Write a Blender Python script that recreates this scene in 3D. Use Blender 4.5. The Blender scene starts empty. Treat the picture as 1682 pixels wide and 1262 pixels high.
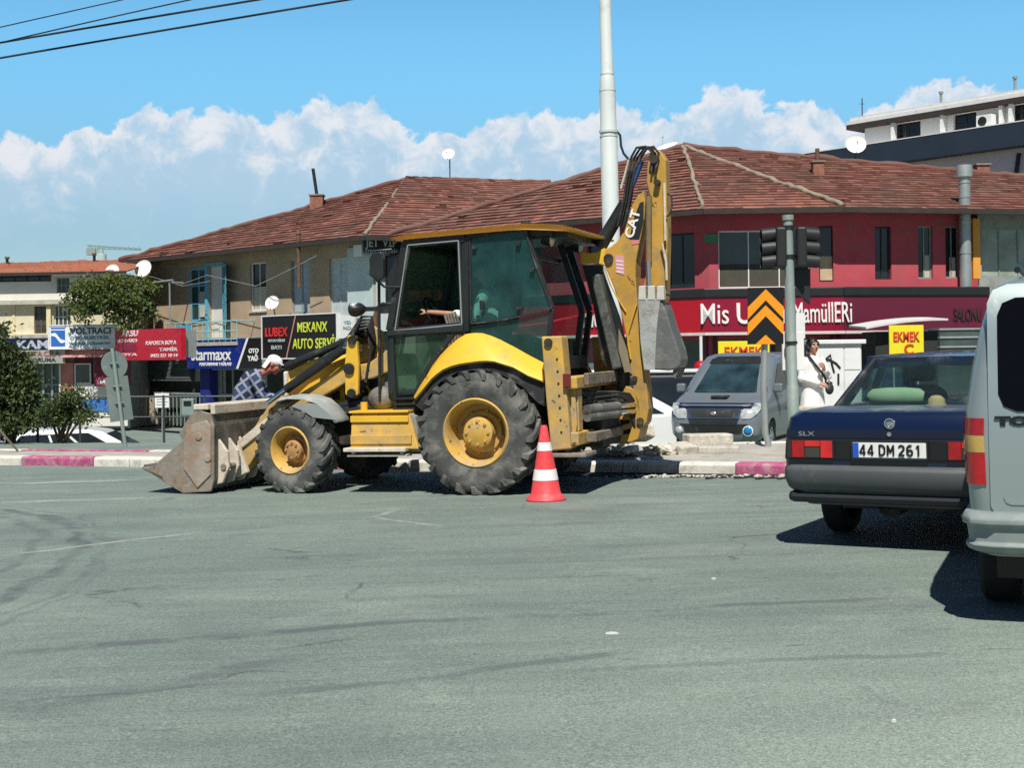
import bpy, bmesh, math, random
import numpy as np
from mathutils import Vector as V, Matrix
random.seed(7)
S = bpy.context.scene
COL = S.collection
rad = math.radians
PI = math.pi
# ------------------------------------------------------------------ camera
CAM_H, CAM_F, HORIZON, ROLL = 1.49, 2150.0, 581.0, 0.0126
PW, PH = 1682.0, 1262.0
CR = V((math.cos(ROLL), 0, -math.sin(ROLL)))
CU = V((math.sin(ROLL), 0, math.cos(ROLL)))
CY = V((0, 1, 0))
C0 = V((0, 0, CAM_H))
cam = bpy.data.cameras.new('camera')
cam.sensor_fit = 'HORIZONTAL'
cam.sensor_width = 36.0
cam.lens = CAM_F / PW * 36.0
cam.shift_y = (HORIZON - PH / 2) / PW
cam.clip_start = 0.1
cam.clip_end = 6000
camo = bpy.data.objects.new('camera', cam)
COL.objects.link(camo)
m3 = Matrix((CR, CU, -CY)).transposed()
camo.matrix_world = Matrix.Translation(C0) @ m3.to_4x4()
S.camera = camo
# ------------------------------------------------------------------ light
SUN_AZ = V((-0.04, -0.999, 0)).normalized()      # horizontal direction towards the sun
SUN_EL = rad(57)
sd = SUN_AZ * math.cos(SUN_EL) + V((0, 0, math.sin(SUN_EL)))
sun = bpy.data.lights.new('sun', 'SUN')
sun.energy = 5.0
sun.angle = rad(0.53)
sun.color = (1.0, 0.955, 0.88)
suno = bpy.data.objects.new('sun', sun)
COL.objects.link(suno)
suno.rotation_mode = 'QUATERNION'
suno.rotation_quaternion = sd.to_track_quat('Z', 'Y')
S.view_settings.view_transform = 'Standard'
S.view_settings.look = 'None'
S.view_settings.exposure = 0.22
S.view_settings.gamma = 1.0
S.cycles.max_bounces = 8
S.cycles.sample_clamp_indirect = 2.5
S.cycles.blur_glossy = 0.5
S.cycles.caustics_reflective = False
S.cycles.caustics_refractive = False
S.cycles.transparent_max_bounces = 16
S.cycles.use_denoising = False


def cl2u(px):
    return (px - 841) / CAM_F


class NT:
    """small helper around a node tree"""
    def __init__(s, tree):
        s.t = tree

    def n(s, typ, **kw):
        nd = s.t.nodes.new(typ)
        for k, v in kw.items():
            setattr(nd, k, v)
        return nd

    def l(s, a, b):
        s.t.links.new(a, b)

    def put(s, inp, v):
        if hasattr(v, 'is_linked'):
            s.l(v, inp)
        elif isinstance(v, (tuple, list)) and len(v) == 3 and inp.type == 'RGBA':
            inp.default_value = (*v, 1)
        else:
            inp.default_value = v

    def m(s, op, a, b=None, c=None, clamp=False):
        nd = s.n('ShaderNodeMath', operation=op)
        nd.use_clamp = clamp
        s.put(nd.inputs[0], a)
        if b is not None:
            s.put(nd.inputs[1], b)
        if c is not None:
            s.put(nd.inputs[2], c)
        return nd.outputs[0]

    def vm(s, op, a, b=None):
        nd = s.n('ShaderNodeVectorMath', operation=op)
        s.put(nd.inputs[0], a)
        if b is not None:
            s.put(nd.inputs[1], b)
        return nd.outputs['Value'] if op in ('LENGTH', 'DISTANCE', 'DOT_PRODUCT') else nd.outputs[0]

    def mix(s, f, a, b, blend='MIX'):
        nd = s.n('ShaderNodeMix', data_type='RGBA', blend_type=blend)
        s.put(nd.inputs[0], f)
        s.put(nd.inputs[6], a)
        s.put(nd.inputs[7], b)
        return nd.outputs[2]

    def mr(s, v, a, b, c=0.0, d=1.0, smooth=False):
        nd = s.n('ShaderNodeMapRange')
        if smooth:
            nd.interpolation_type = 'SMOOTHSTEP'
        s.put(nd.inputs[0], v)
        for i, q in enumerate((a, b, c, d)):
            s.put(nd.inputs[i + 1], q)
        return nd.outputs[0]

    def noise(s, vec, scale=5, detail=4, rough=0.55, dist=0.0, lac=2.0):
        nd = s.n('ShaderNodeTexNoise')
        if vec is not None:
            s.l(vec, nd.inputs['Vector'])
        nd.inputs['Scale'].default_value = scale
        nd.inputs['Detail'].default_value = detail
        nd.inputs['Roughness'].default_value = rough
        nd.inputs['Distortion'].default_value = dist
        nd.inputs['Lacunarity'].default_value = lac
        return nd.outputs[0]

    def map(s, vec, loc=(0, 0, 0), rot=(0, 0, 0), sc=(1, 1, 1)):
        nd = s.n('ShaderNodeMapping')
        s.l(vec, nd.inputs[0])
        nd.inputs[1].default_value = loc
        nd.inputs[2].default_value = rot
        nd.inputs[3].default_value = sc
        return nd.outputs[0]


# ------------------------------------------------------------------ world: clear sky with a bank of cumulus low in the north
W = bpy.data.worlds.new('World')
S.world = W
W.use_nodes = True
W.node_tree.nodes.clear()
N = NT(W.node_tree)
sky = N.n('ShaderNodeTexSky', sky_type='NISHITA')
sky.sun_disc = False
sky.sun_elevation = SUN_EL
sky.sun_rotation = math.atan2(SUN_AZ.x, SUN_AZ.y)
sky.altitude = 900
sky.air_density = 1.0
sky.dust_density = 0.6
sky.ozone_density = 2.5
gen = N.n('ShaderNodeTexCoord').outputs['Generated']
sx = N.n('ShaderNodeSeparateXYZ')
N.l(gen, sx.inputs[0])
azi = N.m('ARCTAN2', sx.outputs[0], sx.outputs[1])
ele = N.m('ARCSINE', sx.outputs[2])
TOPS = [(-760, 300), (-300, 270), (0, 243), (70, 262), (130, 235), (200, 214), (285, 184), (335, 197), (375, 183), (430, 199), (500, 190), (540, 164), (600, 172), (642, 166),
        (660, 206), (705, 216), (770, 206), (850, 195), (912, 166), (960, 192), (1005, 180), (1050, 190), (1110, 190), (1182, 146),
        (1240, 163), (1300, 186), (1360, 182), (1405, 208), (1440, 190), (1475, 168), (1550, 156), (1682, 190), (2400, 300)]
fc = N.n('ShaderNodeFloatCurve')
cv = fc.mapping.curves[0]
A0, A1 = -0.75, 0.75
pts = []
for px, py in TOPS:
    a = math.atan(cl2u(px))
    e = math.atan((HORIZON - py - (px - 841) * ROLL) / CAM_F)
    pts.append(((a - A0) / (A1 - A0), e / 0.25))
while len(cv.points) < len(pts):
    cv.points.new(0.5, 0.5)
for p, q in zip(cv.points, pts):
    p.location = q
    p.handle_type = 'AUTO_CLAMPED'
fc.mapping.update()
N.l(N.mr(azi, A0, A1), fc.inputs['Value'])
top = N.m('MULTIPLY', fc.outputs[0], 0.25)
cmb = N.n('ShaderNodeCombineXYZ')
N.l(azi, cmb.inputs[0])
N.l(ele, cmb.inputs[1])
dirv = cmb.outputs[0]
bil = N.noise(dirv, 42, 7, 0.6, 0.25)
bil2 = N.noise(N.map(dirv, (3.1, 1.7, 0)), 16, 5, 0.55, 0.2)
edge = N.m('SUBTRACT', N.m('ADD', top, N.m('MULTIPLY_ADD', bil, 0.052, -0.026)), ele)
edge = N.m('ADD', edge, N.m('MULTIPLY_ADD', bil2, 0.03, -0.015))
cover = N.mr(edge, -0.0015, 0.0045, smooth=True)
# density falls away towards the cloud base
low = N.mr(N.m('ADD', ele, N.m('MULTIPLY_ADD', bil2, 0.06, -0.03)), 0.055, 0.150, 0.12, 1.0, smooth=True)
bright = N.mr(N.m('ADD', N.noise(N.map(dirv, (0.004, -0.006, 0.3)), 46, 6, 0.62, 0.4), N.mr(edge, 0.0, 0.06, 0.18, -0.12)), 0.40, 0.74, smooth=True)
ccol = N.mix(bright, (0.44, 0.55, 0.66), (0.74, 0.735, 0.75))
dens = N.m('MULTIPLY', N.m('MULTIPLY', cover, low), N.mr(bright, 0, 1, 0.74, 0.95))
hs = N.n('ShaderNodeHueSaturation')
hs.inputs['Saturation'].default_value = 1.12
hs.inputs['Value'].default_value = 1.0
N.l(sky.outputs[0], hs.inputs['Color'])
haze = N.mr(ele, 0.02, 0.30, 1.0, 0.0, smooth=True)
SKY_K = 0.085
up_ = N.mix(N.mr(ele, 0.07, 0.24, smooth=True), (0.86, 0.95, 0.92), (1.30, 1.90, 1.74))
up_ = N.mix(N.mr(ele, 0.32, 0.60, smooth=True), up_, (0.42, 0.50, 0.58))
up_ = N.mix(N.mr(sx.outputs[1], 0.86, 0.55, smooth=True), up_, (0.42, 0.47, 0.52))
skyc = N.mix(1.0, hs.outputs[0], up_, 'MULTIPLY')
skyv = N.mix(N.m('MULTIPLY', dens, 0.93), skyc, N.mix(1.0, ccol, (1 / SKY_K, 1 / SKY_K, 1 / SKY_K), 'MULTIPLY'))
bg = N.n('ShaderNodeBackground')
N.l(skyv, bg.inputs[0])
bg.inputs[1].default_value = SKY_K
wo = N.n('ShaderNodeOutputWorld')
N.l(bg.outputs[0], wo.inputs[0])


# ------------------------------------------------------------------ pixel -> world helpers (surveying the photograph)
def ray(px, py):
    return CY + CR * ((px - 841) / CAM_F) + CU * ((HORIZON - py) / CAM_F)


def at(px, py, Y):
    d = ray(px, py)
    return C0 + d * (Y / d.y)


def atz(px, py, z):
    d = ray(px, py)
    return C0 + d * ((z - CAM_H) / d.z)


def onplane(px, py, p, n):
    d = ray(px, py)
    return C0 + d * ((p - C0).dot(n) / d.dot(n))


SLOPE = 0.0174
KA, KB = V((-6.6, 19.6, 0)), V((2.5, 15.25, 0))       # front line of the median kerb
KD = (KB - KA).normalized()
KN = V((-KD.y, KD.x, 0))
if KN.y < 0:
    KN = -KN


def sstep(a, b, x):
    t = min(1, max(0, (x - a) / (b - a)))
    return t * t * (3 - 2 * t)


def kdist(x, y):
    return (x - KA.x) * KN.x + (y - KA.y) * KN.y


def kalong(x, y):
    return (x - KA.x) * KD.x + (y - KA.y) * KD.y


def mwidth(s):
    return 1.35 + 2.9 * sstep(3.0, 12.5, s)


def gz(x, y):
    z = SLOPE * max(-11, min(11, x))
    d = kdist(x, y)
    s = kalong(x, y)
    st = mwidth(s) + 3.2 - 3.2 * sstep(4, 10, s)
    dep = 1.75 - 1.2 * sstep(2, 12, s) + 0.55 * sstep(16, 40, d)*sstep(2, 12, s)
    return z - dep * sstep(st, st + 5.5, d)


def G(px, py, dz=0.0):
    """point on the ground under a pixel"""
    z = 0.0
    for _ in range(40):
        P = atz(px, py, z + dz)
        z = 0.5 * z + 0.5 * gz(P.x, P.y)
    return V((P.x, P.y, z))


# ------------------------------------------------------------------ mesh builder
XF = {}


class MB:
    def __init__(s):
        s.b = bmesh.new()
        s.mi = 0

    def face(s, pts):
        f = s.b.faces.new([s.b.verts.new(p) for p in pts])
        f.material_index = s.mi
        return s

    def ext(s, pts, vec):
        """closed polygon pushed along vec"""
        vec = V(vec)
        a = [s.b.verts.new(V(p)) for p in pts]
        c = [s.b.verts.new(V(p) + vec) for p in pts]
        n = len(a)
        fs = [s.b.faces.new(a[::-1]), s.b.faces.new(c)]
        for i in range(n):
            fs.append(s.b.faces.new((a[i], a[(i + 1) % n], c[(i + 1) % n], c[i])))
        for f in fs:
            f.material_index = s.mi
        return s

    def loft(s, secs, caps=True, closed=True):
        vs = [[s.b.verts.new(V(p)) for p in sec] for sec in secs]
        n = len(vs[0])
        for A, B in zip(vs, vs[1:]):
            for i in range(n if closed else n - 1):
                j = (i + 1) % n
                try:
                    f = s.b.faces.new((A[i], A[j], B[j], B[i]))
                    f.material_index = s.mi
                except ValueError:
                    pass
        if caps and closed:
            for A in (vs[0][::-1], vs[-1]):
                f = s.b.faces.new(A)
                f.material_index = s.mi
        return s

    def box(s, x0, x1, y0, y1, z0, z1):
        return s.ext([(x0, y0, z0), (x1, y0, z0), (x1, y1, z0), (x0, y1, z0)], (0, 0, z1 - z0))

    def obox(s, c, ax, ay, az):
        """box at centre c with half-axis vectors"""
        c, ax, ay, az = V(c), V(ax), V(ay), V(az)
        return s.ext([c - ax - ay - az, c + ax - ay - az, c + ax + ay - az, c - ax + ay - az], az * 2)

    def bar(s, p, q, w, h, up=(0, 0, 1)):
        p, q = V(p), V(q)
        d = (q - p).normalized()
        u = V(up)
        sd_ = d.cross(u)
        if sd_.length < 1e-4:
            sd_ = d.cross(V((1, 0, 0)))
        sd_.normalize()
        u = sd_.cross(d).normalized()
        return s.ext([p + sd_ * w / 2 + u * h / 2, p - sd_ * w / 2 + u * h / 2, p - sd_ * w / 2 - u * h / 2, p + sd_ * w / 2 - u * h / 2], q - p)

    def tube(s, pts, r, n=10, caps=True):
        pts = [V(p) for p in pts]
        rs = r if isinstance(r, (list, tuple)) else [r] * len(pts)
        secs = []
        prev = None
        for i, p in enumerate(pts):
            a = pts[max(0, i - 1)]
            b = pts[min(len(pts) - 1, i + 1)]
            d = (b - a).normalized()
            if prev is None:
                u = d.orthogonal().normalized()
            else:
                u = (prev - d * prev.dot(d))
                u = u.normalized() if u.length > 1e-6 else d.orthogonal().normalized()
            prev = u
            w = d.cross(u)
            secs.append([p + (u * math.cos(2 * PI * k / n) + w * math.sin(2 * PI * k / n)) * rs[i] for k in range(n)])
        return s.loft(secs, caps)

    def cyl(s, p, q, r, r2=None, n=20):
        return s.tube([p, q], [r, r if r2 is None else r2], n)

    def lathe(s, prof, c, axis, n=32, a0=0.0, a1=2 * PI):
        """prof: (radius, height along axis)"""
        c, d = V(c), V(axis).normalized()
        u = d.orthogonal().normalized()
        w = d.cross(u)
        full = abs(a1 - a0 - 2 * PI) < 1e-6
        secs = []
        for k in range(n + (0 if full else 1)):
            a = a0 + (a1 - a0) * k / n
            e = u * math.cos(a) + w * math.sin(a)
            secs.append([c + e * r + d * h for r, h in prof])
        if full:
            secs.append(secs[0])
        s.loft(secs, False, False)
        bmesh.ops.remove_doubles(s.b, verts=s.b.verts, dist=1e-5)
        return s

    def ball(s, c, r, seg=12, rings=8, m=None):
        r = r if isinstance(r, (tuple, list)) else (r, r, r)
        M = Matrix.Translation(V(c)) @ (m.to_4x4() if m else Matrix()) @ Matrix.Diagonal((*r, 1))
        res = bmesh.ops.create_uvsphere(s.b, u_segments=seg, v_segments=rings, radius=1, matrix=M)
        for f in {f for v in res['verts'] for f in v.link_faces}:
            f.material_index = s.mi
        return s

    def build(s, name, mats, parent=None, world=False, bevel=0.0, smooth=0, seg=2, subsurf=0, keep=False):
        me = bpy.data.meshes.new(name)
        if not keep:
            bmesh.ops.recalc_face_normals(s.b, faces=s.b.faces)
        if parent is not None and world and parent.name in XF:
            s.b.transform(XF[parent.name].inverted())
        s.b.to_mesh(me)
        s.b.free()
        mats = mats if isinstance(mats, (list, tuple)) else [mats]
        for m in mats:
            me.materials.append(m)
        o = bpy.data.objects.new(name, me)
        COL.objects.link(o)
        if parent is not None:
            o.parent = parent
            if parent.name in XF:
                XF[o.name] = XF[parent.name]
        if smooth:
            me.polygons.foreach_set('use_smooth', [True] * len(me.polygons))
            me.set_sharp_from_angle(angle=rad(smooth))
        if bevel:
            md = o.modifiers.new('bevel', 'BEVEL')
            md.width = bevel
            md.segments = seg
            md.limit_method = 'ANGLE'
            md.angle_limit = rad(35)
            md.harden_normals = False
        if subsurf:
            md = o.modifiers.new('sub', 'SUBSURF')
            md.levels = md.render_levels = subsurf
        return o


def tag(o, label, cat, group=None, kind=None):
    if label:
        o['label'] = label
    if cat:
        o['category'] = cat
    if group:
        o['group'] = group
    if kind:
        o['kind'] = kind
    return o


def thing(name, label, cat, M=None, group=None):
    o = bpy.data.objects.new(name, None)
    o.empty_display_size = 0.2
    COL.objects.link(o)
    if M is None:
        M = Matrix()
    elif not isinstance(M, Matrix):
        M = Matrix.Translation(V(M))
    o.matrix_world = M
    XF[o.name] = M.copy()
    return tag(o, label, cat, group)


def struct(o, kind='structure'):
    o['kind'] = kind
    return o


FONTS = {}


def text(s, body, size, mat, parent, origin, xdir, ydir, depth=0.012, bold=0.0, align='LEFT', width=None, name='lettering', world=True, shear=0.0, font=None):
    """letters as a real extruded mesh; origin = left end of the base line, xdir/ydir = writing directions"""
    cu = bpy.data.curves.new('t', 'FONT')
    cu.body = body
    cu.size = size
    cu.extrude = depth / 2
    cu.offset = bold
    cu.align_x = align
    cu.resolution_u = 3
    cu.shear = shear
    ob = bpy.data.objects.new('t', cu)
    COL.objects.link(ob)
    dg = bpy.context.evaluated_depsgraph_get()
    me = bpy.data.meshes.new_from_object(ob.evaluated_get(dg))
    bpy.data.objects.remove(ob)
    bpy.data.curves.remove(cu)
    b = bmesh.new()
    b.from_mesh(me)
    bpy.data.meshes.remove(me)
    xs = [v.co.x for v in b.verts]
    k = 1.0
    if width and xs:
        k = width / (max(xs) - min(xs))
    x0 = min(xs) if (width and align == 'LEFT') else 0
    X, Y = V(xdir).normalized(), V(ydir).normalized()
    Z = X.cross(Y)
    o_ = V(origin)
    for v in b.verts:
        v.co = o_ + X * ((v.co.x - x0) * k) + Y * v.co.y + Z * v.co.z
    s = s or MB()
    tmp = bpy.data.meshes.new('t')
    b.to_mesh(tmp)
    b.free()
    n0 = len(s.b.faces)
    s.b.from_mesh(tmp)
    bpy.data.meshes.remove(tmp)
    s.b.faces.ensure_lookup_table()
    for f in list(s.b.faces)[n0:]:
        f.material_index = s.mi
    if mat is None:
        return s
    return s.build(name, mat, parent, world=world, keep=True)
# ------------------------------------------------------------------ materials
MATS = {}


def mat(name, col, rough=0.6, metal=0.0, var=0.12, vs=3.0, dirt=None, damt=0.0, ds=2.5, bump=0.0, bs=40.0, spec=0.5, coat=0.0, alpha=1.0, trans=0.0, ior=1.45, dlow=0.0, emis=None, emstr=0.0, spots=None, samt=0.0, ss=14.0):
    if name in MATS:
        return MATS[name]
    m = bpy.data.materials.new(name)
    m.use_nodes = True
    m.node_tree.nodes.clear()
    N = NT(m.node_tree)
    p = N.n('ShaderNodeBsdfPrincipled')
    o = N.n('ShaderNodeOutputMaterial')
    N.l(p.outputs[0], o.inputs[0])
    co = N.n('ShaderNodeTexCoord').outputs['Object']
    c = (*col, 1)
    if var:
        n1 = N.noise(co, vs, 5, 0.6)
        a = tuple(max(0, x * (1 - var)) for x in col)
        b = tuple(min(1, x * (1 + var)) for x in col)
        c = N.mix(N.mr(n1, 0.3, 0.7), a, b)
    r = rough
    if dirt is not None:
        n2 = N.noise(co, ds, 8, 0.65, 0.3)
        f = N.mr(n2, 0.62 - damt * 0.4, 0.78 - damt * 0.3)
        if dlow:
            sz = N.n('ShaderNodeSeparateXYZ')
            N.l(co, sz.inputs[0])
            f = N.m('MAXIMUM', f, N.m('MULTIPLY', N.mr(sz.outputs[2], dlow, 0.0), N.mr(n2, 0.3, 0.6)))
        f = N.m('MULTIPLY', f, 0.85)
        c = N.mix(f, c if not isinstance(c, tuple) else c, dirt)
        r = N.mr(f, 0, 1, rough, min(1, rough + 0.3))
    if spots is not None:
        n3 = N.noise(co, ss, 6, 0.7, 0.6)
        c = N.mix(N.mr(n3, 0.66 - samt * 0.3, 0.70 - samt * 0.3), c, spots)
    N.put(p.inputs['Base Color'], c)
    N.put(p.inputs['Roughness'], r)
    p.inputs['Metallic'].default_value = metal
    p.inputs['Specular IOR Level'].default_value = spec
    p.inputs['Coat Weight'].default_value = coat
    p.inputs['Coat Roughness'].default_value = 0.06
    p.inputs['Alpha'].default_value = alpha
    p.inputs['Transmission Weight'].default_value = trans
    p.inputs['IOR'].default_value = ior
    if emis:
        p.inputs['Emission Color'].default_value = (*emis, 1)
        p.inputs['Emission Strength'].default_value = emstr
    if bump:
        bn = N.n('ShaderNodeBump')
        bn.inputs['Strength'].default_value = bump
        bn.inputs['Distance'].default_value = 0.02
        N.l(N.noise(co, bs, 5, 0.6), bn.inputs['Height'])
        N.l(bn.outputs[0], p.inputs['Normal'])
    MATS[name] = m
    return m


def glass(name, tint, mixf=0.5, rough=0.03, dust=None, damt=0.25):
    """thin sheet glass: tinted see-through plus reflection and a film of dust"""
    if name in MATS:
        return MATS[name]
    m = bpy.data.materials.new(name)
    m.use_nodes = True
    m.node_tree.nodes.clear()
    N = NT(m.node_tree)
    t = N.n('ShaderNodeBsdfTransparent')
    t.inputs[0].default_value = (*tint, 1)
    g = N.n('ShaderNodeBsdfGlossy')
    g.inputs['Roughness'].default_value = rough
    g.inputs['Color'].default_value = (0.9, 1, 0.97, 1)
    lw = N.n('ShaderNodeLayerWeight')
    lw.inputs[0].default_value = 0.5
    sch = N.m('MULTIPLY_ADD', N.m('POWER', lw.outputs['Facing'], 5.0), 0.95, 0.03)
    mx = N.n('ShaderNodeMixShader')
    N.l(sch, mx.inputs[0])
    N.l(t.outputs[0], mx.inputs[1])
    N.l(g.outputs[0], mx.inputs[2])
    out = mx.outputs[0]
    if dust:
        d = N.n('ShaderNodeBsdfDiffuse')
        d.inputs[0].default_value = (*dust, 1)
        co = N.n('ShaderNodeTexCoord').outputs['Object']
        f = N.mr(N.noise(co, 3.5, 7, 0.65, 0.3), 0.3, 0.75, damt * 0.35, damt * 1.3)
        m2 = N.n('ShaderNodeMixShader')
        N.l(f, m2.inputs[0])
        N.l(out, m2.inputs[1])
        N.l(d.outputs[0], m2.inputs[2])
        out = m2.outputs[0]
    o = N.n('ShaderNodeOutputMaterial')
    N.l(out, o.inputs[0])
    MATS[name] = m
    return m


def roadmat():
    m = bpy.data.materials.new('asphalt')
    m.use_nodes = True
    m.node_tree.nodes.clear()
    N = NT(m.node_tree)
    p = N.n('ShaderNodeBsdfPrincipled')
    o = N.n('ShaderNodeOutputMaterial')
    N.l(p.outputs[0], o.inputs[0])
    co = N.n('ShaderNodeTexCoord').outputs['Object']
    ag = N.noise(co, 95, 4, 0.75)
    ag2 = N.noise(co, 38, 5, 0.7)
    big = N.noise(co, 0.45, 6, 0.6)
    streak = N.noise(N.map(co, (0, 0, 0), (0, 0, rad(-11)), (0.10, 1.5, 1)), 1.6, 7, 0.62, 0.4)
    streak2 = N.noise(N.map(co, (5, 2, 0), (0, 0, rad(-6)), (0.16, 3.2, 1)), 2.2, 6, 0.65, 0.6)
    c = N.mix(N.mr(big, 0.3, 0.7), (0.155, 0.208, 0.185), (0.226, 0.280, 0.246))
    c = N.mix(N.m('MULTIPLY', N.mr(streak, 0.42, 0.66), 0.55), c, (0.135, 0.162, 0.16))
    c = N.mix(N.m('MULTIPLY', N.mr(streak2, 0.52, 0.70), 0.42), c, (0.112, 0.135, 0.138))
    c = N.mix(N.m('MULTIPLY', N.mr(streak, 0.42, 0.26), 0.35), c, (0.262, 0.276, 0.245))
    blo = N.noise(N.map(co, (7, 3, 0), (0, 0, rad(-12)), (0.6, 1.0, 1)), 1.3, 7, 0.66, 0.7)
    c = N.mix(N.m('MULTIPLY', N.mr(blo, 0.54, 0.66), 0.42), c, (0.120, 0.145, 0.142))
    c = N.mix(N.m('MULTIPLY', N.mr(blo, 0.44, 0.34), 0.40), c, (0.275, 0.322, 0.282))
    # fine crazing
    vo = N.n('ShaderNodeTexVoronoi', feature='DISTANCE_TO_EDGE')
    wv = N.n('ShaderNodeTexNoise')
    N.l(co, wv.inputs[0])
    wv.inputs['Scale'].default_value = 1.7
    wv.inputs['Detail'].default_value = 5
    N.l(N.vm('ADD', co, N.vm('MULTIPLY', wv.outputs['Color'], (0.9, 0.9, 0.0))), vo.inputs['Vector'])
    vo.inputs['Scale'].default_value = 0.42
    crk = N.m('MULTIPLY', N.mr(vo.outputs['Distance'], 0.010, 0.002), N.mr(N.noise(N.map(co, (2, 9, 0)), 0.9, 5, 0.7), 0.52, 0.62))
    c = N.mix(N.m('MULTIPLY', crk, 0.75), c, (0.07, 0.078, 0.078))
    spl = N.n('ShaderNodeSeparateXYZ')
    N.l(co, spl.inputs[0])
    patch = N.m('MULTIPLY', N.mr(spl.outputs[0], -1.5, 2.2, smooth=True), N.mr(spl.outputs[1], 7.5, 4.2, smooth=True))
    c = N.mix(N.m('MULTIPLY', patch, N.mr(big, 0.25, 0.6, 0.45, 0.95)), c, (0.305, 0.368, 0.318))
    # aggregate
    c = N.mix(1.0, c, N.mix(N.mr(ag, 0.28, 0.74), (0.42, 0.42, 0.42), (1.60, 1.60, 1.56)), 'MULTIPLY')
    c = N.mix(1.0, c, N.mix(N.mr(ag2, 0.3, 0.72), (0.78, 0.78, 0.78), (1.22, 1.22, 1.2)), 'MULTIPLY')
    sp = N.n('ShaderNodeSeparateXYZ')
    N.l(co, sp.inputs[0])
    flat = N.n('ShaderNodeCombineXYZ')
    N.l(sp.outputs[0], flat.inputs[0])
    N.l(sp.outputs[1], flat.inputs[1])
    wob = N.noise(co, 1.1, 3, 0.5)
    brk = N.noise(co, 2.3, 5, 0.7)
    # tyre tracks bending round the corner (ring shaped rubber marks)
    for (cx, cy, r, w, a) in RINGS:
        d = N.vm('DISTANCE', flat.outputs[0], (cx, cy, 0))
        d = N.m('ABSOLUTE', N.m('SUBTRACT', N.m('ADD', d, N.m('MULTIPLY_ADD', wob, 0.5, -0.25)), r))
        f = N.m('MULTIPLY', N.mr(d, w, w * 0.25, 0, 1, smooth=True), N.m('MULTIPLY', N.mr(brk, 0.35, 0.6), a))
        c = N.mix(f, c, (0.075, 0.092, 0.098))
    # straight seams and pale scratches
    for (x0, y0, x1, y1, w, a, colr, bs_) in SEAMS:
        L = math.hypot(x1 - x0, y1 - y0)
        ux, uy = (x1 - x0) / L, (y1 - y0) / L
        rel = N.vm('SUBTRACT', flat.outputs[0], (x0, y0, 0))
        al = N.vm('DOT_PRODUCT', rel, (ux, uy, 0))
        ac = N.m('ABSOLUTE', N.m('ADD', N.vm('DOT_PRODUCT', rel, (-uy, ux, 0)), N.m('MULTIPLY_ADD', wob, 0.34, -0.17)))
        f = N.m('MULTIPLY', N.mr(ac, w, w * 0.3, 0, 1, smooth=True), N.m('MULTIPLY', N.mr(al, 0, 0.4), N.mr(al, L, L - 0.4)))
        bk = N.noise(N.map(co, (x0, y0, 0)), bs_, 5, 0.75)
        f = N.m('MULTIPLY', f, N.m('MULTIPLY', N.mr(bk, 0.36, 0.52), a))
        c = N.mix(f, c, colr)
    # scattered dark ravelled patches
    rv = N.noise(N.map(co, (0, 0, 0), (0, 0, rad(-10)), (0.7, 2.6, 1)), 1.9, 8, 0.72, 0.8)
    c = N.mix(N.m('MULTIPLY', N.mr(rv, 0.665, 0.70), N.mr(ag2, 0.36, 0.56, 0.2, 0.85)), c, (0.05, 0.058, 0.058))
    N.l(c, p.inputs['Base Color'])
    p.inputs['Roughness'].default_value = 0.82
    p.inputs['Specular IOR Level'].default_value = 0.35
    bn = N.n('ShaderNodeBump')
    bn.inputs['Strength'].default_value = 0.55
    bn.inputs['Distance'].default_value = 0.012
    N.l(N.m('ADD', ag, N.m('MULTIPLY', ag2, 0.8)), bn.inputs['Height'])
    N.l(bn.outputs[0], p.inputs['Normal'])
    return m


def gxy(px, py):
    P = G(px, py)
    return P.x, P.y


def ring_through(a, b, c, w, k):
    (x1, y1), (x2, y2), (x3, y3) = gxy(*a), gxy(*b), gxy(*c)
    d = 2 * (x1 * (y2 - y3) + x2 * (y3 - y1) + x3 * (y1 - y2))
    ux = ((x1**2 + y1**2) * (y2 - y3) + (x2**2 + y2**2) * (y3 - y1) + (x3**2 + y3**2) * (y1 - y2)) / d
    uy = ((x1**2 + y1**2) * (x3 - x2) + (x2**2 + y2**2) * (x1 - x3) + (x3**2 + y3**2) * (x2 - x1)) / d
    return (ux, uy, math.hypot(x1 - ux, y1 - uy), w, k)


RINGS = [ring_through((30, 855), (62, 895), (0, 935), 0.09, 0.5), ring_through((90, 855), (131, 900), (10, 978), 0.10, 0.75),
         ring_through((130, 862), (172, 905), (60, 985), 0.05, 0.45), ring_through((150, 862), (184, 900), (90, 985), 0.04, 0.4),
         ring_through((610, 915), (640, 945), (630, 975), 0.04, 0.0)][:4]
DK, LT = (0.085, 0.10, 0.104), (0.42, 0.44, 0.40)


def seam(a, b, w, k, colr, bs_=1.6):
    return (*gxy(*a), *gxy(*b), w, k, colr, bs_)


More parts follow.
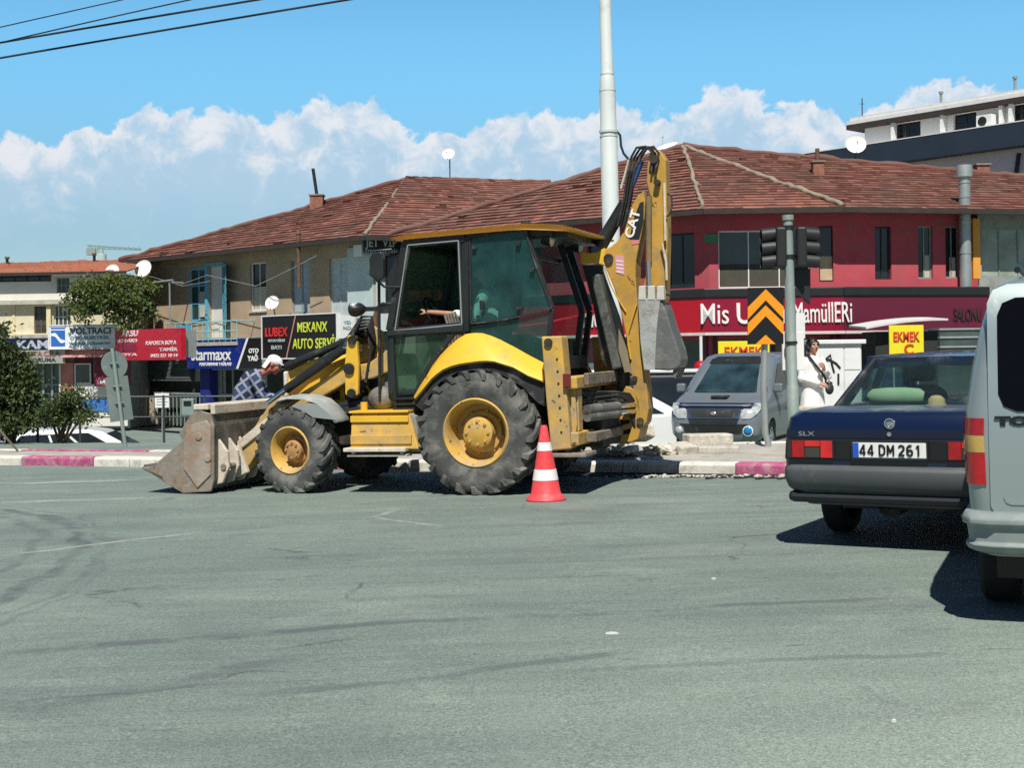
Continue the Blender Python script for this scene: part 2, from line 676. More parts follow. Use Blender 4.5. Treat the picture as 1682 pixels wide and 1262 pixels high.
SEAMS = [seam((-40, 1078), (700, 1018), 0.11, 0.75, DK), seam((560, 1030), (1500, 980), 0.07, 0.6, DK), seam((-30, 1180), (560, 1070), 0.10, 0.4, DK),
         seam((380, 1150), (1100, 1062), 0.08, 0.55, DK), seam((760, 1110), (1682, 1068), 0.06, 0.4, DK),
         seam((-10, 915), (350, 872), 0.06, 0.6, LT, 3.0), seam((0, 796), (240, 788), 0.11, 0.7, LT, 1.2), seam((0, 826), (260, 818), 0.10, 0.5, LT, 1.2),
         seam((590, 852), (660, 836), 0.06, 0.6, LT, 2.5), seam((612, 848), (735, 868), 0.05, 0.7, LT, 3.0), seam((-30, 1155), (420, 1120), 0.03, 0.6, DK, 4.0),
         seam((400, 1080), (600, 1045), 0.03, 0.8, (0.04, 0.045, 0.045), 5.0), seam((-10, 1212), (85, 1200), 0.10, 0.8, (0.05, 0.055, 0.055), 6.0),
         seam((540, 938), (590, 930), 0.03, 0.8, (0.05, 0.05, 0.05), 4.0), seam((880, 825), (1000, 838), 0.3, 0.35, (0.30, 0.31, 0.28), 1.0)]
asphalt = roadmat()
concrete = mat('concrete', (0.46, 0.44, 0.38), 0.9, var=0.22, vs=2.2, dirt=(0.27, 0.25, 0.21), damt=0.25, ds=5, bump=0.5, bs=60)
rubble_m = mat('broken_concrete', (0.58, 0.55, 0.46), 0.95, var=0.25, vs=6, dirt=(0.32, 0.29, 0.23), damt=0.3, ds=9, bump=0.9, bs=45)
paver = mat('paver', (0.40, 0.38, 0.33), 0.92, var=0.2, vs=1.5, dirt=(0.25, 0.23, 0.2), damt=0.3, ds=4, bump=0.4, bs=70)
kerb_w = mat('kerb_white_paint', (0.66, 0.64, 0.56), 0.8, var=0.14, vs=4, dirt=(0.33, 0.31, 0.27), damt=0.34, ds=6, bump=0.3, bs=50)
kerb_p = mat('kerb_magenta_paint', (0.40, 0.085, 0.19), 0.85, var=0.25, vs=5, dirt=(0.46, 0.36, 0.34), damt=0.34, ds=6, bump=0.3, bs=50)
far_ground = mat('far_pavement', (0.24, 0.25, 0.235), 0.9, var=0.2, vs=0.5, bump=0.3, bs=20)
yel = mat('machine_yellow', (0.74, 0.445, 0.04), 0.42, var=0.10, vs=2, dirt=(0.33, 0.24, 0.13), damt=0.12, ds=3.5, spots=(0.16, 0.09, 0.05), samt=-0.02, ss=11, bump=0.08, bs=8)
yel_d = mat('machine_yellow_dusty', (0.60, 0.36, 0.065), 0.6, var=0.18, vs=3, dirt=(0.36, 0.28, 0.17), damt=0.46, ds=3.4, spots=(0.09, 0.065, 0.045), samt=0.16, ss=11, bump=0.2, bs=12)
yel_o = mat('machine_yellow_dim', (0.50, 0.285, 0.05), 0.5, var=0.15, vs=2.5, dirt=(0.26, 0.18, 0.09), damt=0.3, ds=3, spots=(0.06, 0.045, 0.035), samt=0.10, ss=10, bump=0.12, bs=10)  # darker yellow: grazing sun on the boom side is put into the colour
blk = mat('black_paint', (0.018, 0.021, 0.021), 0.42, var=0.3, dirt=(0.12, 0.12, 0.105), damt=0.12, ds=4)
blk_r = mat('black_rubber', (0.022, 0.023, 0.023), 0.75, var=0.3, dirt=(0.16, 0.15, 0.13), damt=0.22, ds=6)
drk = mat('dark_underside', (0.03, 0.028, 0.026), 0.8, var=0.4, dirt=(0.14, 0.11, 0.08), damt=0.2, ds=5)
tyre_m = mat('tyre_rubber', (0.062, 0.066, 0.062), 0.85, var=0.25, vs=5, dirt=(0.22, 0.215, 0.19), damt=0.40, ds=4, bump=0.25, bs=35)
tyre_c = mat('car_tyre', (0.018, 0.018, 0.018), 0.85, var=0.2)
steel_w = mat('worn_steel', (0.29, 0.265, 0.225), 0.6, 0.25, var=0.4, vs=4, dirt=(0.20, 0.14, 0.09), damt=0.42, ds=4, spots=(0.12, 0.10, 0.08), samt=0.08, ss=7, bump=0.4, bs=20)
steel_d = mat('dark_worn_steel', (0.13, 0.13, 0.12), 0.55, 0.3, var=0.3, dirt=(0.30, 0.28, 0.23), damt=0.35, ds=5, bump=0.3, bs=25)
steel_p = mat('dusty_steel_edge', (0.60, 0.54, 0.44), 0.8, var=0.2, dirt=(0.30, 0.22, 0.15), damt=0.25, ds=6, bump=0.3, bs=25)
chrome = mat('chrome', (0.7, 0.72, 0.74), 0.16, 1.0, var=0.05)
chrome_b = mat('blue_chrome', (0.10, 0.20, 0.52), 0.25, 0.8, var=0.1)
galv = mat('galvanised', (0.42, 0.46, 0.45), 0.45, 0.55, var=0.15, vs=2, dirt=(0.30, 0.32, 0.30), damt=0.2)
galv_g = mat('grey_green_metal', (0.22, 0.29, 0.265), 0.6, 0.1, var=0.1, vs=3, dirt=(0.32, 0.37, 0.34), damt=0.2)
white_m = mat('white_metal', (0.74, 0.75, 0.73), 0.45, var=0.05, dirt=(0.5, 0.5, 0.46), damt=0.1)
pole_w = mat('pole_paint', (0.62, 0.67, 0.65), 0.45, var=0.05, vs=1.5, dirt=(0.42, 0.45, 0.43), damt=0.14)
dark_glass = mat('window_glass', (0.016, 0.02, 0.022), 0.08, var=0.2, spec=0.8)
grey_glass = mat('shop_glass', (0.055, 0.075, 0.07), 0.1, var=0.5, vs=0.9, spec=0.7)
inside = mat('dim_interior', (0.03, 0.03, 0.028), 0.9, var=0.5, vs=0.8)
curtain = mat('curtain', (0.50, 0.47, 0.38), 0.9, var=0.15, vs=2)
red_wall = mat('red_plaster', (0.47, 0.070, 0.092), 0.88, var=0.12, vs=1.2, dirt=(0.33, 0.10, 0.10), damt=0.36, ds=1.6, bump=0.2, bs=25)
peach = mat('peach_plaster', (0.44, 0.335, 0.225), 0.92, var=0.14, vs=0.8, dirt=(0.33, 0.27, 0.20), damt=0.34, ds=1.1, bump=0.25, bs=25)
cream = mat('cream_plaster', (0.66, 0.60, 0.42), 0.92, var=0.08, vs=0.7, dirt=(0.48, 0.43, 0.31), damt=0.2, ds=1)
whitew = mat('white_plaster', (0.70, 0.68, 0.60), 0.92, var=0.06, vs=0.7, dirt=(0.50, 0.48, 0.42), damt=0.2, ds=1)
grey_wall = mat('grey_plaster', (0.30, 0.31, 0.28), 0.9, var=0.15, vs=1.1, dirt=(0.18, 0.18, 0.16), damt=0.25)
paleblue = mat('pale_blue_plaster', (0.48, 0.58, 0.57), 0.85, var=0.1, vs=1)
blueframe = mat('sky_blue_paint', (0.13, 0.42, 0.56), 0.55, var=0.1)
turq = mat('turquoise_paint', (0.25, 0.52, 0.52), 0.55, var=0.1)
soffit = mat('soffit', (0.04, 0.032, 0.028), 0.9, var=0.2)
orange = mat('orange_panel', (0.75, 0.33, 0.05), 0.6, var=0.08)
mortar = mat('ridge_mortar', (0.25, 0.215, 0.165), 0.95, var=0.25, vs=3, dirt=(0.33, 0.16, 0.11), damt=0.2, bump=0.6, bs=15)
brickm = mat('brick', (0.26, 0.12, 0.08), 0.95, var=0.3, vs=6, bump=0.6, bs=20)
rust = mat('rusty_pipe', (0.13, 0.075, 0.05), 0.8, var=0.3, vs=5)
navy_band = mat('dark_blue_cladding', (0.022, 0.036, 0.055), 0.5, var=0.12, vs=0.6)
bark = mat('bark', (0.10, 0.075, 0.05), 0.95, var=0.3, bump=0.6, bs=30)
cable_m = mat('cable', (0.02, 0.022, 0.025), 0.7, var=0)


def leafmat(name, a, b):
    m = bpy.data.materials.new(name)
    m.use_nodes = True
    m.node_tree.nodes.clear()
    N = NT(m.node_tree)
    p = N.n('ShaderNodeBsdfPrincipled')
    o = N.n('ShaderNodeOutputMaterial')
    at_ = N.n('ShaderNodeAttribute', attribute_name='tone')
    c = N.mix(at_.outputs['Fac'], a, b)
    N.l(c, p.inputs['Base Color'])
    p.inputs['Roughness'].default_value = 0.6
    tl = N.n('ShaderNodeBsdfTranslucent')
    N.l(c, tl.inputs[0])
    mx = N.n('ShaderNodeMixShader')
    mx.inputs[0].default_value = 0.25
    N.l(p.outputs[0], mx.inputs[1])
    N.l(tl.outputs[0], mx.inputs[2])
    N.l(mx.outputs[0], o.inputs[0])
    return m


leaf_d = leafmat('dark_leaves', (0.024, 0.048, 0.015), (0.105, 0.145, 0.032))
leaf_g = leafmat('vine_leaves', (0.038, 0.075, 0.018), (0.16, 0.20, 0.045))


def tilemat(name, a, b, c_):
    m = bpy.data.materials.new(name)
    m.use_nodes = True
    m.node_tree.nodes.clear()
    N = NT(m.node_tree)
    p = N.n('ShaderNodeBsdfPrincipled')
    o = N.n('ShaderNodeOutputMaterial')
    N.l(p.outputs[0], o.inputs[0])
    at_ = N.n('ShaderNodeAttribute', attribute_name='tone')
    co = N.n('ShaderNodeTexCoord').outputs['Object']
    n1 = N.noise(co, 0.5, 6, 0.65)
    n2 = N.noise(co, 7, 5, 0.7)
    c = N.mix(at_.outputs['Fac'], a, b)
    c = N.mix(N.m('MULTIPLY', N.mr(n1, 0.42, 0.68), 0.6), c, c_)
    c = N.mix(N.m('MULTIPLY', N.mr(n2, 0.55, 0.7), 0.5), c, (0.09, 0.075, 0.06))
    N.l(c, p.inputs['Base Color'])
    p.inputs['Roughness'].default_value = 0.9
    return m


tiles_red = tilemat('roof_tiles', (0.145, 0.060, 0.046), (0.37, 0.155, 0.112), (0.17, 0.115, 0.09))
# ------------------------------------------------------------------ ground
def frange(a, b, s):
    return [a + s * i for i in range(int(round((b - a) / s)) + 1)]


xs = [-3000, -800, -250, -120, -80, -60, -45, -36, -30, -25, -21, -18] + frange(-16, 16, 0.5) + [18, 21, 25, 30, 36, 45, 60, 80, 120, 250, 800, 3000]
ys = [-60, -20, -6, -2] + frange(0, 36, 0.5) + [38, 41, 45, 50, 56, 64, 75, 90, 120, 180, 300, 700, 1600, 4000]
mb = MB()
vv = [[mb.b.verts.new((x, y, gz(x, y) if abs(x) < 200 and y < 200 else gz(max(-200, min(200, x)), min(200, y)))) for x in xs] for y in ys]
for j in range(len(ys) - 1):
    for i in range(len(xs) - 1):
        mb.b.faces.new((vv[j][i], vv[j][i + 1], vv[j + 1][i + 1], vv[j + 1][i]))
road = struct(mb.build('road', asphalt, smooth=180, keep=True))


def MP(s, d, dz=0.0):
    p = KA + KD * s + KN * d
    return V((p.x, p.y, gz(p.x, p.y) + dz))


def MPf(s, d, dz=0.0):
    """like MP but on the height of the kerb line (the island is level across)"""
    p = KA + KD * s + KN * d
    q = KA + KD * s
    return V((p.x, p.y, gz(q.x, q.y) + dz))


KH = 0.14
ss = frange(-14, 34, 0.5)
mb = MB()
mb.loft([[MPf(s, 0.25, -0.4), MPf(s, 0.25, KH - 0.012), MPf(s, mwidth(s) - 0.15, KH - 0.012), MPf(s, mwidth(s) - 0.15, -0.8)] for s in ss])
struct(mb.build('median_pavement', paver, smooth=30))
mb = MB()


def sof(px, py=748):
    P = G(px, py)
    return kalong(P.x, P.y)


marks = [(-14, 0)]
for px, mi in [(-160, 1), (-75, 0), (40, 1), (112, 0), (180, 1), (240, 1), (300, 0), (420, 1), (520, 0), (640, 1), (720, 0), (900, 0)]:
    marks.append((sof(px), mi))
marks += [(sof(1238, 770), 1), (sof(1360, 770), 0), (34, 0)]
rk = random.Random(3)
for (a, mi), (b, _) in zip(marks, marks[1:]):
    n = max(1, round((b - a) / 0.75))
    for k in range(n):
        s0 = a + (b - a) * k / n + 0.008
        s1 = a + (b - a) * (k + 1) / n - 0.008
        j = rk.uniform(-0.012, 0.012)
        mb.mi = mi
        mb.loft([[MPf(s, j, -0.3), MPf(s, j, KH - 0.03), MPf(s, j + 0.03, KH), MPf(s, 0.24, KH), MPf(s, 0.24, -0.3)] for s in (s0, s1)])
for k in range(46):       # rear kerb stones
    s0, s1 = -14 + k * 0.9, -14 + k * 0.9 + 0.88
    mb.mi = 1 if (s0 > -3 and s0 < 0.2) else 0
    mb.loft([[MPf(s, mwidth(s) - 0.14, -0.6), MPf(s, mwidth(s) - 0.14, KH + 0.01), MPf(s, mwidth(s) + 0.06, KH + 0.01), MPf(s, mwidth(s) + 0.06, -0.9)] for s in (s0, s1)])
struct(mb.build('median_kerb', [kerb_w, kerb_p], bevel=0.012))
# ragged strip of loose dark asphalt along the dug-up kerb
mb = MB()
fresh = mat('loose_asphalt', (0.022, 0.023, 0.024), 0.95, var=0.4, vs=20, dirt=(0.2, 0.2, 0.18), damt=0.08, ds=14, bump=1.0, bs=60)
sa, sb = sof(880, 785), sof(1420, 790)
top, bot = [], []
rk = random.Random(5)
n = 90
for k in range(n + 1):
    s = sa + (sb - sa) * k / n
    top.append(MPf(s, 0.03, 0.012))
    bot.append(MPf(s, -0.28 - rk.random() * 0.22 - (0.25 if rk.random() < 0.12 else 0), 0.006))
for k in range(n):
    mb.face([bot[k], bot[k + 1], top[k + 1], top[k]])
struct(mb.build('road_patch', fresh))


# ------------------------------------------------------------------ facade tools
class Facade:
    def __init__(s, A, B):
        s.A = V((A[0], A[1], 0))
        s.d = V((B[0] - A[0], B[1] - A[1], 0))
        s.L = s.d.length
        s.d.normalize()
        s.n = V((s.d.y, -s.d.x, 0))

    def uz(s, px, py, out=0.0):
        P = onplane(px, py, s.A + s.n * out, s.n)
        return (P - s.A).dot(s.d), P.z

    def P(s, u, z, out=0.0):
        return s.A + s.d * u + s.n * out + V((0, 0, z))

    def rect(s, x0, y0, x1, y1, out=0.0):
        """pixel box -> (u0,u1,z0,z1) using the box centre lines"""
        u0 = s.uz(x0, (y0 + y1) / 2, out)[0]
        u1 = s.uz(x1, (y0 + y1) / 2, out)[0]
        zt = s.uz((x0 + x1) / 2, y0, out)[1]
        zb = s.uz((x0 + x1) / 2, y1, out)[1]
        return u0, u1, zb, zt

    def box(s, mb, r, o0, o1):
        u0, u1, z0, z1 = r
        return mb.ext([s.P(u0, z0, o0), s.P(u1, z0, o0), s.P(u1, z1, o0), s.P(u0, z1, o0)], s.n * (o1 - o0))

    def wall(s, mb, u0, u1, z0, z1, holes, reveal=0.22):
        us = sorted({u0, u1, *[h[0] for h in holes], *[h[1] for h in holes]})
        zs = sorted({z0, z1, *[h[2] for h in holes], *[h[3] for h in holes]})
        us = [u for u in us if u0 <= u <= u1]
        zs = [z for z in zs if z0 <= z <= z1]
        inh = lambda u, z: any(h[0] < u < h[1] and h[2] < z < h[3] for h in holes)
        for a, b in zip(us, us[1:]):
            for c, d in zip(zs, zs[1:]):
                if b - a < 1e-4 or d - c < 1e-4:
                    continue
                if not inh((a + b) / 2, (c + d) / 2):
                    mb.face([s.P(a, c), s.P(b, c), s.P(b, d), s.P(a, d)])
        for h in holes:
            a, b, c, d = max(h[0], u0), min(h[1], u1), max(h[2], z0), min(h[3], z1)
            r = -reveal
            mb.face([s.P(a, c), s.P(a, d), s.P(a, d, r), s.P(a, c, r)])
            mb.face([s.P(b, c), s.P(b, c, r), s.P(b, d, r), s.P(b, d)])
            mb.face([s.P(a, d), s.P(b, d), s.P(b, d, r), s.P(a, d, r)])
            mb.face([s.P(a, c), s.P(a, c, r), s.P(b, c, r), s.P(b, c)])

    def window(s, parent, r, fm, gm, nv=2, nh=1, fw=0.06, depth=-0.14, name='window', curt=None, sill=None, label=None):
        """frame mesh as the part, pane as its sub-part"""
        u0, u1, z0, z1 = r
        mb = MB()
        o0, o1 = depth - 0.04, depth + 0.03
        s.box(mb, (u0, u0 + fw, z0, z1), o0, o1)
        s.box(mb, (u1 - fw, u1, z0, z1), o0, o1)
        s.box(mb, (u0 + fw, u1 - fw, z1 - fw, z1), o0, o1)
        s.box(mb, (u0 + fw, u1 - fw, z0, z0 + fw), o0, o1)
        for k in range(1, nv):
            u = u0 + (u1 - u0) * k / nv
            s.box(mb, (u - fw * 0.4, u + fw * 0.4, z0 + fw, z1 - fw), o0 + 0.004, o1 - 0.004)
        for k in range(1, nh):
            z = z0 + (z1 - z0) * k / nh
            s.box(mb, (u0 + fw, u1 - fw, z - fw * 0.4, z + fw * 0.4), o0 + 0.007, o1 - 0.007)
        w = mb.build(name, fm, parent, world=True)
        mb = MB()
        s.box(mb, (u0 + fw * 0.5, u1 - fw * 0.5, z0 + fw * 0.5, z1 - fw * 0.5), depth - 0.012, depth - 0.004)
        mb.build('pane', gm, w, world=True)
        if curt:
            mb = MB()
            a, b, c, d = curt[0]
            s.box(mb, (u0 + (u1 - u0) * a, u0 + (u1 - u0) * b, z0 + (z1 - z0) * c, z0 + (z1 - z0) * d), depth - 0.002, depth + 0.012)
            mb.build('blind', curt[1], w, world=True)
        if sill:
            mb = MB()
            s.box(mb, (u0 - 0.06, u1 + 0.06, z0 - 0.07, z0 - 0.003), -0.1, 0.07)
            mb.build('sill', sill, w, world=True)
        if label:
            w['label'] = label
        return w


def clip_poly(poly, fn):
    """Sutherland-Hodgman against fn(p) >= 0 (2D)"""
    out = []
    for i, p in enumerate(poly):
        q = poly[(i + 1) % len(poly)]
        a, b = fn(p), fn(q)
        if a >= 0:
            out.append(p)
        if (a >= 0) != (b >= 0):
            t = a / (a - b)
            out.append((p[0] + (q[0] - p[0]) * t, p[1] + (q[1] - p[1]) * t))
    return out


def tiled_roof(parent, poly, e0, e1, matr, rw=0.36, cw=0.24, name='roof_slope', seed=1, wild=1.0):
    """poly: planar 3D polygon, e0->e1 its eave line; laid as single overlapping tiles with uneven lift and tone"""
    R = random.Random(seed)
    e0, e1 = V(e0), V(e1)
    u = (e1 - e0).normalized()
    n = None
    for p in poly:
        w = V(p) - e0
        w = w - u * w.dot(u)
        if w.length > 0.5:
            n = u.cross(w).normalized()
            break
    if n.z < 0:
        n = -n
    vdir = n.cross(u)
    if vdir.z < 0:
        vdir = -vdir
    P2 = [((V(p) - e0).dot(u), (V(p) - e0).dot(vdir)) for p in poly]
    umin, umax = min(p[0] for p in P2), max(p[0] for p in P2)
    vmin, vmax = min(p[1] for p in P2), max(p[1] for p in P2)
    mb = MB()
    lay = mb.b.loops.layers.color.new('tone') if False else mb.b.verts.layers.float.new('tone')
    row = 0
    v = vmin
    patch = [(R.uniform(umin, umax), R.uniform(vmin, vmax), R.uniform(1, 4), R.uniform(-0.25, 0.25)) for _ in range(14)]
    while v < vmax:
        strip = clip_poly(clip_poly(P2, lambda p: p[1] - v), lambda p: v + rw - p[1])
        if len(strip) >= 3:
            a, b = min(p[0] for p in strip), max(p[0] for p in strip)
            x = a - R.random() * cw
            sag = R.uniform(-0.01, 0.01)
            while x < b:
                w = cw * R.uniform(0.9, 1.1) * (1 if R.random() < 0.7 else 2)
                cell = clip_poly(clip_poly(strip, lambda p: p[0] - x), lambda p: x + w - p[0])
                if len(cell) >= 3:
                    l0 = 0.055 + R.uniform(-0.012, 0.02) * wild + (0.05 * wild if R.random() < 0.02 else 0)
                    tn = 0.12 + 0.7 * R.random() ** 1.2
                    cx, cy = x + w / 2, v
                    for (qx, qy, qr, qv) in patch:
                        dd = math.hypot((cx - qx) * 0.5, cy - qy)
                        if dd < qr:
                            tn += qv * (1 - dd / qr)
                    tn = max(0, min(1, tn))
                    vs = []
                    for (cu_, cv_) in cell:
                        lift = l0 * (1 - (cv_ - v) / rw) + 0.012 + sag
                        q = mb.b.verts.new(e0 + u * cu_ + vdir * cv_ + n * lift)
                        q[lay] = tn
                        vs.append(q)
                    try:
                        mb.b.faces.new(vs)
                    except ValueError:
                        pass
                    lo = [c for c in cell if abs(c[1] - v) < 1e-4]
                    if len(lo) == 2:
                        q = []
                        for (cu_, cv_), hh in ((lo[0], l0 + 0.012 + sag), (lo[1], l0 + 0.012 + sag), (lo[1], 0.0), (lo[0], 0.0)):
                            t = mb.b.verts.new(e0 + u * cu_ + vdir * cv_ + n * hh)
                            t[lay] = tn * 0.6
                            q.append(t)
                        mb.b.faces.new(q)
                x += w
        v += rw
        row += 1
    mb.face([V(p) for p in poly])
    o = mb.build(name, matr, parent, world=True, keep=True)
    return o


def ridge_cap(parent, p, q, m, r=0.17, seed=2, name='ridge_cap'):
    R = random.Random(seed)
    p, q = V(p), V(q)
    n = max(6, int((q - p).length / 0.35))
    pts = []
    for k in range(n + 1):
        pts.append(p.lerp(q, k / n) + V((R.uniform(-.04, .04), R.uniform(-.04, .04), 0.02 + R.uniform(-.03, .05))))
    mb = MB()
    mb.tube(pts, [r * R.uniform(0.75, 1.2) for _ in pts], 8)
    return mb.build(name, m, parent, world=True, smooth=60)


def inset_poly(pts, d):
    """offset an open chain of plan points inwards (to +normal away from the camera side)"""
    out = []
    n = len(pts)
    nr = []
    for a, b in zip(pts, pts[1:]):
        t = V((b.x - a.x, b.y - a.y, 0)).normalized()
        nr.append(V((-t.y, t.x, 0)))
    for i, p in enumerate(pts):
        if i == 0:
            out.append(p + nr[0] * d)
        elif i == n - 1:
            out.append(p + nr[-1] * d)
        else:
            m = (nr[i - 1] + nr[i]).normalized()
            out.append(p + m * (d / max(0.3, m.dot(nr[i]))))
    return out


def fascia(mb, chain, zt, h, t=0.12):
    for a, b in zip(chain, chain[1:]):
        mb.bar((a.x, a.y, zt - h / 2), (b.x, b.y, zt - h / 2), t, h)


# ------------------------------------------------------------------ red corner building
ZE = 6.25
E0, E1, E2, E3 = atz(636, 390, ZE), atz(1155, 345, ZE), atz(1385, 342, ZE), atz(1682, 346, ZE)
E3 = E2 + (E3 - E2).normalized() * 22
OV = 1.0
AP = at(1122, 241, E1.y + 9.0)
nR = (E3 - E2).cross(AP - E2)
RG = onplane(1960, 318, E2, nR.normalized())
Wc = inset_poly([E0, E1, E2, E3], OV)
ZG = -1.15
red = thing('corner_building', 'two storey red building on the corner with a tiled hip roof and maroon bakery band', 'building', (E1.x, E1.y, ZG))
tiled_roof(red, [E0, E1, AP], E0, E1, tiles_red, seed=11)
tiled_roof(red, [E1, E2, AP], E1, E2, tiles_red, seed=12)
tiled_roof(red, [E2, E3, RG, AP], E2, E3, tiles_red, seed=13, rw=0.38)
BK = V((AP.x - 6, AP.y + 9, ZE))
BK2 = V((RG.x, RG.y + 9, ZE))
mb = MB()
mb.face([E0, AP, BK]).face([AP, RG, BK2, BK]).face([RG, E3, BK2])
mb.build('roof_back', tiles_red, red, world=True)
ridge_cap(red, AP, E1 + V((0, 0, 0.06)), mortar, 0.085, 4)
ridge_cap(red, AP, E2 + V((0, 0, 0.06)), mortar, 0.10, 5)
ridge_cap(red, AP, E0 + V((0, 0, 0.06)), tiles_red, 0.13, 6)
ridge_cap(red, AP, RG, tiles_red, 0.13, 7)
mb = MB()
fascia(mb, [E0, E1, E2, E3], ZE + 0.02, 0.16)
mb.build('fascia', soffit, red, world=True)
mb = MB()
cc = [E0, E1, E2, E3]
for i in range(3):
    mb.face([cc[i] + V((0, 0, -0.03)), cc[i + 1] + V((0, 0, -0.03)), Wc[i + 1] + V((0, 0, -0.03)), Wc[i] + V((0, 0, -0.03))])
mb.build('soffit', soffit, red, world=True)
fL, fM, fR = Facade(Wc[0], Wc[1]), Facade(Wc[1], Wc[2]), Facade(Wc[2], Wc[3])
wl = [fL.rect(1096, 383, 1141, 474)]
for k in range(4):
    a = wl[0][0] - 3.4 * (k + 1)
    wl.append((a, a + 1.3, wl[0][2], wl[0][3]))
wm = [fM.rect(1180, 378, 1331, 473), fM.rect(1345, 371, 1371, 463)]
wr = [fR.rect(1437, 372, 1464, 459), fR.rect(1508, 371, 1532, 458), fR.rect(1553, 371, 1577, 457)]
gx0 = fR.uz(1606, 400)[0]
wg = (gx0 + 0.15, gx0 + 3.2, fR.uz(1650, 456)[1], fR.uz(1650, 374)[1])
mb = MB()
fL.wall(mb, 0, fL.L, ZG, ZE - 0.03, wl)
fM.wall(mb, 0, fM.L, ZG, ZE - 0.03, wm)
fR.wall(mb, 0, fR.uz(1594, 400)[0], ZG, ZE - 0.03, wr)
# side and back closing walls
bl, br = Wc[0] + V((0.4, 11, 0)), Wc[3] + V((0, 12, 0))
for a, b in ((Wc[0], bl), (bl, br), (br, Wc[3])):
    mb.face([V((a.x, a.y, ZG)), V((b.x, b.y, ZG)), V((b.x, b.y, ZE - 0.05)), V((a.x, a.y, ZE - 0.05))])
mb.build('wall', red_wall, red, world=True)
mb = MB()
fR.wall(mb, gx0, fR.L, ZG, ZE - 0.03, [wg])
mb.build('grey_wall', grey_wall, red, world=True)['label'] = 'grey rendered wall right of the flue'
mb = MB()
fR.box(mb, (fR.uz(1594, 400)[0] + 0.002, gx0 - 0.002, fR.uz(1600, 458)[1], ZE - 0.2), -0.1, 0.16)
mb.build('orange_panel', orange, red, world=True)
for r in wl:
    fL.window(red, r, blk, dark_glass, 2, 1)
fM.window(red, wm[0], white_m, grey_glass, 3, 1, curt=((0.02, 0.98, 0.0, 0.42), mat('olive_blind', (0.07, 0.068, 0.05), 0.9)), fw=0.05)
fM.window(red, wm[1], blk, dark_glass, 1, 1, curt=((0.05, 0.95, 0.0, 0.46), mat('beige_blind', (0.52, 0.40, 0.25), 0.9)))
fR.window(red, wr[0], blk, dark_glass, 2, 1)
fR.window(red, wr[1], galv_g, dark_glass, 2, 1, curt=((0.5, 0.95, 0.0, 0.45), curtain))
fR.window(red, wr[2], galv_g, dark_glass, 2, 1, curt=((0.4, 0.8, 0.0, 0.4), curtain))
fR.window(red, wg, galv_g, mat('milky_glass', (0.30, 0.34, 0.28), 0.3, var=0.3, vs=1.5), 4, 1)
# projecting band over the shops: black cap + maroon panel
BO = 0.95
maroon = mat('maroon_panel', (0.125, 0.012, 0.035), 0.30, var=0.06, vs=0.5, spec=0.6, bump=0.05, bs=2)
redpanel = mat('red_sign_panel', (0.25, 0.006, 0.03), 0.28, var=0.06, vs=0.6, spec=0.6)
brightred = mat('bright_red_panel', (0.42, 0.008, 0.02), 0.35, var=0.05)
Bc = [p + V((0, 0, 0)) for p in inset_poly([E0, E1, E2, E3], OV - BO)]
gM, gR, gL = Facade(Bc[1], Bc[2]), Facade(Bc[2], Bc[3]), Facade(Bc[0], Bc[1])
zct, zcb = gM.uz(1250, 473)[1], gM.uz(1250, 488)[1]
zpb = gM.uz(1250, 545)[1]
mb = MB()
uR = gR.uz(1625, 470)[0]
for a, b, f, u0, u1 in ((1, 2, gM, -0.03, gM.L), (2, 3, gR, 0, uR), (0, 1, gL, 0, gL.L)):
    f.box(mb, (u0, u1, zcb, zct), -BO + 0.02, 0.05)
mb.build('band_cap', mat('band_black', (0.02, 0.021, 0.022), 0.35), red, world=True, bevel=0.03)
mb = MB()
uM = gM.L
gM.box(mb, (0.0, uM, zpb, zcb - 0.004), -BO + 0.03, 0)
mb.build('sign_band', redpanel, red, world=True)
mb = MB()
gR.box(mb, (gR.uz(1404, 510)[0] * 0 + 0.012, uR, zpb, zcb - 0.004), -BO + 0.03, -0.003)
mb.build('sign_band', maroon, red, world=True)['label'] = 'dark maroon band on the right wing'
mb = MB()
gL.box(mb, (0, gL.L - 0.01, zpb, zcb - 0.004), -BO + 0.03, -0.003)
mb.build('sign_band', brightred, red, world=True)['label'] = 'bright red band on the left wing'
mb = MB()
gM.box(mb, (-0.02, uM + 0.02, zpb - 0.1, zpb - 0.004), -BO + 0.05, 0.04)
gR.box(mb, (0.03, uR, zpb - 0.1, zpb - 0.004), -BO + 0.05, 0.04)
gL.box(mb, (0, gL.L - 0.03, zpb - 0.1, zpb - 0.004), -BO + 0.05, 0.04)
mb.build('band_rim', mat('rim_white', (0.62, 0.57, 0.53), 0.5), red, world=True)
# fascia lettering
u0, zb = gM.uz(1151, 532)
u1, _ = gM.uz(1400, 524)
up = V((0, 0, 1))
h = gM.uz(1160, 495)[1] - zb
x = u0
wtxt = mat('letter_white', (0.82, 0.80, 0.76), 0.4, var=0.02)
mb = MB()
text(mb, 'Mis', h * 1.30, None, None, gM.P(u0, zb, 0.03), gM.d, up, depth=0.06, bold=h * 0.004, width=gM.uz(1197, 530)[0] - u0)
text(mb, 'Unlu', h * 1.30, None, None, gM.P(gM.uz(1210, 530)[0], zb, 0.03), gM.d, up, depth=0.06, bold=h * 0.02, width=gM.uz(1288, 530)[0] - gM.uz(1210, 530)[0])
text(mb, 'Mam\u00fcllERi', h * 1.30, None, None, gM.P(gM.uz(1303, 530)[0], zb, 0.03), gM.d, up, depth=0.06, bold=h * 0.006, width=gM.uz(1399, 530)[0] - gM.uz(1303, 530)[0])
mb.build('lettering', wtxt, red, world=True, keep=True)
mb = MB()
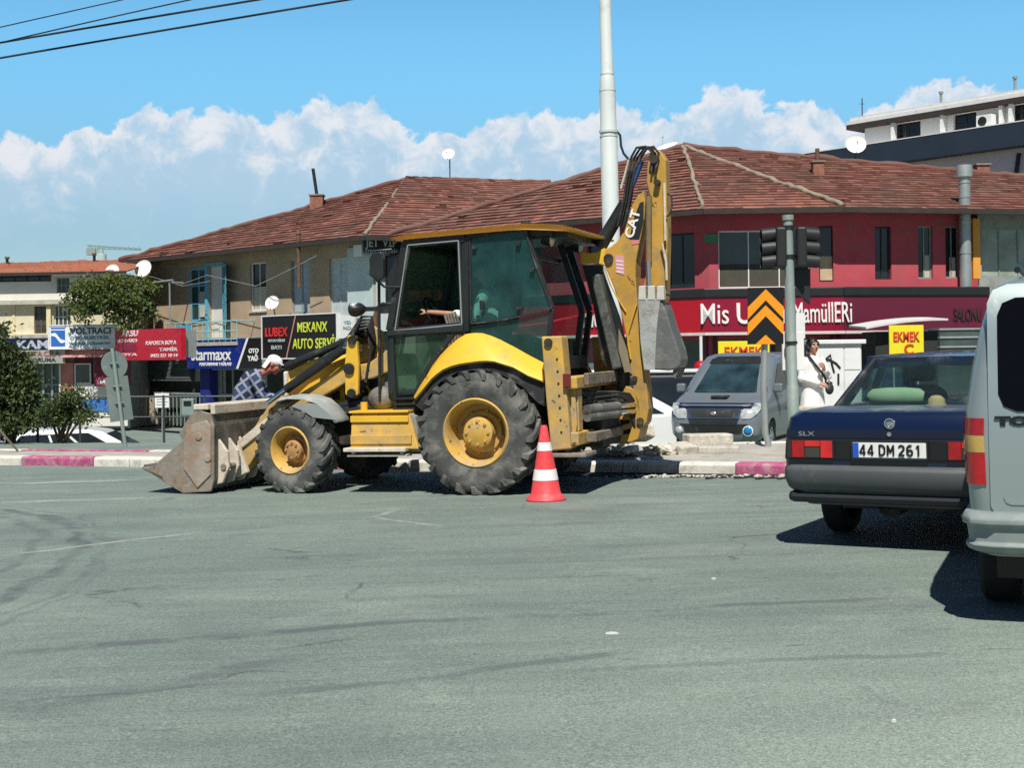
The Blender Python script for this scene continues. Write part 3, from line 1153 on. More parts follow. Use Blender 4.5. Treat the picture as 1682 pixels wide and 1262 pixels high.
text(mb, 'm\u00fcll', h * 1.3, None, None, gL.P(gL.uz(958, 540)[0], zb, 0.03), gL.d, up, depth=0.06, bold=h * 0.02, width=gL.uz(1000, 540)[0] - gL.uz(958, 540)[0])
mb.build('lettering', wtxt, red, world=True, keep=True)
u, z = gR.uz(1566, 527)
text(None, 'SALONU', 0.62, mat('letter_dark', (0.035, 0.02, 0.022), 0.5), red, gR.P(u, z, 0.02), gR.d, up, depth=0.04, bold=0.008, width=gR.uz(1612, 520)[0] - u)
# ground floor: recessed dark shopfronts behind slim posts
mb = MB()
for f, a, b in ((fM, 0.15, fM.L - 0.1), (fR, 0.15, fR.L - 0.2), (fL, 0.2, fL.L - 0.15)):
    n = max(2, int((b - a) / 2.3))
    for k in range(n):
        p, q = a + (b - a) * k / n + 0.06, a + (b - a) * (k + 1) / n - 0.06
        f.box(mb, (p, q, ZG + 0.3, zpb - 0.25), 0.006, 0.02)
mb.build('shopfront', grey_glass, red, world=True)
mb = MB()
for f, a, b in ((fM, 0.15, fM.L - 0.1), (fR, 0.15, fR.L - 0.2), (fL, 0.2, fL.L - 0.15)):
    n = max(2, int((b - a) / 2.3))
    for k in range(n + 1):
        p = a + (b - a) * k / n
        f.box(mb, (p - 0.055, p + 0.055, ZG, zpb - 0.13), 0.004, 0.08)
    f.box(mb, (a, b, ZG, ZG + 0.3), 0.004, 0.06)
mb.build('shopfront_frame', mat('maroon_frame', (0.09, 0.012, 0.025), 0.5), red, world=True)
mb = MB()   # a maroon poster panel in the left wing, white below
r = fL.rect(970, 562, 997, 596)
fL.box(mb, r, 0.09, 0.12)
mb.mi = 1
fL.box(mb, (r[0], r[1], r[2] - 0.7, r[2] - 0.01), 0.09, 0.12)
mb.build('door_panel', [mat('plum', (0.25, 0.06, 0.11), 0.6), white_m], red, world=True)
mb = MB()
r = fM.rect(1157, 385, 1178, 399)
fM.box(mb, r, 0.01, 0.05)
o = mb.build('street_name_plate', mat('green_plate', (0.03, 0.22, 0.09), 0.5), world=False)
tag(o, 'small green street name plate high on the red pier', 'sign')
# flue
p = fR.P(fR.uz(1577, 400)[0], 0, 0.32)
pz0, pz1 = fR.uz(1577, 460)[1], fR.uz(1577, 276)[1]
fl = thing('flue_pipe', 'tall galvanised flue with a wide cap rising through the eave of the red building', 'chimney', p)
MB().cyl((p.x, p.y, pz0 - 0.6), (p.x, p.y, pz1 - 0.2), 0.20, n=20).build('pipe', galv, fl, world=True, smooth=40)
MB().cyl((p.x, p.y, pz1 - 0.36), (p.x, p.y, pz1 + 0.05), 0.275, n=20).build('cap', galv, fl, world=True, smooth=40)
mb = MB()
for z in (pz0 + 0.9, pz0 + 2.0, ZE + 0.5, ZE + 1.0):
    mb.cyl((p.x, p.y, z), (p.x, p.y, z + 0.05), 0.215)
mb.build('joint_ring', galv, fl, world=True, smooth=40)


def roof_hit(px, py):
    """which slope of the red roof lies under a pixel"""
    return onplane(px, py, E2, nR.normalized())


def small_chimney(px, py, w, hgt, label, pipe=0.0, pm=rust, hit=None, lean=0.0):
    q = hit or roof_hit(px, py)
    c = thing('chimney', label, 'chimney', q, group='chimneys on the tiled roofs')
    MB().box(-w / 2, w / 2, -w / 2, w / 2, -0.35, hgt).build('stack', brickm, c, bevel=0.02)
    mb = MB()
    mb.box(-w / 2 - 0.05, w / 2 + 0.05, -w / 2 - 0.05, w / 2 + 0.05, hgt + 0.002, hgt + 0.07)
    mb.build('coping', mortar, c, bevel=0.01)
    if pipe:
        MB().cyl((0, 0, hgt), (lean, 0, hgt + pipe), 0.08, n=12).build('pipe', pm, c, smooth=40)
    return c


small_chimney(1343, 286, 0.42, 0.42, 'low brick chimney with a thin rusty pipe below the big dish', 0.55)
small_chimney(1612, 283, 0.5, 0.25, 'squat brick chimney just right of the capped flue')
# ------------------------------------------------------------------ long building on the left (workshops below, flats above)
ZL = 6.35
A_ = atz(600, 388, ZL)
B_ = atz(196, 430, ZL)
C_ = V((A_.x + 15, A_.y + 5.5, ZL))
PKs = at(666, 296, A_.y + 10.0)
PK2 = at(905, 300, PKs.y + 2.5)
ZGL = -1.8
lb = thing('workshop_building', 'long two storey building with peach upper walls, tiled hip roof and workshop signs', 'building', (A_.x, A_.y, ZGL))
tiled_roof(lb, [B_, A_, PKs], B_, A_, tiles_red, seed=21)
tiled_roof(lb, [A_, C_, PK2, PKs], A_, C_, tiles_red, seed=22)
mb = MB()
BKl = V((PKs.x - 8, PKs.y + 10, ZL))
mb.face([B_, PKs, BKl]).face([PKs, PK2, V((PK2.x, PK2.y + 9, ZL)), BKl]).face([PK2, C_, V((PK2.x, PK2.y + 9, ZL))])
mb.build('roof_back', tiles_red, lb, world=True)
ridge_cap(lb, PKs, A_ + V((0, 0, 0.05)), mortar, 0.085, 31)
ridge_cap(lb, PKs, B_ + V((0, 0, 0.05)), tiles_red, 0.12, 32)
ridge_cap(lb, PKs, PK2, tiles_red, 0.12, 33)
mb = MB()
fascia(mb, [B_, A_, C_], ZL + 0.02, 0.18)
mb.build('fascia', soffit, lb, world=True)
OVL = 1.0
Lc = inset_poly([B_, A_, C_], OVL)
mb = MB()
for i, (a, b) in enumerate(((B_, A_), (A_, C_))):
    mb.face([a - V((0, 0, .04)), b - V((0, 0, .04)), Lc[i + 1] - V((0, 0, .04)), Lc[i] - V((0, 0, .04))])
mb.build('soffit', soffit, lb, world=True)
fA = Facade(Lc[0], Lc[1])
fB = Facade(Lc[1], Lc[2])
zs = fA.uz(450, 552)[1]        # floor level of the flats
H = dict(door=fA.rect(343, 437, 368, 556), blue_l=fA.rect(313, 440, 341, 528), w2=fA.rect(411, 431, 437, 511), w3=fA.rect(478, 428, 509, 514), w4=fA.rect(541, 424, 571, 520), w0=fA.rect(232, 462, 252, 520))
mb = MB()
fA.wall(mb, 0, fA.L, zs, ZL - 0.04, list(H.values()))
fB.wall(mb, 0, fB.L, zs, ZL - 0.04, [(1.6, 2.5, zs + 0.9, ZL - 0.9), (3.6, 4.6, zs + 0.9, ZL - 0.9)])
bl, br = Lc[0] + V((3, 10, 0)), Lc[2] + V((0, 9, 0))
for a, b in ((Lc[0], bl), (bl, br), (br, Lc[2])):
    mb.face([V((a.x, a.y, ZGL)), V((b.x, b.y, ZGL)), V((b.x, b.y, ZL - 0.05)), V((a.x, a.y, ZL - 0.05))])
mb.build('wall', peach, lb, world=True)
mb = MB()
fA.wall(mb, 0, fA.L, ZGL, zs - 0.004, [])
fB.wall(mb, 0, fB.L, ZGL, zs - 0.004, [])
mb.build('ground_floor_wall', grey_wall, lb, world=True)
mb = MB()
uc = fA.uz(572, 450)[0]
fA.box(mb, (uc, fA.L - 0.01, zs, ZL - 0.3), 0.003, 0.06)
fB.box(mb, (0.06, 0.7, zs, ZL - 0.3), 0.003, 0.06)
mb.build('corner_pier', paleblue, lb, world=True)
fA.window(lb, H['w2'], white_m, dark_glass, 2, 1, sill=concrete, curt=((0.1, 0.9, 0.0, 0.5), curtain))
fA.window(lb, H['w3'], galv_g, mat('blue_shutter', (0.36, 0.43, 0.47), 0.7), 2, 1, sill=concrete)
fA.window(lb, H['w4'], paleblue, mat('pale_shutter', (0.50, 0.56, 0.57), 0.7), 2, 2, sill=concrete)
fA.window(lb, H['w0'], white_m, dark_glass, 1, 1, curt=((0.1, 0.9, 0.0, 0.8), curtain))
for a in (1.6, 3.6):
    fB.window(lb, (a, a + 0.95, zs + 0.9, ZL - 0.9), galv_g, dark_glass, 2, 1)
# blue balcony door with open casements
fA.window(lb, H['blue_l'], blueframe, grey_glass, 2, 3, fw=0.1, depth=-0.02, curt=((0.45, 0.92, 0.08, 0.55), curtain))
u0, u1, z0, z1 = H['door']
mb = MB()
fA.box(mb, (u0 - 0.18, u0 - 0.002, z0, z1 + 0.16), -0.05, 0.10)
fA.box(mb, (u1 + 0.002, u1 + 0.12, z0, z1 + 0.16), -0.05, 0.10)
fA.box(mb, (u0, u1, z1 + 0.002, z1 + 0.16), -0.05, 0.10)
dr = mb.build('balcony_door', blueframe, lb, world=True)
mb = MB()
fA.box(mb, (u0, u1, z0, z1), -0.215, -0.15)
mb.build('door_leaf', whitew, dr, world=True)
# right casement swung outwards
hu = fA.uz(388, 490)[0]
mb = MB()
q0 = fA.P(u1 + 0.12, z0 + 0.6, 0.12)
q1 = fA.P(hu, z0 + 0.6, 0.55)
hz = z1 - z0 - 0.6
dd = (q1 - q0)
for t0, t1 in ((0, 0.1), (0.48, 0.56), (0.9, 1.0)):
    mb.ext([q0 + dd * t0, q0 + dd * t1, q0 + dd * t1 + V((0, 0, hz)), q0 + dd * t0 + V((0, 0, hz))], fA.n * 0.05)
for zz in (0, hz * 0.35, hz * 0.62, hz - 0.1):
    mb.ext([q0 + V((0, 0, zz)), q1 + V((0, 0, zz)), q1 + V((0, 0, zz + 0.1)), q0 + V((0, 0, zz + 0.1))], fA.n * 0.044)
cs = mb.build('open_casement', blueframe, lb, world=True)
mb = MB()
mb.ext([q0 + fA.n * 0.02, q1 + fA.n * 0.02, q1 + fA.n * 0.02 + V((0, 0, hz)), q0 + fA.n * 0.02 + V((0, 0, hz))], fA.n * 0.006)
mb.build('pane', grey_glass, cs, world=True)
# balcony slab and railing
b0, b1 = fA.uz(300, 560)[0], fA.uz(420, 558)[0]
bz = fA.uz(360, 562, 1.0)[1]
mb = MB()
fA.box(mb, (b0, b1, bz - 0.16, bz), 0.004, 1.05)
bal = mb.build('balcony_slab', concrete, lb, world=True)
mb = MB()
for k in range(14):
    u = b0 + 0.05 + (b1 - b0 - 0.1) * k / 13
    mb.cyl(fA.P(u, bz, 1.0), fA.P(u, bz + 0.95, 1.0), 0.016, n=6)
for z in (0.12, 0.5, 0.95):
    mb.cyl(fA.P(b0 + 0.05, bz + z, 1.0), fA.P(b1 - 0.05, bz + z, 1.0), 0.025, n=6)
for u in (b0 + 0.05, b1 - 0.05):
    mb.cyl(fA.P(u, bz + 0.95, 1.0), fA.P(u, bz + 0.95, 0.0), 0.025, n=6)
mb.build('railing', turq, bal, world=True)
mb = MB()
fA.box(mb, (fA.uz(316, 560)[0], fA.uz(343, 560)[0], bz + 0.06, bz + 0.85), 0.9, 0.97)
mb.build('railing_panel', mat('blue_panel', (0.10, 0.36, 0.55), 0.6), bal, world=True)
# second terrace on the left with dark rods
t0, t1 = fA.uz(205, 560)[0], fA.uz(298, 560)[0]
tz = fA.uz(260, 545, 1.2)[1]
mb = MB()
fA.box(mb, (t0, t1, tz - 0.18, tz), 0.004, 1.4)
ter = mb.build('terrace_slab', concrete, lb, world=True)
mb = MB()
R = random.Random(9)
for k in range(11):
    u = t0 + 0.2 + (t1 - t0 - 0.4) * k / 10
    mb.cyl(fA.P(u, tz, 1.3), fA.P(u + 0.1, tz + R.uniform(0.7, 1.2), 1.45), 0.02, n=6)
mb.cyl(fA.P(t0 + 0.1, tz + 0.75, 1.32), fA.P(t1 - 0.1, tz + 0.75, 1.32), 0.03, n=6)
fA.box(mb, (fA.uz(255, 500)[0], fA.uz(292, 500)[0], tz + 0.95, tz + 1.35), 1.2, 1.24)
mb.build('railing', blk, ter, world=True)
# pergola beam
zz = fA.uz(250, 466, 1.3)[1]
mb = MB()
pu0, pu1 = fA.uz(172, 470)[0], fA.uz(322, 462)[0]
mb.cyl(fA.P(pu0, zz - 0.1, 1.3), fA.P(pu1, zz + 0.08, 1.3), 0.06, n=8)
for u in (pu0 + 0.2, pu0 + 2.0, pu1 - 0.3):
    mb.cyl(fA.P(u, zz, 1.3), fA.P(u, zz, 0.0), 0.04, n=6)
for u in (pu0 + 0.3, pu1 - 0.3):
    mb.cyl(fA.P(u, tz - 0.1, 1.28), fA.P(u, zz, 1.28), 0.045, n=6)
mb.build('pergola', galv, lb, world=True)
# ground floor shops
OUTS = 0.9
mb = MB()
r = fA.rect(216, 593, 312, 626, 0.3)
for k in range(9):
    z = r[2] + (r[3] - r[2]) * k / 9
    fA.box(mb, (r[0], r[1], z + 0.012, z + (r[3] - r[2]) / 9 - 0.004), 0.06, 0.32 + 0.02 * (k % 2))
mb.build('roller_shutter', mat('shutter_grey', (0.10, 0.12, 0.125), 0.5), lb, world=True)
mb = MB()
zgf = ZGL
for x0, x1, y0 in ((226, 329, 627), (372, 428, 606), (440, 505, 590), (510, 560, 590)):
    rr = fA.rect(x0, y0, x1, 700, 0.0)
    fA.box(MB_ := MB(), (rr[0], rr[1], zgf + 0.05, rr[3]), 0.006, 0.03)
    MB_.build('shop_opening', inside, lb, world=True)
mb = MB()
rr = fA.rect(366, 608, 425, 700, 0)
for k in range(4):
    u = rr[0] + (rr[1] - rr[0]) * k / 3
    fA.box(mb, (u - 0.05, u + 0.05, zgf, rr[3]), 0.035, 0.1)
fA.box(mb, (rr[0], rr[1], rr[3] - 1.2, rr[3] - 1.1), 0.036, 0.09)
fA.box(mb, (rr[0] - 0.1, rr[1] + 2.4, rr[3], rr[3] + 0.1), 0.004, 0.5)
mb.build('shop_frame', galv_g, lb, world=True)
mb = MB()
rr = fA.rect(330, 606, 344, 715, 0.3)
fA.box(mb, (rr[0] + 0.25, rr[1] + 0.3, zgf, rr[3]), 0.05, 0.5)
mb.build('pilaster', mat('blue_pillar', (0.02, 0.03, 0.22), 0.5), lb, world=True)
mb = MB()
rr = fA.rect(222, 650, 252, 715, 0.3)
fA.box(mb, (rr[0], rr[1], zgf, rr[3]), 0.05, 0.4)
mb.build('pilaster', mat('tan_boards', (0.52, 0.43, 0.30), 0.8), lb, world=True)
mb = MB()      # half-open steel gate with vertical bars
rr = fA.rect(256, 648, 330, 715, 0.4)
for k in range(13):
    u = rr[0] + (rr[1] - rr[0]) * k / 12
    mb.cyl(fA.P(u, zgf, 0.45), fA.P(u, rr[3], 0.45), 0.03, n=6)
fA.box(mb, (rr[0], rr[1], rr[3], rr[3] + 0.09), 0.41, 0.49)
mb.build('gate', galv_g, lb, world=True)


# ------------------------------------------------------------------ signs on the workshop row
def sign(px, f, out, mpanel, label, depth=0.16, frame=None, name='shop_sign', skew=0):
    x0, y0, x1, y1 = px
    r = f.rect(x0, y0, x1, y1, out)
    o = thing(name, label, 'sign', f.P((r[0] + r[1]) / 2, r[2], out))
    mb = MB()
    f.box(mb, r, out - depth, out)
    mb.build('board', mpanel, o, world=True, bevel=0.01)
    if frame:
        mb = MB()
        t = 0.05
        for q in ((r[0] - t, r[1] + t, r[3] + 0.001, r[3] + t), (r[0] - t, r[1] + t, r[2] - t, r[2] - 0.001), (r[0] - t, r[0] - 0.001, r[2], r[3]), (r[1] + 0.001, r[1] + t, r[2], r[3])):
            f.box(mb, q, out - depth, out + 0.03)
        mb.build('frame', frame, o, world=True)
    mb = MB()
    for u in (r[0] + 0.3, r[1] - 0.3):
        f.box(mb, (u - 0.04, u + 0.04, r[2] + 0.1, r[3] - 0.1), min(0.004, out - 0.9), out - depth - 0.002)
        mb.build('bracket', galv, o, world=True)
        mb = MB()
    return o, r


def line(mb, f, out, x0, y0, x1, body, hpx, bold=0.0, shear=0.0):
    """letters whose base line runs from pixel (x0,y0) to x1, capital height hpx"""
    u0, z = f.uz(x0, y0, out)
    u1 = f.uz(x1, y0, out)[0]
    hh = f.uz(x0, y0 - hpx, out)[1] - z
    return text(mb, body, hh / 0.69, None, None, f.P(u0, z, out + 0.012), f.d, up, depth=0.02, bold=bold, width=u1 - u0, shear=shear)


def prt(mb, o, m, name='lettering'):
    return mb.build(name, m, o, world=True, keep=True)


wt = mat('sign_white', (0.80, 0.80, 0.78), 0.5, var=0.02)
# blue sign
o, r = sign((307, 557, 408, 606), fA, 1.0, mat('royal_blue', (0.006, 0.02, 0.20), 0.35, var=0.12, dirt=(0.06, 0.07, 0.16), damt=0.2), 'royal blue shop sign with white lower case lettering and a slanted end', 0.2)
mb = MB()
line(mb, fA, 1.0, 315, 592, 380, 'starmaxx', 19, 0.012)
line(mb, fA, 1.0, 328, 601, 380, 'PERFORMANS YA\u011eLARI', 5, 0.004)
prt(mb, o, wt)
mb = MB()
u0, z0 = fA.uz(391, 606, 1.0)
u1, z1 = fA.uz(408, 558, 1.0)
uu = fA.uz(430, 580, 1.0)[0]
mb.ext([fA.P(u0, r[2], 1.004), fA.P(uu, r[2], 1.004), fA.P(uu, r[3], 1.004), fA.P(u1, r[3], 1.004)], fA.n * 0.02)
mb.build('end_panel', mat('sign_black', (0.012, 0.012, 0.014), 0.35), o, world=True)
mb = MB()
mb.ext([fA.P(u0 - 0.1, r[2], 1.0), fA.P(u0 + 0.06, r[2], 1.0), fA.P(u1 + 0.06, r[3], 1.0), fA.P(u1 - 0.1, r[3], 1.0)], fA.n * 0.035)
mb.build('stripe', wt, o, world=True)
mb = MB()
line(mb, fA, 1.03, 409, 580, 425, 'OTO', 7, 0.01)
line(mb, fA, 1.03, 407, 593, 426, 'YA\u011e', 8, 0.01)
prt(mb, o, wt)
# black service sign
o, r = sign((431, 518, 553, 588), fA, 1.25, mat('sign_black2', (0.012, 0.012, 0.013), 0.3), 'large black garage sign with red and lime green lettering', 0.2, frame=white_m)
mb = MB()
line(mb, fA, 1.25, 436, 553, 473, 'LUBEX', 14, 0.012)
prt(mb, o, mat('sign_red_text', (0.62, 0.03, 0.03), 0.5))
mb = MB()
line(mb, fA, 1.25, 441, 562, 468, 'MOTOR YA\u011eLARI', 4, 0.004)
line(mb, fA, 1.25, 446, 574, 463, 'BAYi', 6, 0.006)
prt(mb, o, mat('sign_grey_text', (0.40, 0.46, 0.46), 0.5))
mb = MB()
line(mb, fA, 1.25, 489, 546, 538, 'MEKANX', 16, 0.004)
line(mb, fA, 1.25, 481, 573, 556, 'AUTO SERV\u0130S', 16, 0.006)
prt(mb, o, mat('sign_lime_text', (0.62, 0.72, 0.06), 0.5))
mb = MB()
u0 = fA.uz(470, 588, 1.25)[0]
u1 = fA.uz(485, 518, 1.25)[0]
mb.ext([fA.P(u0, r[2], 1.252), fA.P(u0 + 0.07, r[2], 1.252), fA.P(u1 + 0.07, r[3], 1.252), fA.P(u1, r[3], 1.252)], fA.n * 0.02)
mb.build('stripe', mat('sign_rose', (0.6, 0.25, 0.22), 0.5), o, world=True)
# small white sign right of it
o, r = sign((556, 519, 582, 556), fA, 1.2, white_m, 'small white panel with grey print beside the black garage sign', 0.12)
mb = MB()
line(mb, fA, 1.2, 565, 532, 577, 'YED', 5, 0.004)
line(mb, fA, 1.2, 564, 541, 578, 'PAR\u00c7A', 5, 0.004)
prt(mb, o, mat('sign_grey_text', (0.40, 0.46, 0.46), 0.5))
# sign on the side street face
fBs = fB
zt = fB.uz(625, 387, 0.5)
o = thing('shop_sign', 'narrow dark navy sign with pale capitals up under the eave at the corner', 'sign', fB.P(1.5, zt[1] - 1, 0.5))
r = (fB.uz(598, 400, 0.5)[0], fB.uz(700, 400, 0.5)[0], fB.uz(625, 415, 0.5)[1], zt[1])
mb = MB()
fB.box(mb, r, 0.35, 0.5)
mb.build('board', mat('navy_sign', (0.012, 0.016, 0.03), 0.5), o, world=True)
mb = MB()
line(mb, fB, 0.5, 600, 405, 622, 'JET', 13, 0.01)
line(mb, fB, 0.5, 628, 405, 652, 'V\u0130P', 13, 0.01)
line(mb, fB, 0.5, 600, 415, 655, 'OTO ELEKTR\u0130K', 5, 0.004)
prt(mb, o, mat('sign_pale', (0.55, 0.60, 0.60), 0.5))
# lamp box on the corner
r = fA.rect(583, 402, 597, 421, 0.5)
o = thing('lamp_box', 'small white floodlight box under the eave at the corner of the workshop building', 'lamp', fA.P(r[0], r[2], 0.5))
mb = MB()
fA.box(mb, r, 0.35, 0.6)
mb.build('housing', white_m, o, world=True, bevel=0.02)
mb = MB()
fA.box(mb, (r[0] + 0.1, r[1] - 0.1, r[2] + 0.1, r[3] - 0.1), 0.0, 0.349)
mb.build('bracket', galv, o, world=True)

# ------------------------------------------------------------------ low building at the far left
YF = 62.0
P0, P1 = at(-140, 500, YF + 0.6), at(210, 500, YF)
fF = Facade(P0, P1)
ZF = fF.uz(100, 452)[1]
zmid = fF.uz(60, 550)[1]
fb = thing('old_shop_building', 'cream and white two storey shop building with a low salmon tiled roof', 'building', fF.P(fF.L, ZGL))
Hf = dict(w=fF.rect(93, 456, 114, 481), clr=fF.rect(-20, 452, 84, 463), door=fF.rect(56, 503, 76, 548), grid=fF.rect(88, 501, 116, 540))
mb = MB()
zl = fF.uz(60, 497)[1]
fF.wall(mb, 0, fF.L, zl, ZF, [Hf['w'], Hf['clr']])
mb.build('wall', whitew, fb, world=True)
mb = MB()
fF.wall(mb, 0, fF.L, zmid, zl - 0.004, [Hf['door'], Hf['grid']])
mb.build('lower_wall', cream, fb, world=True)
mb = MB()
fF.wall(mb, 0, fF.L, ZGL, zmid - 0.004, [])
bkl, bkr = P0 + V((0, 9, 0)), P1 + V((0, 9, 0))
for a, b in ((P0, bkl), (bkl, bkr), (bkr, P1)):
    mb.face([V((a.x, a.y, ZGL)), V((b.x, b.y, ZGL)), V((b.x, b.y, ZF)), V((a.x, a.y, ZF))])
mb.build('ground_floor_wall', grey_wall, fb, world=True)
fF.window(fb, Hf['w'], galv_g, grey_glass, 3, 2, fw=0.05)
fF.window(fb, Hf['clr'], soffit, dark_glass, 5, 1, fw=0.05)
fF.window(fb, Hf['grid'], white_m, grey_glass, 4, 2, fw=0.05)
fF.window(fb, Hf['door'], rust, grey_glass, 2, 3, fw=0.06, name='door')
mb = MB()
fF.box(mb, (0, fF.L - 1.2, zl - 0.1, zl + 0.1), 0.004, 0.35)
fF.box(mb, (0, fF.uz(120, 545)[0], zmid - 0.22, zmid), 0.004, 0.6)
mb.build('ledge', concrete, fb, world=True)
mb = MB()
fF.box(mb, (fF.uz(20, 530)[0], fF.uz(25, 530)[0], zmid, zl - 0.1), 0.004, 0.03)
fF.box(mb, (fF.uz(79, 530)[0], fF.uz(86, 530)[0], zmid, zl - 0.1), 0.004, 0.2)
mb.build('pilaster', mat('yellowish_plaster', (0.66, 0.58, 0.34), 0.9), fb, world=True)
salmon = tilemat('salmon_tiles', (0.40, 0.16, 0.10), (0.56, 0.25, 0.165), (0.42, 0.24, 0.17))
ea0, ea1 = fF.P(0, ZF + 0.05, 0.5), fF.P(fF.L + 0.1, ZF + 0.05, 0.5)
zr = at(195, 430, YF + 5).z
rd0, rd1 = fF.P(0, at(0, 441, YF + 5).z, -4.5), fF.P(fF.L + 0.1, zr, -4.5)
rd0.z = ZF + 0.05 + (rd1.z - ZF - 0.05) * 0.55
tiled_roof(fb, [ea0, ea1, rd1], ea0, ea1, salmon, seed=41)
tiled_roof(fb, [ea0, rd1, rd0], ea0, ea1, salmon, seed=42)
mb = MB()
mb.bar(rd0 + V((0, 0, 0.02)), rd1 + V((0, 0, 0.02)), 0.3, 0.16)
mb.bar(ea0, ea1, 0.1, 0.14)
mb.build('ridge_flashing', soffit, fb, world=True)
for px, pyt, lab in ((12, 424, 'thin black stove pipe at the far left end of the salmon roof'), (155, 418, 'short black stove pipe in front of the tower crane')):
    q = at(px, 446 if px < 100 else 436, YF + 4.4)
    tz2 = at(px, pyt, YF + 4.4).z
    o = thing('stove_pipe', lab, 'chimney', q, group='thin stove pipes')
    MB().cyl((0, 0, -0.6), (0, 0, tz2 - q.z), 0.075, n=10).build('pipe', blk, o, smooth=40)
    MB().cyl((0, 0, tz2 - q.z - 0.04), (0, 0, tz2 - q.z + 0.06), 0.12, n=10).build('cowl', rust, o, smooth=40)
# its shopfronts
mb = MB()
for x0, x1, y0, y1 in ((44, 102, 600, 700),):
    fF.box(mb, fF.rect(x0, y0, x1, y1), 0.006, 0.04)
mb.build('shopfront', grey_glass, fb, world=True)
mb = MB()
r = fF.rect(44, 598, 102, 700)
for k in range(5):
    u = r[0] + (r[1] - r[0]) * k / 4
    fF.box(mb, (u - 0.05, u + 0.05, r[2], r[3]), 0.045, 0.12)
fF.box(mb, (r[0], r[1], r[3] - 1.05, r[3] - 0.95), 0.046, 0.11)
mb.build('shopfront_frame', galv_g, fb, world=True)
mb = MB()
fF.box(mb, fF.rect(103, 596, 124, 660), 0.05, 0.25)
mb.build('pilaster', mat('salmon_board', (0.55, 0.20, 0.16), 0.8), fb, world=True)
mb = MB()
fF.box(mb, fF.rect(101, 598, 104, 660), 0.05, 0.3)
fF.box(mb, fF.rect(121, 631, 212, 655), 0.05, 0.2)
fF.box(mb, fF.rect(121, 676, 212, 700), 0.05, 0.2)
mb.build('plinth', whitew, fb, world=True)
mb = MB()
fF.box(mb, fF.rect(124, 582, 153, 630), 0.05, 0.12)
mb.build('dark_red_wall', mat('dark_red', (0.16, 0.02, 0.03), 0.7), fb, world=True)
fF.window(fb, fF.rect(125, 597, 152, 631), white_m, grey_glass, 1, 1, depth=0.18)
mb = MB()
fF.box(mb, fF.rect(140, 656, 212, 676), 0.05, 0.24)
mb.build('blue_panel', mat('blue_lattice', (0.05, 0.16, 0.42), 0.5, var=0.5, vs=9), fb, world=True)
mb = MB()
r = fF.rect(116, 574, 182, 585)
mb.ext([fF.P(r[0], r[3], 0.1), fF.P(r[1], r[3], 0.1), fF.P(r[1], r[2], 1.1), fF.P(r[0], r[2], 1.1)], (0, 0, -0.06))
mb.build('awning', mat('pink_awning', (0.60, 0.28, 0.28), 0.7, dirt=(0.4, 0.25, 0.22), damt=0.3), fb, world=True)
# signs there
o, r = sign((-30, 556, 82, 576), fF, 0.9, mat('deep_navy', (0.008, 0.014, 0.05), 0.4), 'dark navy sign with wide spaced grey capitals half behind the tree', 0.15)
mb = MB()
line(mb, fF, 0.9, 28, 573, 80, 'KAM', 13, 0.02)
prt(mb, o, mat('letter_greyblue', (0.42, 0.46, 0.52), 0.5))
o, r = sign((-30, 576, 106, 598), fF, 0.95, mat('grey_sign', (0.33, 0.35, 0.31), 0.6), 'grey sign with dull red and black words below the navy one', 0.12)
mb = MB()
line(mb, fF, 0.95, 5, 586, 98, 'BOYA PASTA C\u0130LA', 8, 0.008)
prt(mb, o, mat('dull_red_text', (0.30, 0.10, 0.09), 0.6))
mb = MB()
line(mb, fF, 0.95, 5, 595, 92, 'MOTOR KORUMA', 6, 0.008)
prt(mb, o, mat('dark_text', (0.05, 0.05, 0.05), 0.6))
o, r = sign((81, 535, 188, 572), fF, 1.1, mat('sign_board_white', (0.78, 0.79, 0.78), 0.4, var=0.04, dirt=(0.52, 0.53, 0.5), damt=0.2), 'white shop sign with a blue square emblem at its left end', 0.2, frame=white_m)
mb = MB()
q = fF.rect(84, 538, 107, 569, 1.1)
fF.box(mb, q, 1.102, 1.115)
mb.build('emblem_square', mat('emblem_blue', (0.03, 0.14, 0.50), 0.4), o, world=True)
mb = MB()
uw, zw = q[1] - q[0], q[3] - q[2]
sw = []
for k in range(13):
    t = k / 12
    sw.append((q[0] + uw * t, q[2] + zw * (0.62 - 0.36 * sstep(0.25, 0.75, t))))
lo = [fF.P(u, z - 0.05 - 0.05 * math.sin(PI * i / 12), 1.118) for i, (u, z) in enumerate(sw)]
hi = [fF.P(u, z + 0.04 + 0.06 * math.sin(PI * i / 12), 1.118) for i, (u, z) in enumerate(sw)]
for i in range(12):
    mb.ext([lo[i], lo[i + 1], hi[i + 1], hi[i]], fF.n * 0.01)
fF.box(mb, (q[0], q[1], q[3] - 0.14, q[3] - 0.09), 1.118, 1.128)
mb.build('emblem_wave', wt, o, world=True)
mb = MB()
line(mb, fF, 1.1, 115, 549, 182, 'VOLTRACI', 10, 0.01)
prt(mb, o, mat('dark_blue_text', (0.05, 0.08, 0.14), 0.5))
mb = MB()
line(mb, fF, 1.1, 115, 558, 180, 'OTO ELEKTR\u0130K', 5, 0.006)
line(mb, fF, 1.1, 115, 567, 180, 'AK\u00dc MAR\u015e D\u0130NAMOSU', 4, 0.004)
prt(mb, o, mat('sign_teal_text', (0.12, 0.25, 0.36), 0.5))
ro = fA
fS = Facade(at(189, 566, 60.4), at(297, 566, 56.0))
o, r = sign((189, 541, 297, 592), fS, 0.0, mat('sign_red', (0.50, 0.008, 0.03), 0.4, var=0.12, dirt=(0.40, 0.06, 0.07), damt=0.25), 'crimson shop sign with small white print on both ends', 0.25, frame=None)
mb = MB()
line(mb, fS, 0.0, 200, 553, 227, 'AKSU', 9, 0.01)
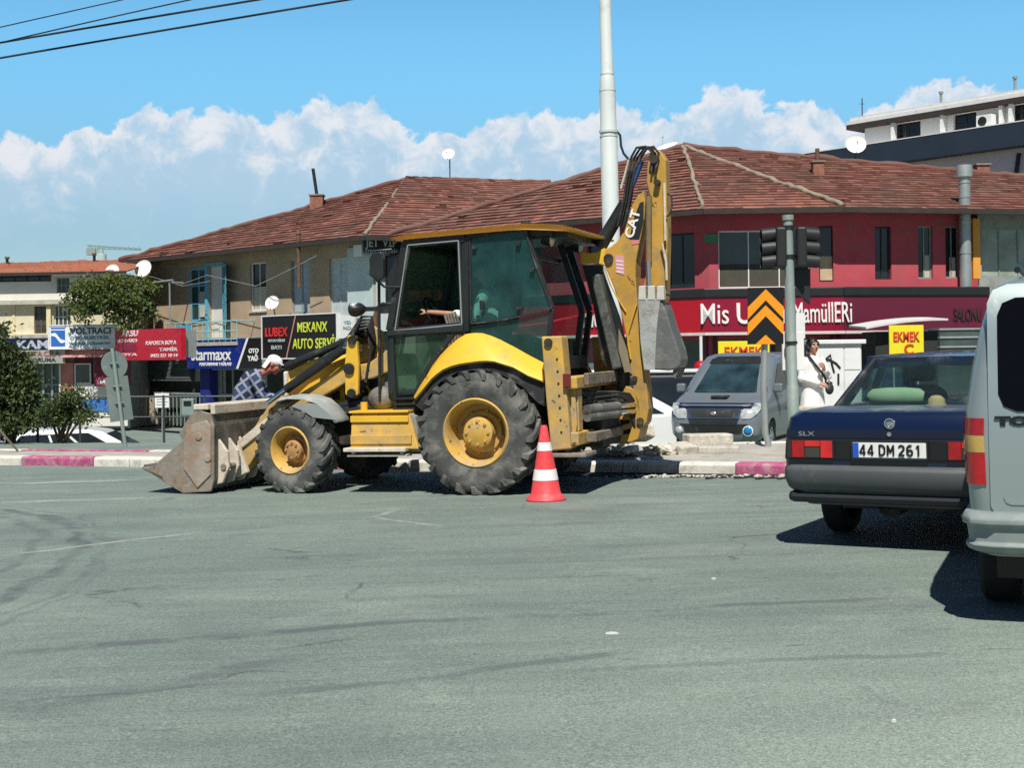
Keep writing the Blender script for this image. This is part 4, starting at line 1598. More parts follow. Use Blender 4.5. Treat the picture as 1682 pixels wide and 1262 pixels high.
line(mb, fS, 0.0, 193, 563, 226, 'OTO KAPORTA', 5, 0.006)
line(mb, fS, 0.0, 193, 585, 226, 'BOYA', 4, 0.006)
line(mb, fS, 0.0, 240, 567, 290, 'KAPORTA BOYA', 6, 0.006)
line(mb, fS, 0.0, 262, 577, 292, 'TAM\u0130R', 5, 0.006)
line(mb, fS, 0.0, 248, 587, 292, '0422 321 10 14', 5, 0.006)
prt(mb, o, mat('sign_pink_text', (0.78, 0.62, 0.64), 0.5))
mb = MB()
q = fS.rect(192, 566, 224, 578, 0.0)
fS.box(mb, q, 0.002, 0.01)
prt(mb, o, mat('maroon_strip', (0.22, 0.02, 0.05), 0.5), 'strip')
o, r = sign((155, 582, 214, 634), fF, 0.6, mat('sign_darkred', (0.17, 0.012, 0.03), 0.5), 'dark red hanging banner with a round dark emblem by the road sign', 0.06)
mb = MB()
c = fF.P(*fF.uz(168, 595, 0.6), 0.61)
mb.lathe([(0.20, 0), (0.27, 0), (0.27, 0.012), (0.20, 0.012), (0.20, 0)], c, fF.n, 24)
mb.lathe([(0.001, 0), (0.09, 0), (0.09, 0.012), (0.001, 0.012)], c, fF.n, 16)
mb.build('emblem', mat('emblem_dark', (0.04, 0.02, 0.025), 0.5), o, world=True)
mb = MB()
q = fF.rect(157, 619, 208, 633, 0.6)
fF.box(mb, q, 0.602, 0.615)
mb.build('lower_strip', mat('sign_rosered', (0.55, 0.04, 0.09), 0.5), o, world=True)
mb = MB()
line(mb, fF, 0.615, 160, 631, 181, 'GAZ', 9, 0.01)
prt(mb, o, wt)

# chimneys of the long building
nA = (A_ - B_).cross(PKs - B_).normalized()
small_chimney(521, 342, 0.62, 0.55, 'brick stack with a tall leaning black pipe on the ridge of the workshop roof', 1.35, blk, hit=onplane(521, 341, B_, nA), lean=-0.18)
q = fA.P(fA.uz(492, 420, 0.9)[0], 0, 0.95)
o = thing('stove_pipe', 'rusty stove pipe standing up through the eave of the workshop building', 'chimney', (q.x, q.y, ZL - 0.7), group='thin stove pipes')
MB().cyl((0, 0, -1.2), (0, 0, 1.15), 0.09, n=10).build('pipe', rust, o, smooth=40)
MB().cyl((0, 0, 1.1), (0, 0, 1.3), 0.12, 0.06, n=10).build('cowl', rust, o, smooth=40)

# ------------------------------------------------------------------ modern building behind on the right
q0 = at(1396, 199, 76)
zc = q0.z
q1 = atz(1682, 151, zc)
dm = (q1 - q0).normalized()
fN = Facade(q0 - dm * 6.5, q1 + dm * 8)
mod = thing('modern_building', 'white modern building with dark blue balcony bands above the tiled roof', 'building', fN.P(6.5, -1.5, 0))
ul, ur = fN.uz(1396, 215)[0], fN.L
zsl = fN.uz(1396, 204)[1]
mb = MB()
fN.box(mb, (ul - 0.3, ur, zsl, zsl + 0.22), -9, -0.12)
fN.box(mb, (ul - 0.1, ur, zsl + 0.224, zsl + 0.4), -8.5, -0.2)
mb.build('roof_slab', white_m, mod, world=True)
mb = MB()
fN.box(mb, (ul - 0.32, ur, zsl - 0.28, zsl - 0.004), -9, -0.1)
mb.build('roof_soffit', soffit, mod, world=True)
zbt, zbb = fN.uz(1500, 226, 0.8)[1], fN.uz(1560, 254, 0.8)[1]
mb = MB()
fN.box(mb, (0, ur, zbb, zbt), -8, 0.8)
mb.build('balcony_band', navy_band, mod, world=True)
mb = MB()
fN.box(mb, (0, ur, zbt + 0.004, zbt + 0.06), -8, 0.82)
mb.build('band_coping', white_m, mod, world=True)
holes = [fN.rect(1468, 190, 1512, 228, -0.6), fN.rect(1566, 180, 1604, 222, -0.6), fN.rect(1664, 160, 1690, 205, -0.6)]
f2 = Facade(fN.P(0, 0, -0.6), fN.P(fN.L, 0, -0.6))
hs_ = [(h[0], h[1], zbt, zsl - 0.3) for h in holes]
mb = MB()
f2.wall(mb, ul + 0.6, ur, zbt, zsl - 0.28, hs_, 0.3)
mb.face([f2.P(ul + 0.6, zbt), f2.P(ul + 0.6, zsl - 0.28), f2.P(ul + 0.6, zsl - 0.28, -8), f2.P(ul + 0.6, zbt, -8)])
white2 = mat('bright_white_render', (0.80, 0.80, 0.76), 0.85, var=0.04)
mb.build('upper_wall', white2, mod, world=True)
for h in hs_:
    f2.window(mod, h, blk, dark_glass, 2, 1, depth=-0.22)
mb = MB()
fN.box(mb, (0.5, ur, -1.5, zbb - 0.004), -8, 0.0)
mb.build('lower_wall', white2, mod, world=True)
mb = MB()
for px in (1462, 1543, 1640, 1656):
    u = fN.uz(px, 205)[0]
    fN.box(mb, (u - 0.09, u + 0.09, zbt + 0.06, zsl - 0.28), -0.55, -0.2)
mb.build('post', white_m, mod, world=True)
mb = MB()
r = fN.rect(1667, 252, 1675, 280, 0.05)
mb.bar(fN.P(r[0], r[2] - 0.8, 0.1), fN.P(r[1], r[3], 0.1), 0.3, 0.12)
mb.build('brace', blk, mod, world=True)
r = fN.rect(1604, 196, 1630, 212, 0.2)
o = thing('air_conditioner', 'white outdoor air conditioning unit on the upper balcony of the modern building', 'air conditioner', fN.P(r[0], zbt, 0.2))
mb = MB()
fN.box(mb, (r[0], r[1], zbt + 0.06, zbt + 0.75), -0.2, 0.25)
mb.build('casing', white_m, o, world=True, bevel=0.02)
mb = MB()
c = fN.P(r[0] * 0.6 + r[1] * 0.4, zbt + 0.42, 0.255)
mb.lathe([(0.02, 0), (0.25, 0), (0.25, 0.02), (0.02, 0.02)], c, fN.n, 20)
mb.build('fan_grille', blk, o, world=True)
for px, hgt, lab in ((1408, 1.1, 'thin aerial at the left end of the modern roof'), (1538, 0.55, 'short vent pipe in the middle of the modern roof'), (1660, 0.65, 'twin vent pipe near the right edge of the modern roof')):
    p = fN.P(fN.uz(px, 180)[0], zsl + 0.4, -0.5)
    o = thing('roof_vent', lab, 'vent', p, group='fittings on the modern roof')
    mb = MB()
    mb.cyl((0, 0, -0.1), (0, 0, hgt), 0.03 if hgt > 1 else 0.08, n=8)
    if hgt > 1:
        mb.cyl((-0.15, 0, hgt * 0.7), (0.15, 0, hgt * 0.7), 0.015, n=6)
    else:
        mb.cyl((0, 0, hgt), (0, 0, hgt + 0.12), 0.13, n=10)
    mb.build('pipe', blk if hgt > 1 else galv, o, smooth=40)
# ------------------------------------------------------------------ backhoe loader
mt = -1.243
nn = V((-SLOPE, 0, 1)).normalized()
hh_ = V((math.sin(mt), math.cos(mt), 0))
hh_ = (hh_ - nn * hh_.dot(nn)).normalized()
ll_ = nn.cross(hh_)
MO = V((-0.0247, 14.888, SLOPE * -0.0247))
MM = Matrix((hh_, ll_, nn)).transposed().to_4x4()
MM.translation = MO
MMI = MM.inverted()
bh = thing('backhoe_loader', 'yellow backhoe loader with black cab, front bucket on the road and digging arm folded upright', 'backhoe loader', MM)


def ML(px, py, y):
    """pixel -> machine coordinates on the lengthwise plane at lateral offset y"""
    P = onplane(px, py, MO + ll_ * y, ll_)
    return MMI @ P


def mpoly(pts, y):
    return [ML(a, b, y) for a, b in pts]


def plate(mb, pts, y0, y1, mirror=False):
    p = mpoly(pts, y0)
    mb.ext(p, (0, y1 - y0, 0))
    if mirror:
        mb.ext([(q.x, -q.y, q.z) for q in p], (0, y0 - y1, 0))
    return mb


def wheel(parent, c, R, w, rr, nl, lugh, side, matt, rimm, name='wheel', steer=0.0, hub_m=None, hub_c=0.16):
    """side=+1: outer face to +y. axis along y; c = centre"""
    c = V(c)
    e = bpy.data.objects.new(name, None)
    COL.objects.link(e)
    e.parent = parent
    e.matrix_local = Matrix.Translation(c) @ Matrix.Rotation(steer, 4, 'Z')
    s = side
    Rb = R - lugh
    hw = w / 2
    ax = (0, s, 0)
    mb = MB()
    prof = [(rr, -hw * 0.80), (rr + 0.035, -hw * 0.86), (rr + (Rb - rr) * 0.45, -hw * 1.0), (rr + (Rb - rr) * 0.78, -hw * 0.98), (Rb * 0.985, -hw * 0.84), (Rb, -hw * 0.55), (Rb * 1.004, 0)]
    prof = prof + [(a, -b) for a, b in prof[-2::-1]]
    mb.lathe(prof, (0, 0, 0), ax, 64)
    for k in range(nl):
        for sd in (1, -1):
            a0 = 2 * PI * (k + (0.5 if sd < 0 else 0)) / nl
            secs = []
            for t, yy, r1, wd in ((0, -0.04, R, 0.42), (0.42, 0.45, R, 0.44), (0.75, 0.84, R * 0.993, 0.44), (0.9, 1.0, R * 0.965, 0.40), (1.0, 1.035, rr + (R - rr) * 0.70, 0.30)):
                a = a0 + t * 2 * PI / nl * 0.95
                dw = wd * PI / nl * 0.95
                y = sd * hw * yy
                r0 = r1 - lugh - 0.012
                if t == 1.0:
                    r0 = r1 - 0.012
                sec = []
                for aa, ra in ((a - dw, r0), (a - dw * 0.8, r1), (a + dw * 0.8, r1), (a + dw, r0)):
                    sec.append((ra * math.cos(aa), y, ra * math.sin(aa)))
                if t >= 0.9:
                    yin = sd * hw * (0.9 if t < 1 else 0.97)
                    sec[0] = (sec[0][0], yin, sec[0][2])
                    sec[3] = (sec[3][0], yin, sec[3][2])
                secs.append(sec)
            mb.loft(secs)
    t = mb.build('tyre', matt, e, smooth=32)
    mb = MB()
    d = hw * 0.86
    mb.lathe([(rr + 0.028, d), (rr + 0.012, d + 0.012), (rr - 0.012, d - 0.01), (rr - 0.03, d - 0.07), (rr - 0.045, d * 0.25), (rr * 0.84, -d * 0.16), (rr * 0.70, -d * 0.24), (0.12, -d * 0.20), (0.12, -d * 0.3), (rr - 0.02, -d * 0.4), (rr + 0.02, -d)], (0, 0, 0), ax, 48)
    rim = mb.build('rim', rimm, e, smooth=35)
    mb = MB()
    y0 = -d * 0.22
    mb.lathe([(hub_c * 1.35, y0), (hub_c * 1.30, y0 + 0.04), (hub_c, y0 + 0.05), (hub_c * 0.96, d * 0.62), (hub_c * 0.8, d * 0.70), (0.001, d * 0.72)], (0, 0, 0), ax, 28)
    for k in range(8):
        a = 2 * PI * k / 8
        r = hub_c * 0.72
        mb.cyl((r * math.cos(a), s * d * 0.66, r * math.sin(a)), (r * math.cos(a), s * (d * 0.72 + 0.012), r * math.sin(a)), 0.016, n=6)
    r = rr * 0.66
    for k in range(8):
        a = 2 * PI * (k + 0.3) / 8
        mb.cyl((r * math.cos(a), -s * d * 0.3, r * math.sin(a)), (r * math.cos(a), s * (-d * 0.16 + 0.015), r * math.sin(a)), 0.02, n=6)
    mb.build('hub', hub_m or yel_d, e, smooth=40)
    return e


RD, FD = 1.346, 0.985
WB = 2.227
wheel(bh, (0, 0.92, RD / 2 - 0.012), RD / 2, 0.46, 0.345, 21, 0.034, 1, tyre_m, yel_d, 'rear_wheel', hub_c=0.17, hub_m=yel_d)
wheel(bh, (0, -0.92, RD / 2 - 0.012), RD / 2, 0.46, 0.345, 21, 0.034, -1, tyre_m, yel_d, 'rear_wheel', hub_c=0.17)
fsteer = rad(-9)
fhub = mat('rusty_hub', (0.46, 0.25, 0.10), 0.7, var=0.2, dirt=(0.28, 0.15, 0.08), damt=0.3, ds=9)
wheel(bh, (WB, 0.90, FD / 2 - 0.012), FD / 2, 0.33, 0.245, 18, 0.028, 1, tyre_m, yel_d, 'front_wheel', fsteer, hub_c=0.115, hub_m=fhub)
wheel(bh, (WB, -0.90, FD / 2 - 0.012), FD / 2, 0.33, 0.245, 18, 0.028, -1, tyre_m, yel_d, 'front_wheel', fsteer, hub_c=0.115)

# chassis
mb = MB()
mb.box(-1.2, 0.6, -0.42, 0.42, 0.45, 0.95)
mb.box(0.6, WB + 0.55, -0.36, 0.36, 0.48, 0.86)
mb.box(-0.16, 0.16, -0.75, 0.75, 0.52, 0.82)
mb.box(WB - 0.13, WB + 0.13, -0.74, 0.74, 0.36, 0.60)
mb.cyl((WB - 0.24, -0.6, 0.5), (WB - 0.24, 0.6, 0.5), 0.045)
mb.box(0.55, 1.2, -0.62, 0.62, 0.40, 0.80)
mb.build('chassis', drk, bh, bevel=0.02)
# hood
P = ML(466, 600, 0.4)
Q = ML(640, 508, 0.4)
x0, x1 = 0.98, WB + 0.42
mb = MB()
sec = lambda x, zt, w: [(x, -w, 0.86), (x, -w, zt - 0.1), (x, -w + 0.09, zt), (x, w - 0.09, zt), (x, w, zt - 0.1), (x, w, 0.86)]
mb.loft([sec(x0, 1.70, 0.42), sec(x0 + 0.7, 1.60, 0.41), sec(x1 - 0.25, 1.40, 0.36), sec(x1, 1.34, 0.33)])
hood = mb.build('hood', yel, bh, bevel=0.02)
mb = MB()
for k in range(5):
    mb.box(1.25 + 0.17 * k, 1.34 + 0.17 * k, -0.427, 0.427, 1.02, 1.30)
mb.build('vent', blk, hood)
mb = MB()
mb.box(x1 + 0.003, x1 + 0.05, -0.33, 0.33, 0.86, 1.36)
gr = mb.build('front_grille', mat('pale_grille', (0.60, 0.60, 0.56), 0.6, dirt=(0.4, 0.37, 0.3), damt=0.2), bh, bevel=0.02)
mb = MB()
for k in range(6):
    mb.box(x1 + 0.051, x1 + 0.056, -0.28, 0.28, 0.92 + 0.065 * k, 0.945 + 0.065 * k)
mb.build('slats', blk, gr)
mb = MB()
mb.tube([(1.75, -0.25, 1.5), (1.75, -0.25, 1.95), (1.70, -0.25, 2.08), (1.62, -0.25, 2.12)], 0.04, 12)
mb.build('exhaust_stack', rust, bh, smooth=50)

# loader arms (both sides)
ARM = [(648, 566), (606, 596), (563, 604), (489, 648), (456, 652), (438, 670), (404, 722), (386, 752), (380, 772), (392, 782), (410, 764), (440, 716), (458, 692), (482, 672), (522, 657), (566, 630), (612, 622), (650, 606)]
armn = None
for s in (1, -1):
    pl = mpoly(ARM, 0.60)
    mb = MB()
    mb.ext([(q.x, 0.60 * s, q.z) for q in pl], (0, -0.17 * s, 0))
    o = mb.build('loader_arm', yel_d, bh, bevel=0.018)
    # lever plate with its pins
    lp = mpoly([(572, 551), (586, 551), (590, 600), (589, 648), (578, 654), (568, 648), (567, 600)], 0.72)
    mb = MB()
    mb.ext([(q.x, 0.74 * s, q.z) for q in lp], (0, -0.06 * s, 0))
    lv = mb.build('lever', yel, bh, bevel=0.012)
    mb = MB()
    for px, py, r in ((579, 559, 0.05), (574, 606, 0.065), (578, 646, 0.05)):
        q = ML(px, py, 0.74)
        mb.cyl((q.x, 0.768 * s, q.z), (q.x, 0.40 * s, q.z), r, n=16)
    mb.build('pin', blk, lv, smooth=40)
    # tilt cylinder above the arm and lift cylinder below
    mb = MB()
    a, b = ML(468, 596, 0.66), ML(560, 562, 0.66)
    a, b = ML(470, 640, 0.68), ML(566, 572, 0.68)
    mb.cyl((a.x, 0.68 * s, a.z), (b.x, 0.68 * s, b.z), 0.052, n=16)
    cy = mb.build('tilt_cylinder', blk, bh, smooth=40)
    mb = MB()
    c = ML(588, 560, 0.68)
    mb.cyl((b.x, 0.68 * s, b.z), (c.x, 0.68 * s, c.z), 0.028, n=12)
    a2 = ML(440, 662, 0.68)
    mb.cyl((a2.x, 0.68 * s, a2.z), (a.x, 0.68 * s, a.z), 0.030, n=12)
    mb.build('rod', chrome, cy, smooth=40)
    mb = MB()
    a, b = ML(470, 602, 0.5), ML(600, 548, 0.5)
    mb.cyl((a.x, 0.50 * s, a.z), (b.x, 0.50 * s, b.z), 0.046, n=16)
    a, b = ML(548, 672, 0.5), ML(640, 650, 0.5)
    mb.cyl((a.x, 0.50 * s, a.z), (b.x, 0.50 * s, b.z), 0.06, n=16)
    cy = mb.build('lift_cylinder', blk, bh, smooth=40)
    mb = MB()
    c = ML(502, 686, 0.5)
    mb.cyl((a.x, 0.50 * s, a.z), (c.x, 0.50 * s, c.z), 0.032, n=12)
    mb.build('rod', chrome, cy, smooth=40)
    # yellow wedge bracket in front of the hood
    pl = mpoly([(472, 611), (500, 597), (548, 578), (545, 586), (520, 602), (479, 631)], 0.45)
    mb = MB()
    mb.ext([(q.x, 0.45 * s, q.z) for q in pl], (0, -0.04 * s, 0))
    mb.build('side_bracket', yel, bh, bevel=0.008)
    # upright tower carrying the arm pivot
    pl = mpoly([(594, 548), (612, 535), (634, 548), (640, 660), (600, 668), (604, 610), (594, 600)], 0.40)
    mb = MB()
    mb.ext([(q.x, 0.40 * s, q.z) for q in pl], (0, -0.05 * s, 0))
    mb.build('arm_tower', yel_d, bh, bevel=0.012)
mb = MB()
q = ML(430, 690, 0.5)
mb.cyl((q.x, -0.45, q.z), (q.x, 0.45, q.z), 0.06)
mb.build('cross_tube', yel_d, bh, smooth=40)

# front bucket
bp = mpoly([(321, 671), (345, 680), (351, 700), (351, 790), (346, 808), (300, 811), (270, 793), (244, 776), (231, 768), (252, 767), (262, 756), (299, 724), (294, 711), (306, 692)], 1.17)
BWD = 1.17
for s in (1, -1):
    mb = MB()
    mb.ext([(q.x, BWD * s, q.z) for q in bp], (0, -0.035 * s, 0))
    mb.build('bucket_side_plate', steel_w, bh, bevel=0.01)
# shell: back and curved floor
sh = mpoly([(323, 674), (346, 682), (349, 700), (349, 785), (343, 804), (300, 807), (270, 790), (246, 775), (232, 768)], 1.17)
mb = MB()
th = 0.03
n = len(sh)
for a, b in zip(sh, sh[1:]):
    d = (b - a).normalized()
    nr = V((-d.z, 0, d.x)) * th
    mb.ext([(a.x, -BWD + 0.036, a.z), (b.x, -BWD + 0.036, b.z), (b.x - nr.x * 0, -BWD + 0.036, b.z), (b.x + nr.x, -BWD + 0.036, b.z + nr.z), (a.x + nr.x, -BWD + 0.036, a.z + nr.z)], (0, 2 * BWD - 0.072, 0))
bk = mb.build('bucket', steel_d, bh)
mb = MB()
q = ML(322, 673, 1.17)
mb.box(q.x - 0.16, q.x + 0.03, -BWD - 0.01, BWD + 0.01, q.z - 0.005, q.z + 0.06)
mb.box(q.x - 0.22, q.x - 0.16, -BWD + 0.04, BWD - 0.04, q.z - 0.06, q.z + 0.05)
mb.build('bucket_top_rail', steel_p, bh, bevel=0.01)
mb = MB()
q = ML(236, 769, 1.17)
mb.ext([(q.x + 0.03, -BWD, q.z + 0.005), (q.x - 0.25, -BWD, q.z - 0.10), (q.x - 0.25, -BWD, q.z - 0.135), (q.x, -BWD, q.z - 0.02)], (0, 2 * BWD, 0))
mb.build('cutting_edge', steel_d, bh)
# wear plate, bolts and dents on the near side
mb = MB()
wp = mpoly([(309, 700), (340, 690), (347, 700), (347, 780), (325, 802), (303, 770), (303, 730)], 1.171)
mb.ext(wp, (0, 0.016, 0))
for px, py in ((326, 717), (341, 753)):
    q = ML(px, py, 1.19)
    mb.cyl((q.x, 1.187, q.z), (q.x, 1.20, q.z), 0.045, n=14)
mb.build('wear_plate', mat('worn_side', (0.36, 0.31, 0.26), 0.6, 0.25, var=0.25, vs=4, dirt=(0.36, 0.20, 0.11), damt=0.42, ds=5, spots=(0.07, 0.06, 0.05), samt=0.02, ss=12, bump=0.4, bs=18), bh, bevel=0.006)
# hinge ears and quick links behind the bucket
mb = MB()
for yy in (1.0, 0.78, 0.55, 0.30, -0.30, -0.55, -0.78, -1.0):
    e = mpoly([(352, 715), (372, 712), (392, 740), (394, 765), (384, 790), (352, 800)], 0.8)
    mb.ext([(q.x, yy, q.z) for q in e], (0, 0.045, 0))
mb.build('hinge_ear', steel_p, bh, bevel=0.008)
mb = MB()
q = ML(386, 764, 0.8)
mb.cyl((q.x, -1.02, q.z), (q.x, 1.06, q.z), 0.035)
q = ML(372, 724, 0.8)
mb.cyl((q.x, -1.02, q.z), (q.x, 1.06, q.z), 0.03)
mb.build('hinge_pin', steel_w, bh, smooth=40)
for yy in (0.70, -0.62):
    a = ML(384, 735, yy if yy > 0 else 0.7)
    b = ML(400, 780, 0.7)
    mb = MB()
    mb.bar((a.x, yy, a.z), (b.x, yy, b.z), 0.07, 0.16)
    c = ML(440, 690, 0.7)
    mb.bar((a.x, yy - 0.1, a.z), (c.x, yy - 0.1, c.z), 0.06, 0.10)
    mb.build('bucket_link', steel_p, bh, bevel=0.012)

# side tool box with step
tb = [(576, 680), (671, 679), (690, 738), (578, 736)]
p = mpoly(tb, 1.02)
mb = MB()
mb.loft([[(p[0].x, 1.00, p[0].z), (p[1].x, 1.00, p[1].z), (p[2].x, 1.06, p[2].z), (p[3].x, 1.06, p[3].z)], [(p[0].x, 0.55, p[0].z), (p[1].x, 0.55, p[1].z), (p[2].x, 0.55, p[2].z), (p[3].x, 0.55, p[3].z)]])
bx = mb.build('tool_box', yel_d, bh, bevel=0.012)
mb = MB()
mb.box(p[1].x, p[0].x + 0.02, 0.5, 1.03, p[0].z + 0.003, p[0].z + 0.03)
mb.bar((p[0].x, 1.03, p[0].z - 0.06), (p[1].x, 1.03, p[1].z - 0.06), 0.02, 0.07)
mb.build('lid', yel, bx, bevel=0.006)
mb = MB()
mb.bar((p[0].x - 0.01, 1.055, p[3].z + 0.09), (p[2].x + 0.08, 1.055, p[3].z + 0.09), 0.03, 0.10)
mb.build('kick_plate', yel_d, bx, bevel=0.006)
mb = MB()
a, b = ML(566, 738, 1.1), ML(668, 741, 1.1)
mb.box(b.x, a.x, 0.7, 1.14, a.z - 0.03, a.z + 0.012)
mb.box(b.x, a.x - 0.03, 0.95, 1.11, a.z - 0.085, a.z - 0.06)
for xx in (a.x - 0.1, b.x + 0.06):
    mb.box(xx - 0.02, xx + 0.02, 0.75, 1.10, a.z - 0.058, a.z - 0.032)
mb.build('step', steel_p, bh, bevel=0.006)
mb = MB()
q = mpoly([(672, 680), (682, 684), (692, 740), (690, 743), (676, 742)], 1.0)
mb.ext(q, (0, -0.4, 0))
mb.build('rear_box_end', mat('grey_plate', (0.28, 0.29, 0.26), 0.7, dirt=(0.2, 0.17, 0.13), damt=0.3), bh, bevel=0.006)
mb = MB()
q = ML(595, 670, 0.9)
mb.cyl((q.x, 0.85, q.z - 0.08), (q.x, 0.85, q.z + 0.06), 0.04, n=14)
mb.build('filler_cap', yel, bh, smooth=40)

# front mudguards
for s in (1, -1):
    outp = [(452, 661), (456, 655), (472, 651), (500, 652), (521, 659), (537, 673), (550, 690)]
    inn = [(545, 691), (514, 686), (505, 679), (496, 674), (480, 668), (460, 667)]
    p = mpoly(outp, 1.06)
    mb = MB()
    secs = []
    for q in p:
        secs.append([(q.x, 1.07 * s, q.z - 0.03), (q.x, 1.04 * s, q.z), (q.x, 0.72 * s, q.z + 0.015), (q.x, 0.70 * s, q.z - 0.02), (q.x, 1.035 * s, q.z - 0.035)])
    mb.loft(secs)
    if s > 0:
        pi = mpoly([(478, 668), (498, 662), (520, 664), (536, 676), (550, 690), (514, 686), (496, 674)], 1.072)
        mb.ext(pi, (0, -0.015, 0))
    mb.build('front_mudguard', mat('dusty_grey_plastic', (0.26, 0.29, 0.285), 0.7, var=0.1, dirt=(0.46, 0.43, 0.36), damt=0.36, ds=4), bh, smooth=50)
    mb = MB()
    a = ML(470, 690, 0.75)
    mb.bar((a.x, 0.70 * s, 0.55), (a.x, 0.70 * s, p[3].z), 0.05, 0.05)
    mb.build('mudguard_bracket', blk, bh)

# ---- cab
YC = 0.74
cn = {k: ML(a, b, YC) for k, (a, b) in dict(ft=(667, 398), fb=(641, 543), fl=(644, 648), bt=(766, 390), bb=(766, 545), rt=(861, 374), rm=(907, 507), rb=(897, 600), dl=(681, 652), fm=(642, 548)).items()}


def mir(p, s):
    return V((p.x, YC * s, p.z))


xr = cn['rt'].x
mb = MB()
W_ = 0.075
for s in (1, -1):
    for a, b, w in (('ft', 'fb', 0.085), ('fb', 'fl', 0.07), ('bt', 'bb', 0.085), ('rt', 'rm', 0.055), ('rm', 'rb', 0.05), ('ft', 'bt', 0.11), ('bt', 'rt', 0.07), ('fb', 'bb', 0.075), ('fl', 'dl', 0.07)):
        mb.bar(mir(cn[a], s), mir(cn[b], s), w, w, (0, 1, 0))
rt2 = V((xr - 0.05, 0, cn['rt'].z))
for a, h in (('ft', 0.16), ('fb', 0.08), ('rt', 0.14), ('fl', 0.08)):
    mb.bar(mir(cn[a], 1), mir(cn[a], -1), 0.08, h)
mb.bar(mir(cn['rb'], 1) + V((0.0, 0, 0.02)), mir(cn['rb'], -1) + V((0.0, 0, 0.02)), 0.1, 0.16)
mb.build('cab', blk, bh, bevel=0.012)
# roof with its yellow lip
rp = mpoly([(643, 392), (668, 385.5), (760, 376.5), (828, 371), (862, 367.5), (895, 368), (925, 370), (946, 375.5), (944, 379.5), (900, 378), (862, 377), (830, 379), (760, 385), (665, 393.5), (646, 395)], 0.80)
mb = MB()
secs = []
for yy, ins in ((0.80, 0.0), (0.84, 0.02), (-0.84, 0.02), (-0.80, 0.0)):
    secs.append([(q.x - (0.02 if ins == 0 else 0) * (1 if q.x > 0.3 else -1) * 0, yy, q.z) for q in rp])
mb.loft([[V(a) for a in sc] for sc in secs])
mb.build('roof', mat('roof_yellow', (0.74, 0.45, 0.10), 0.45, var=0.06, dirt=(0.5, 0.38, 0.2), damt=0.15), bh, bevel=0.006)
mb = MB()
mb.box(cn['rt'].x - 0.30, cn['ft'].x - 0.05, -0.72, 0.72, cn['ft'].z - 0.02, cn['ft'].z + 0.05)
mb.box(cn['rt'].x - 0.46, cn['rt'].x - 0.05, -0.66, 0.66, cn['rt'].z - 0.12, cn['rt'].z + 0.005)
mb.build('headliner', blk, bh)
# glazing
g_teal = glass('teal_cab_glass', (0.62, 0.80, 0.77), dust=(0.06, 0.20, 0.20), damt=0.16)  # teal film: dust, with the sky reflection put into its colour
g_green = glass('green_cab_glass', (0.76, 0.88, 0.78), dust=(0.10, 0.22, 0.14), damt=0.14)
g_clear = glass('clear_glass', (0.86, 0.93, 0.89), dust=(0.2, 0.22, 0.2), damt=0.06)


def pane(nm, pts, y, m, parent=bh, mirror=True, t=0.008):
    for s in ((1, -1) if mirror else (1,)):
        p = mpoly(pts, y)
        mb = MB()
        mb.ext([(q.x, y * s, q.z) for q in p], (0, -t * s, 0))
        mb.build(nm, m, parent)


SW = [(772, 389.5), (800, 385.5), (862.5, 374.5), (874, 417), (906, 506.5), (868, 517), (830, 525), (774, 532)]
pane('side_window', SW, YC + 0.03, g_teal)
mb = MB()
sp_ = mpoly(SW, YC + 0.035)
for a, b in zip(sp_, sp_[1:] + sp_[:1]):
    mb.bar(a, b, 0.016, 0.024, (0, 1, 0))
mb.build('window_seal', blk_r, bh)
pane('lower_side_window', [(773, 536), (830, 529), (904, 511), (896, 596), (889, 592), (830, 562), (792, 548), (773, 546)], YC + 0.012, g_teal)
# window fittings: latch, hinges
mb = MB()
for px, py, w, h in ((792, 501, 0.05, 0.10), (853.5, 506.5, 0.07, 0.035), (779, 408, 0.045, 0.035), (785, 520, 0.03, 0.03), (851, 401, 0.05, 0.05), (874, 444, 0.05, 0.04)):
    q = ML(px, py, YC + 0.05)
    mb.box(q.x - w / 2, q.x + w / 2, YC + 0.032, YC + 0.07, q.z - h / 2, q.z + h / 2)
mb.build('window_latch', blk, bh, bevel=0.006)
# dark quarter round reinforcement in the upper rear corner of the pane
mb = MB()
p = mpoly([(829, 380), (860, 374.5), (868, 398), (873, 422), (856, 421), (842, 411), (834, 396)], YC + 0.02)
mb.ext(p, (0, -0.01, 0))
mb.build('corner_plate', glass('dark_teal', (0.10, 0.2, 0.18), dust=(0.03, 0.10, 0.08), damt=0.6), bh)
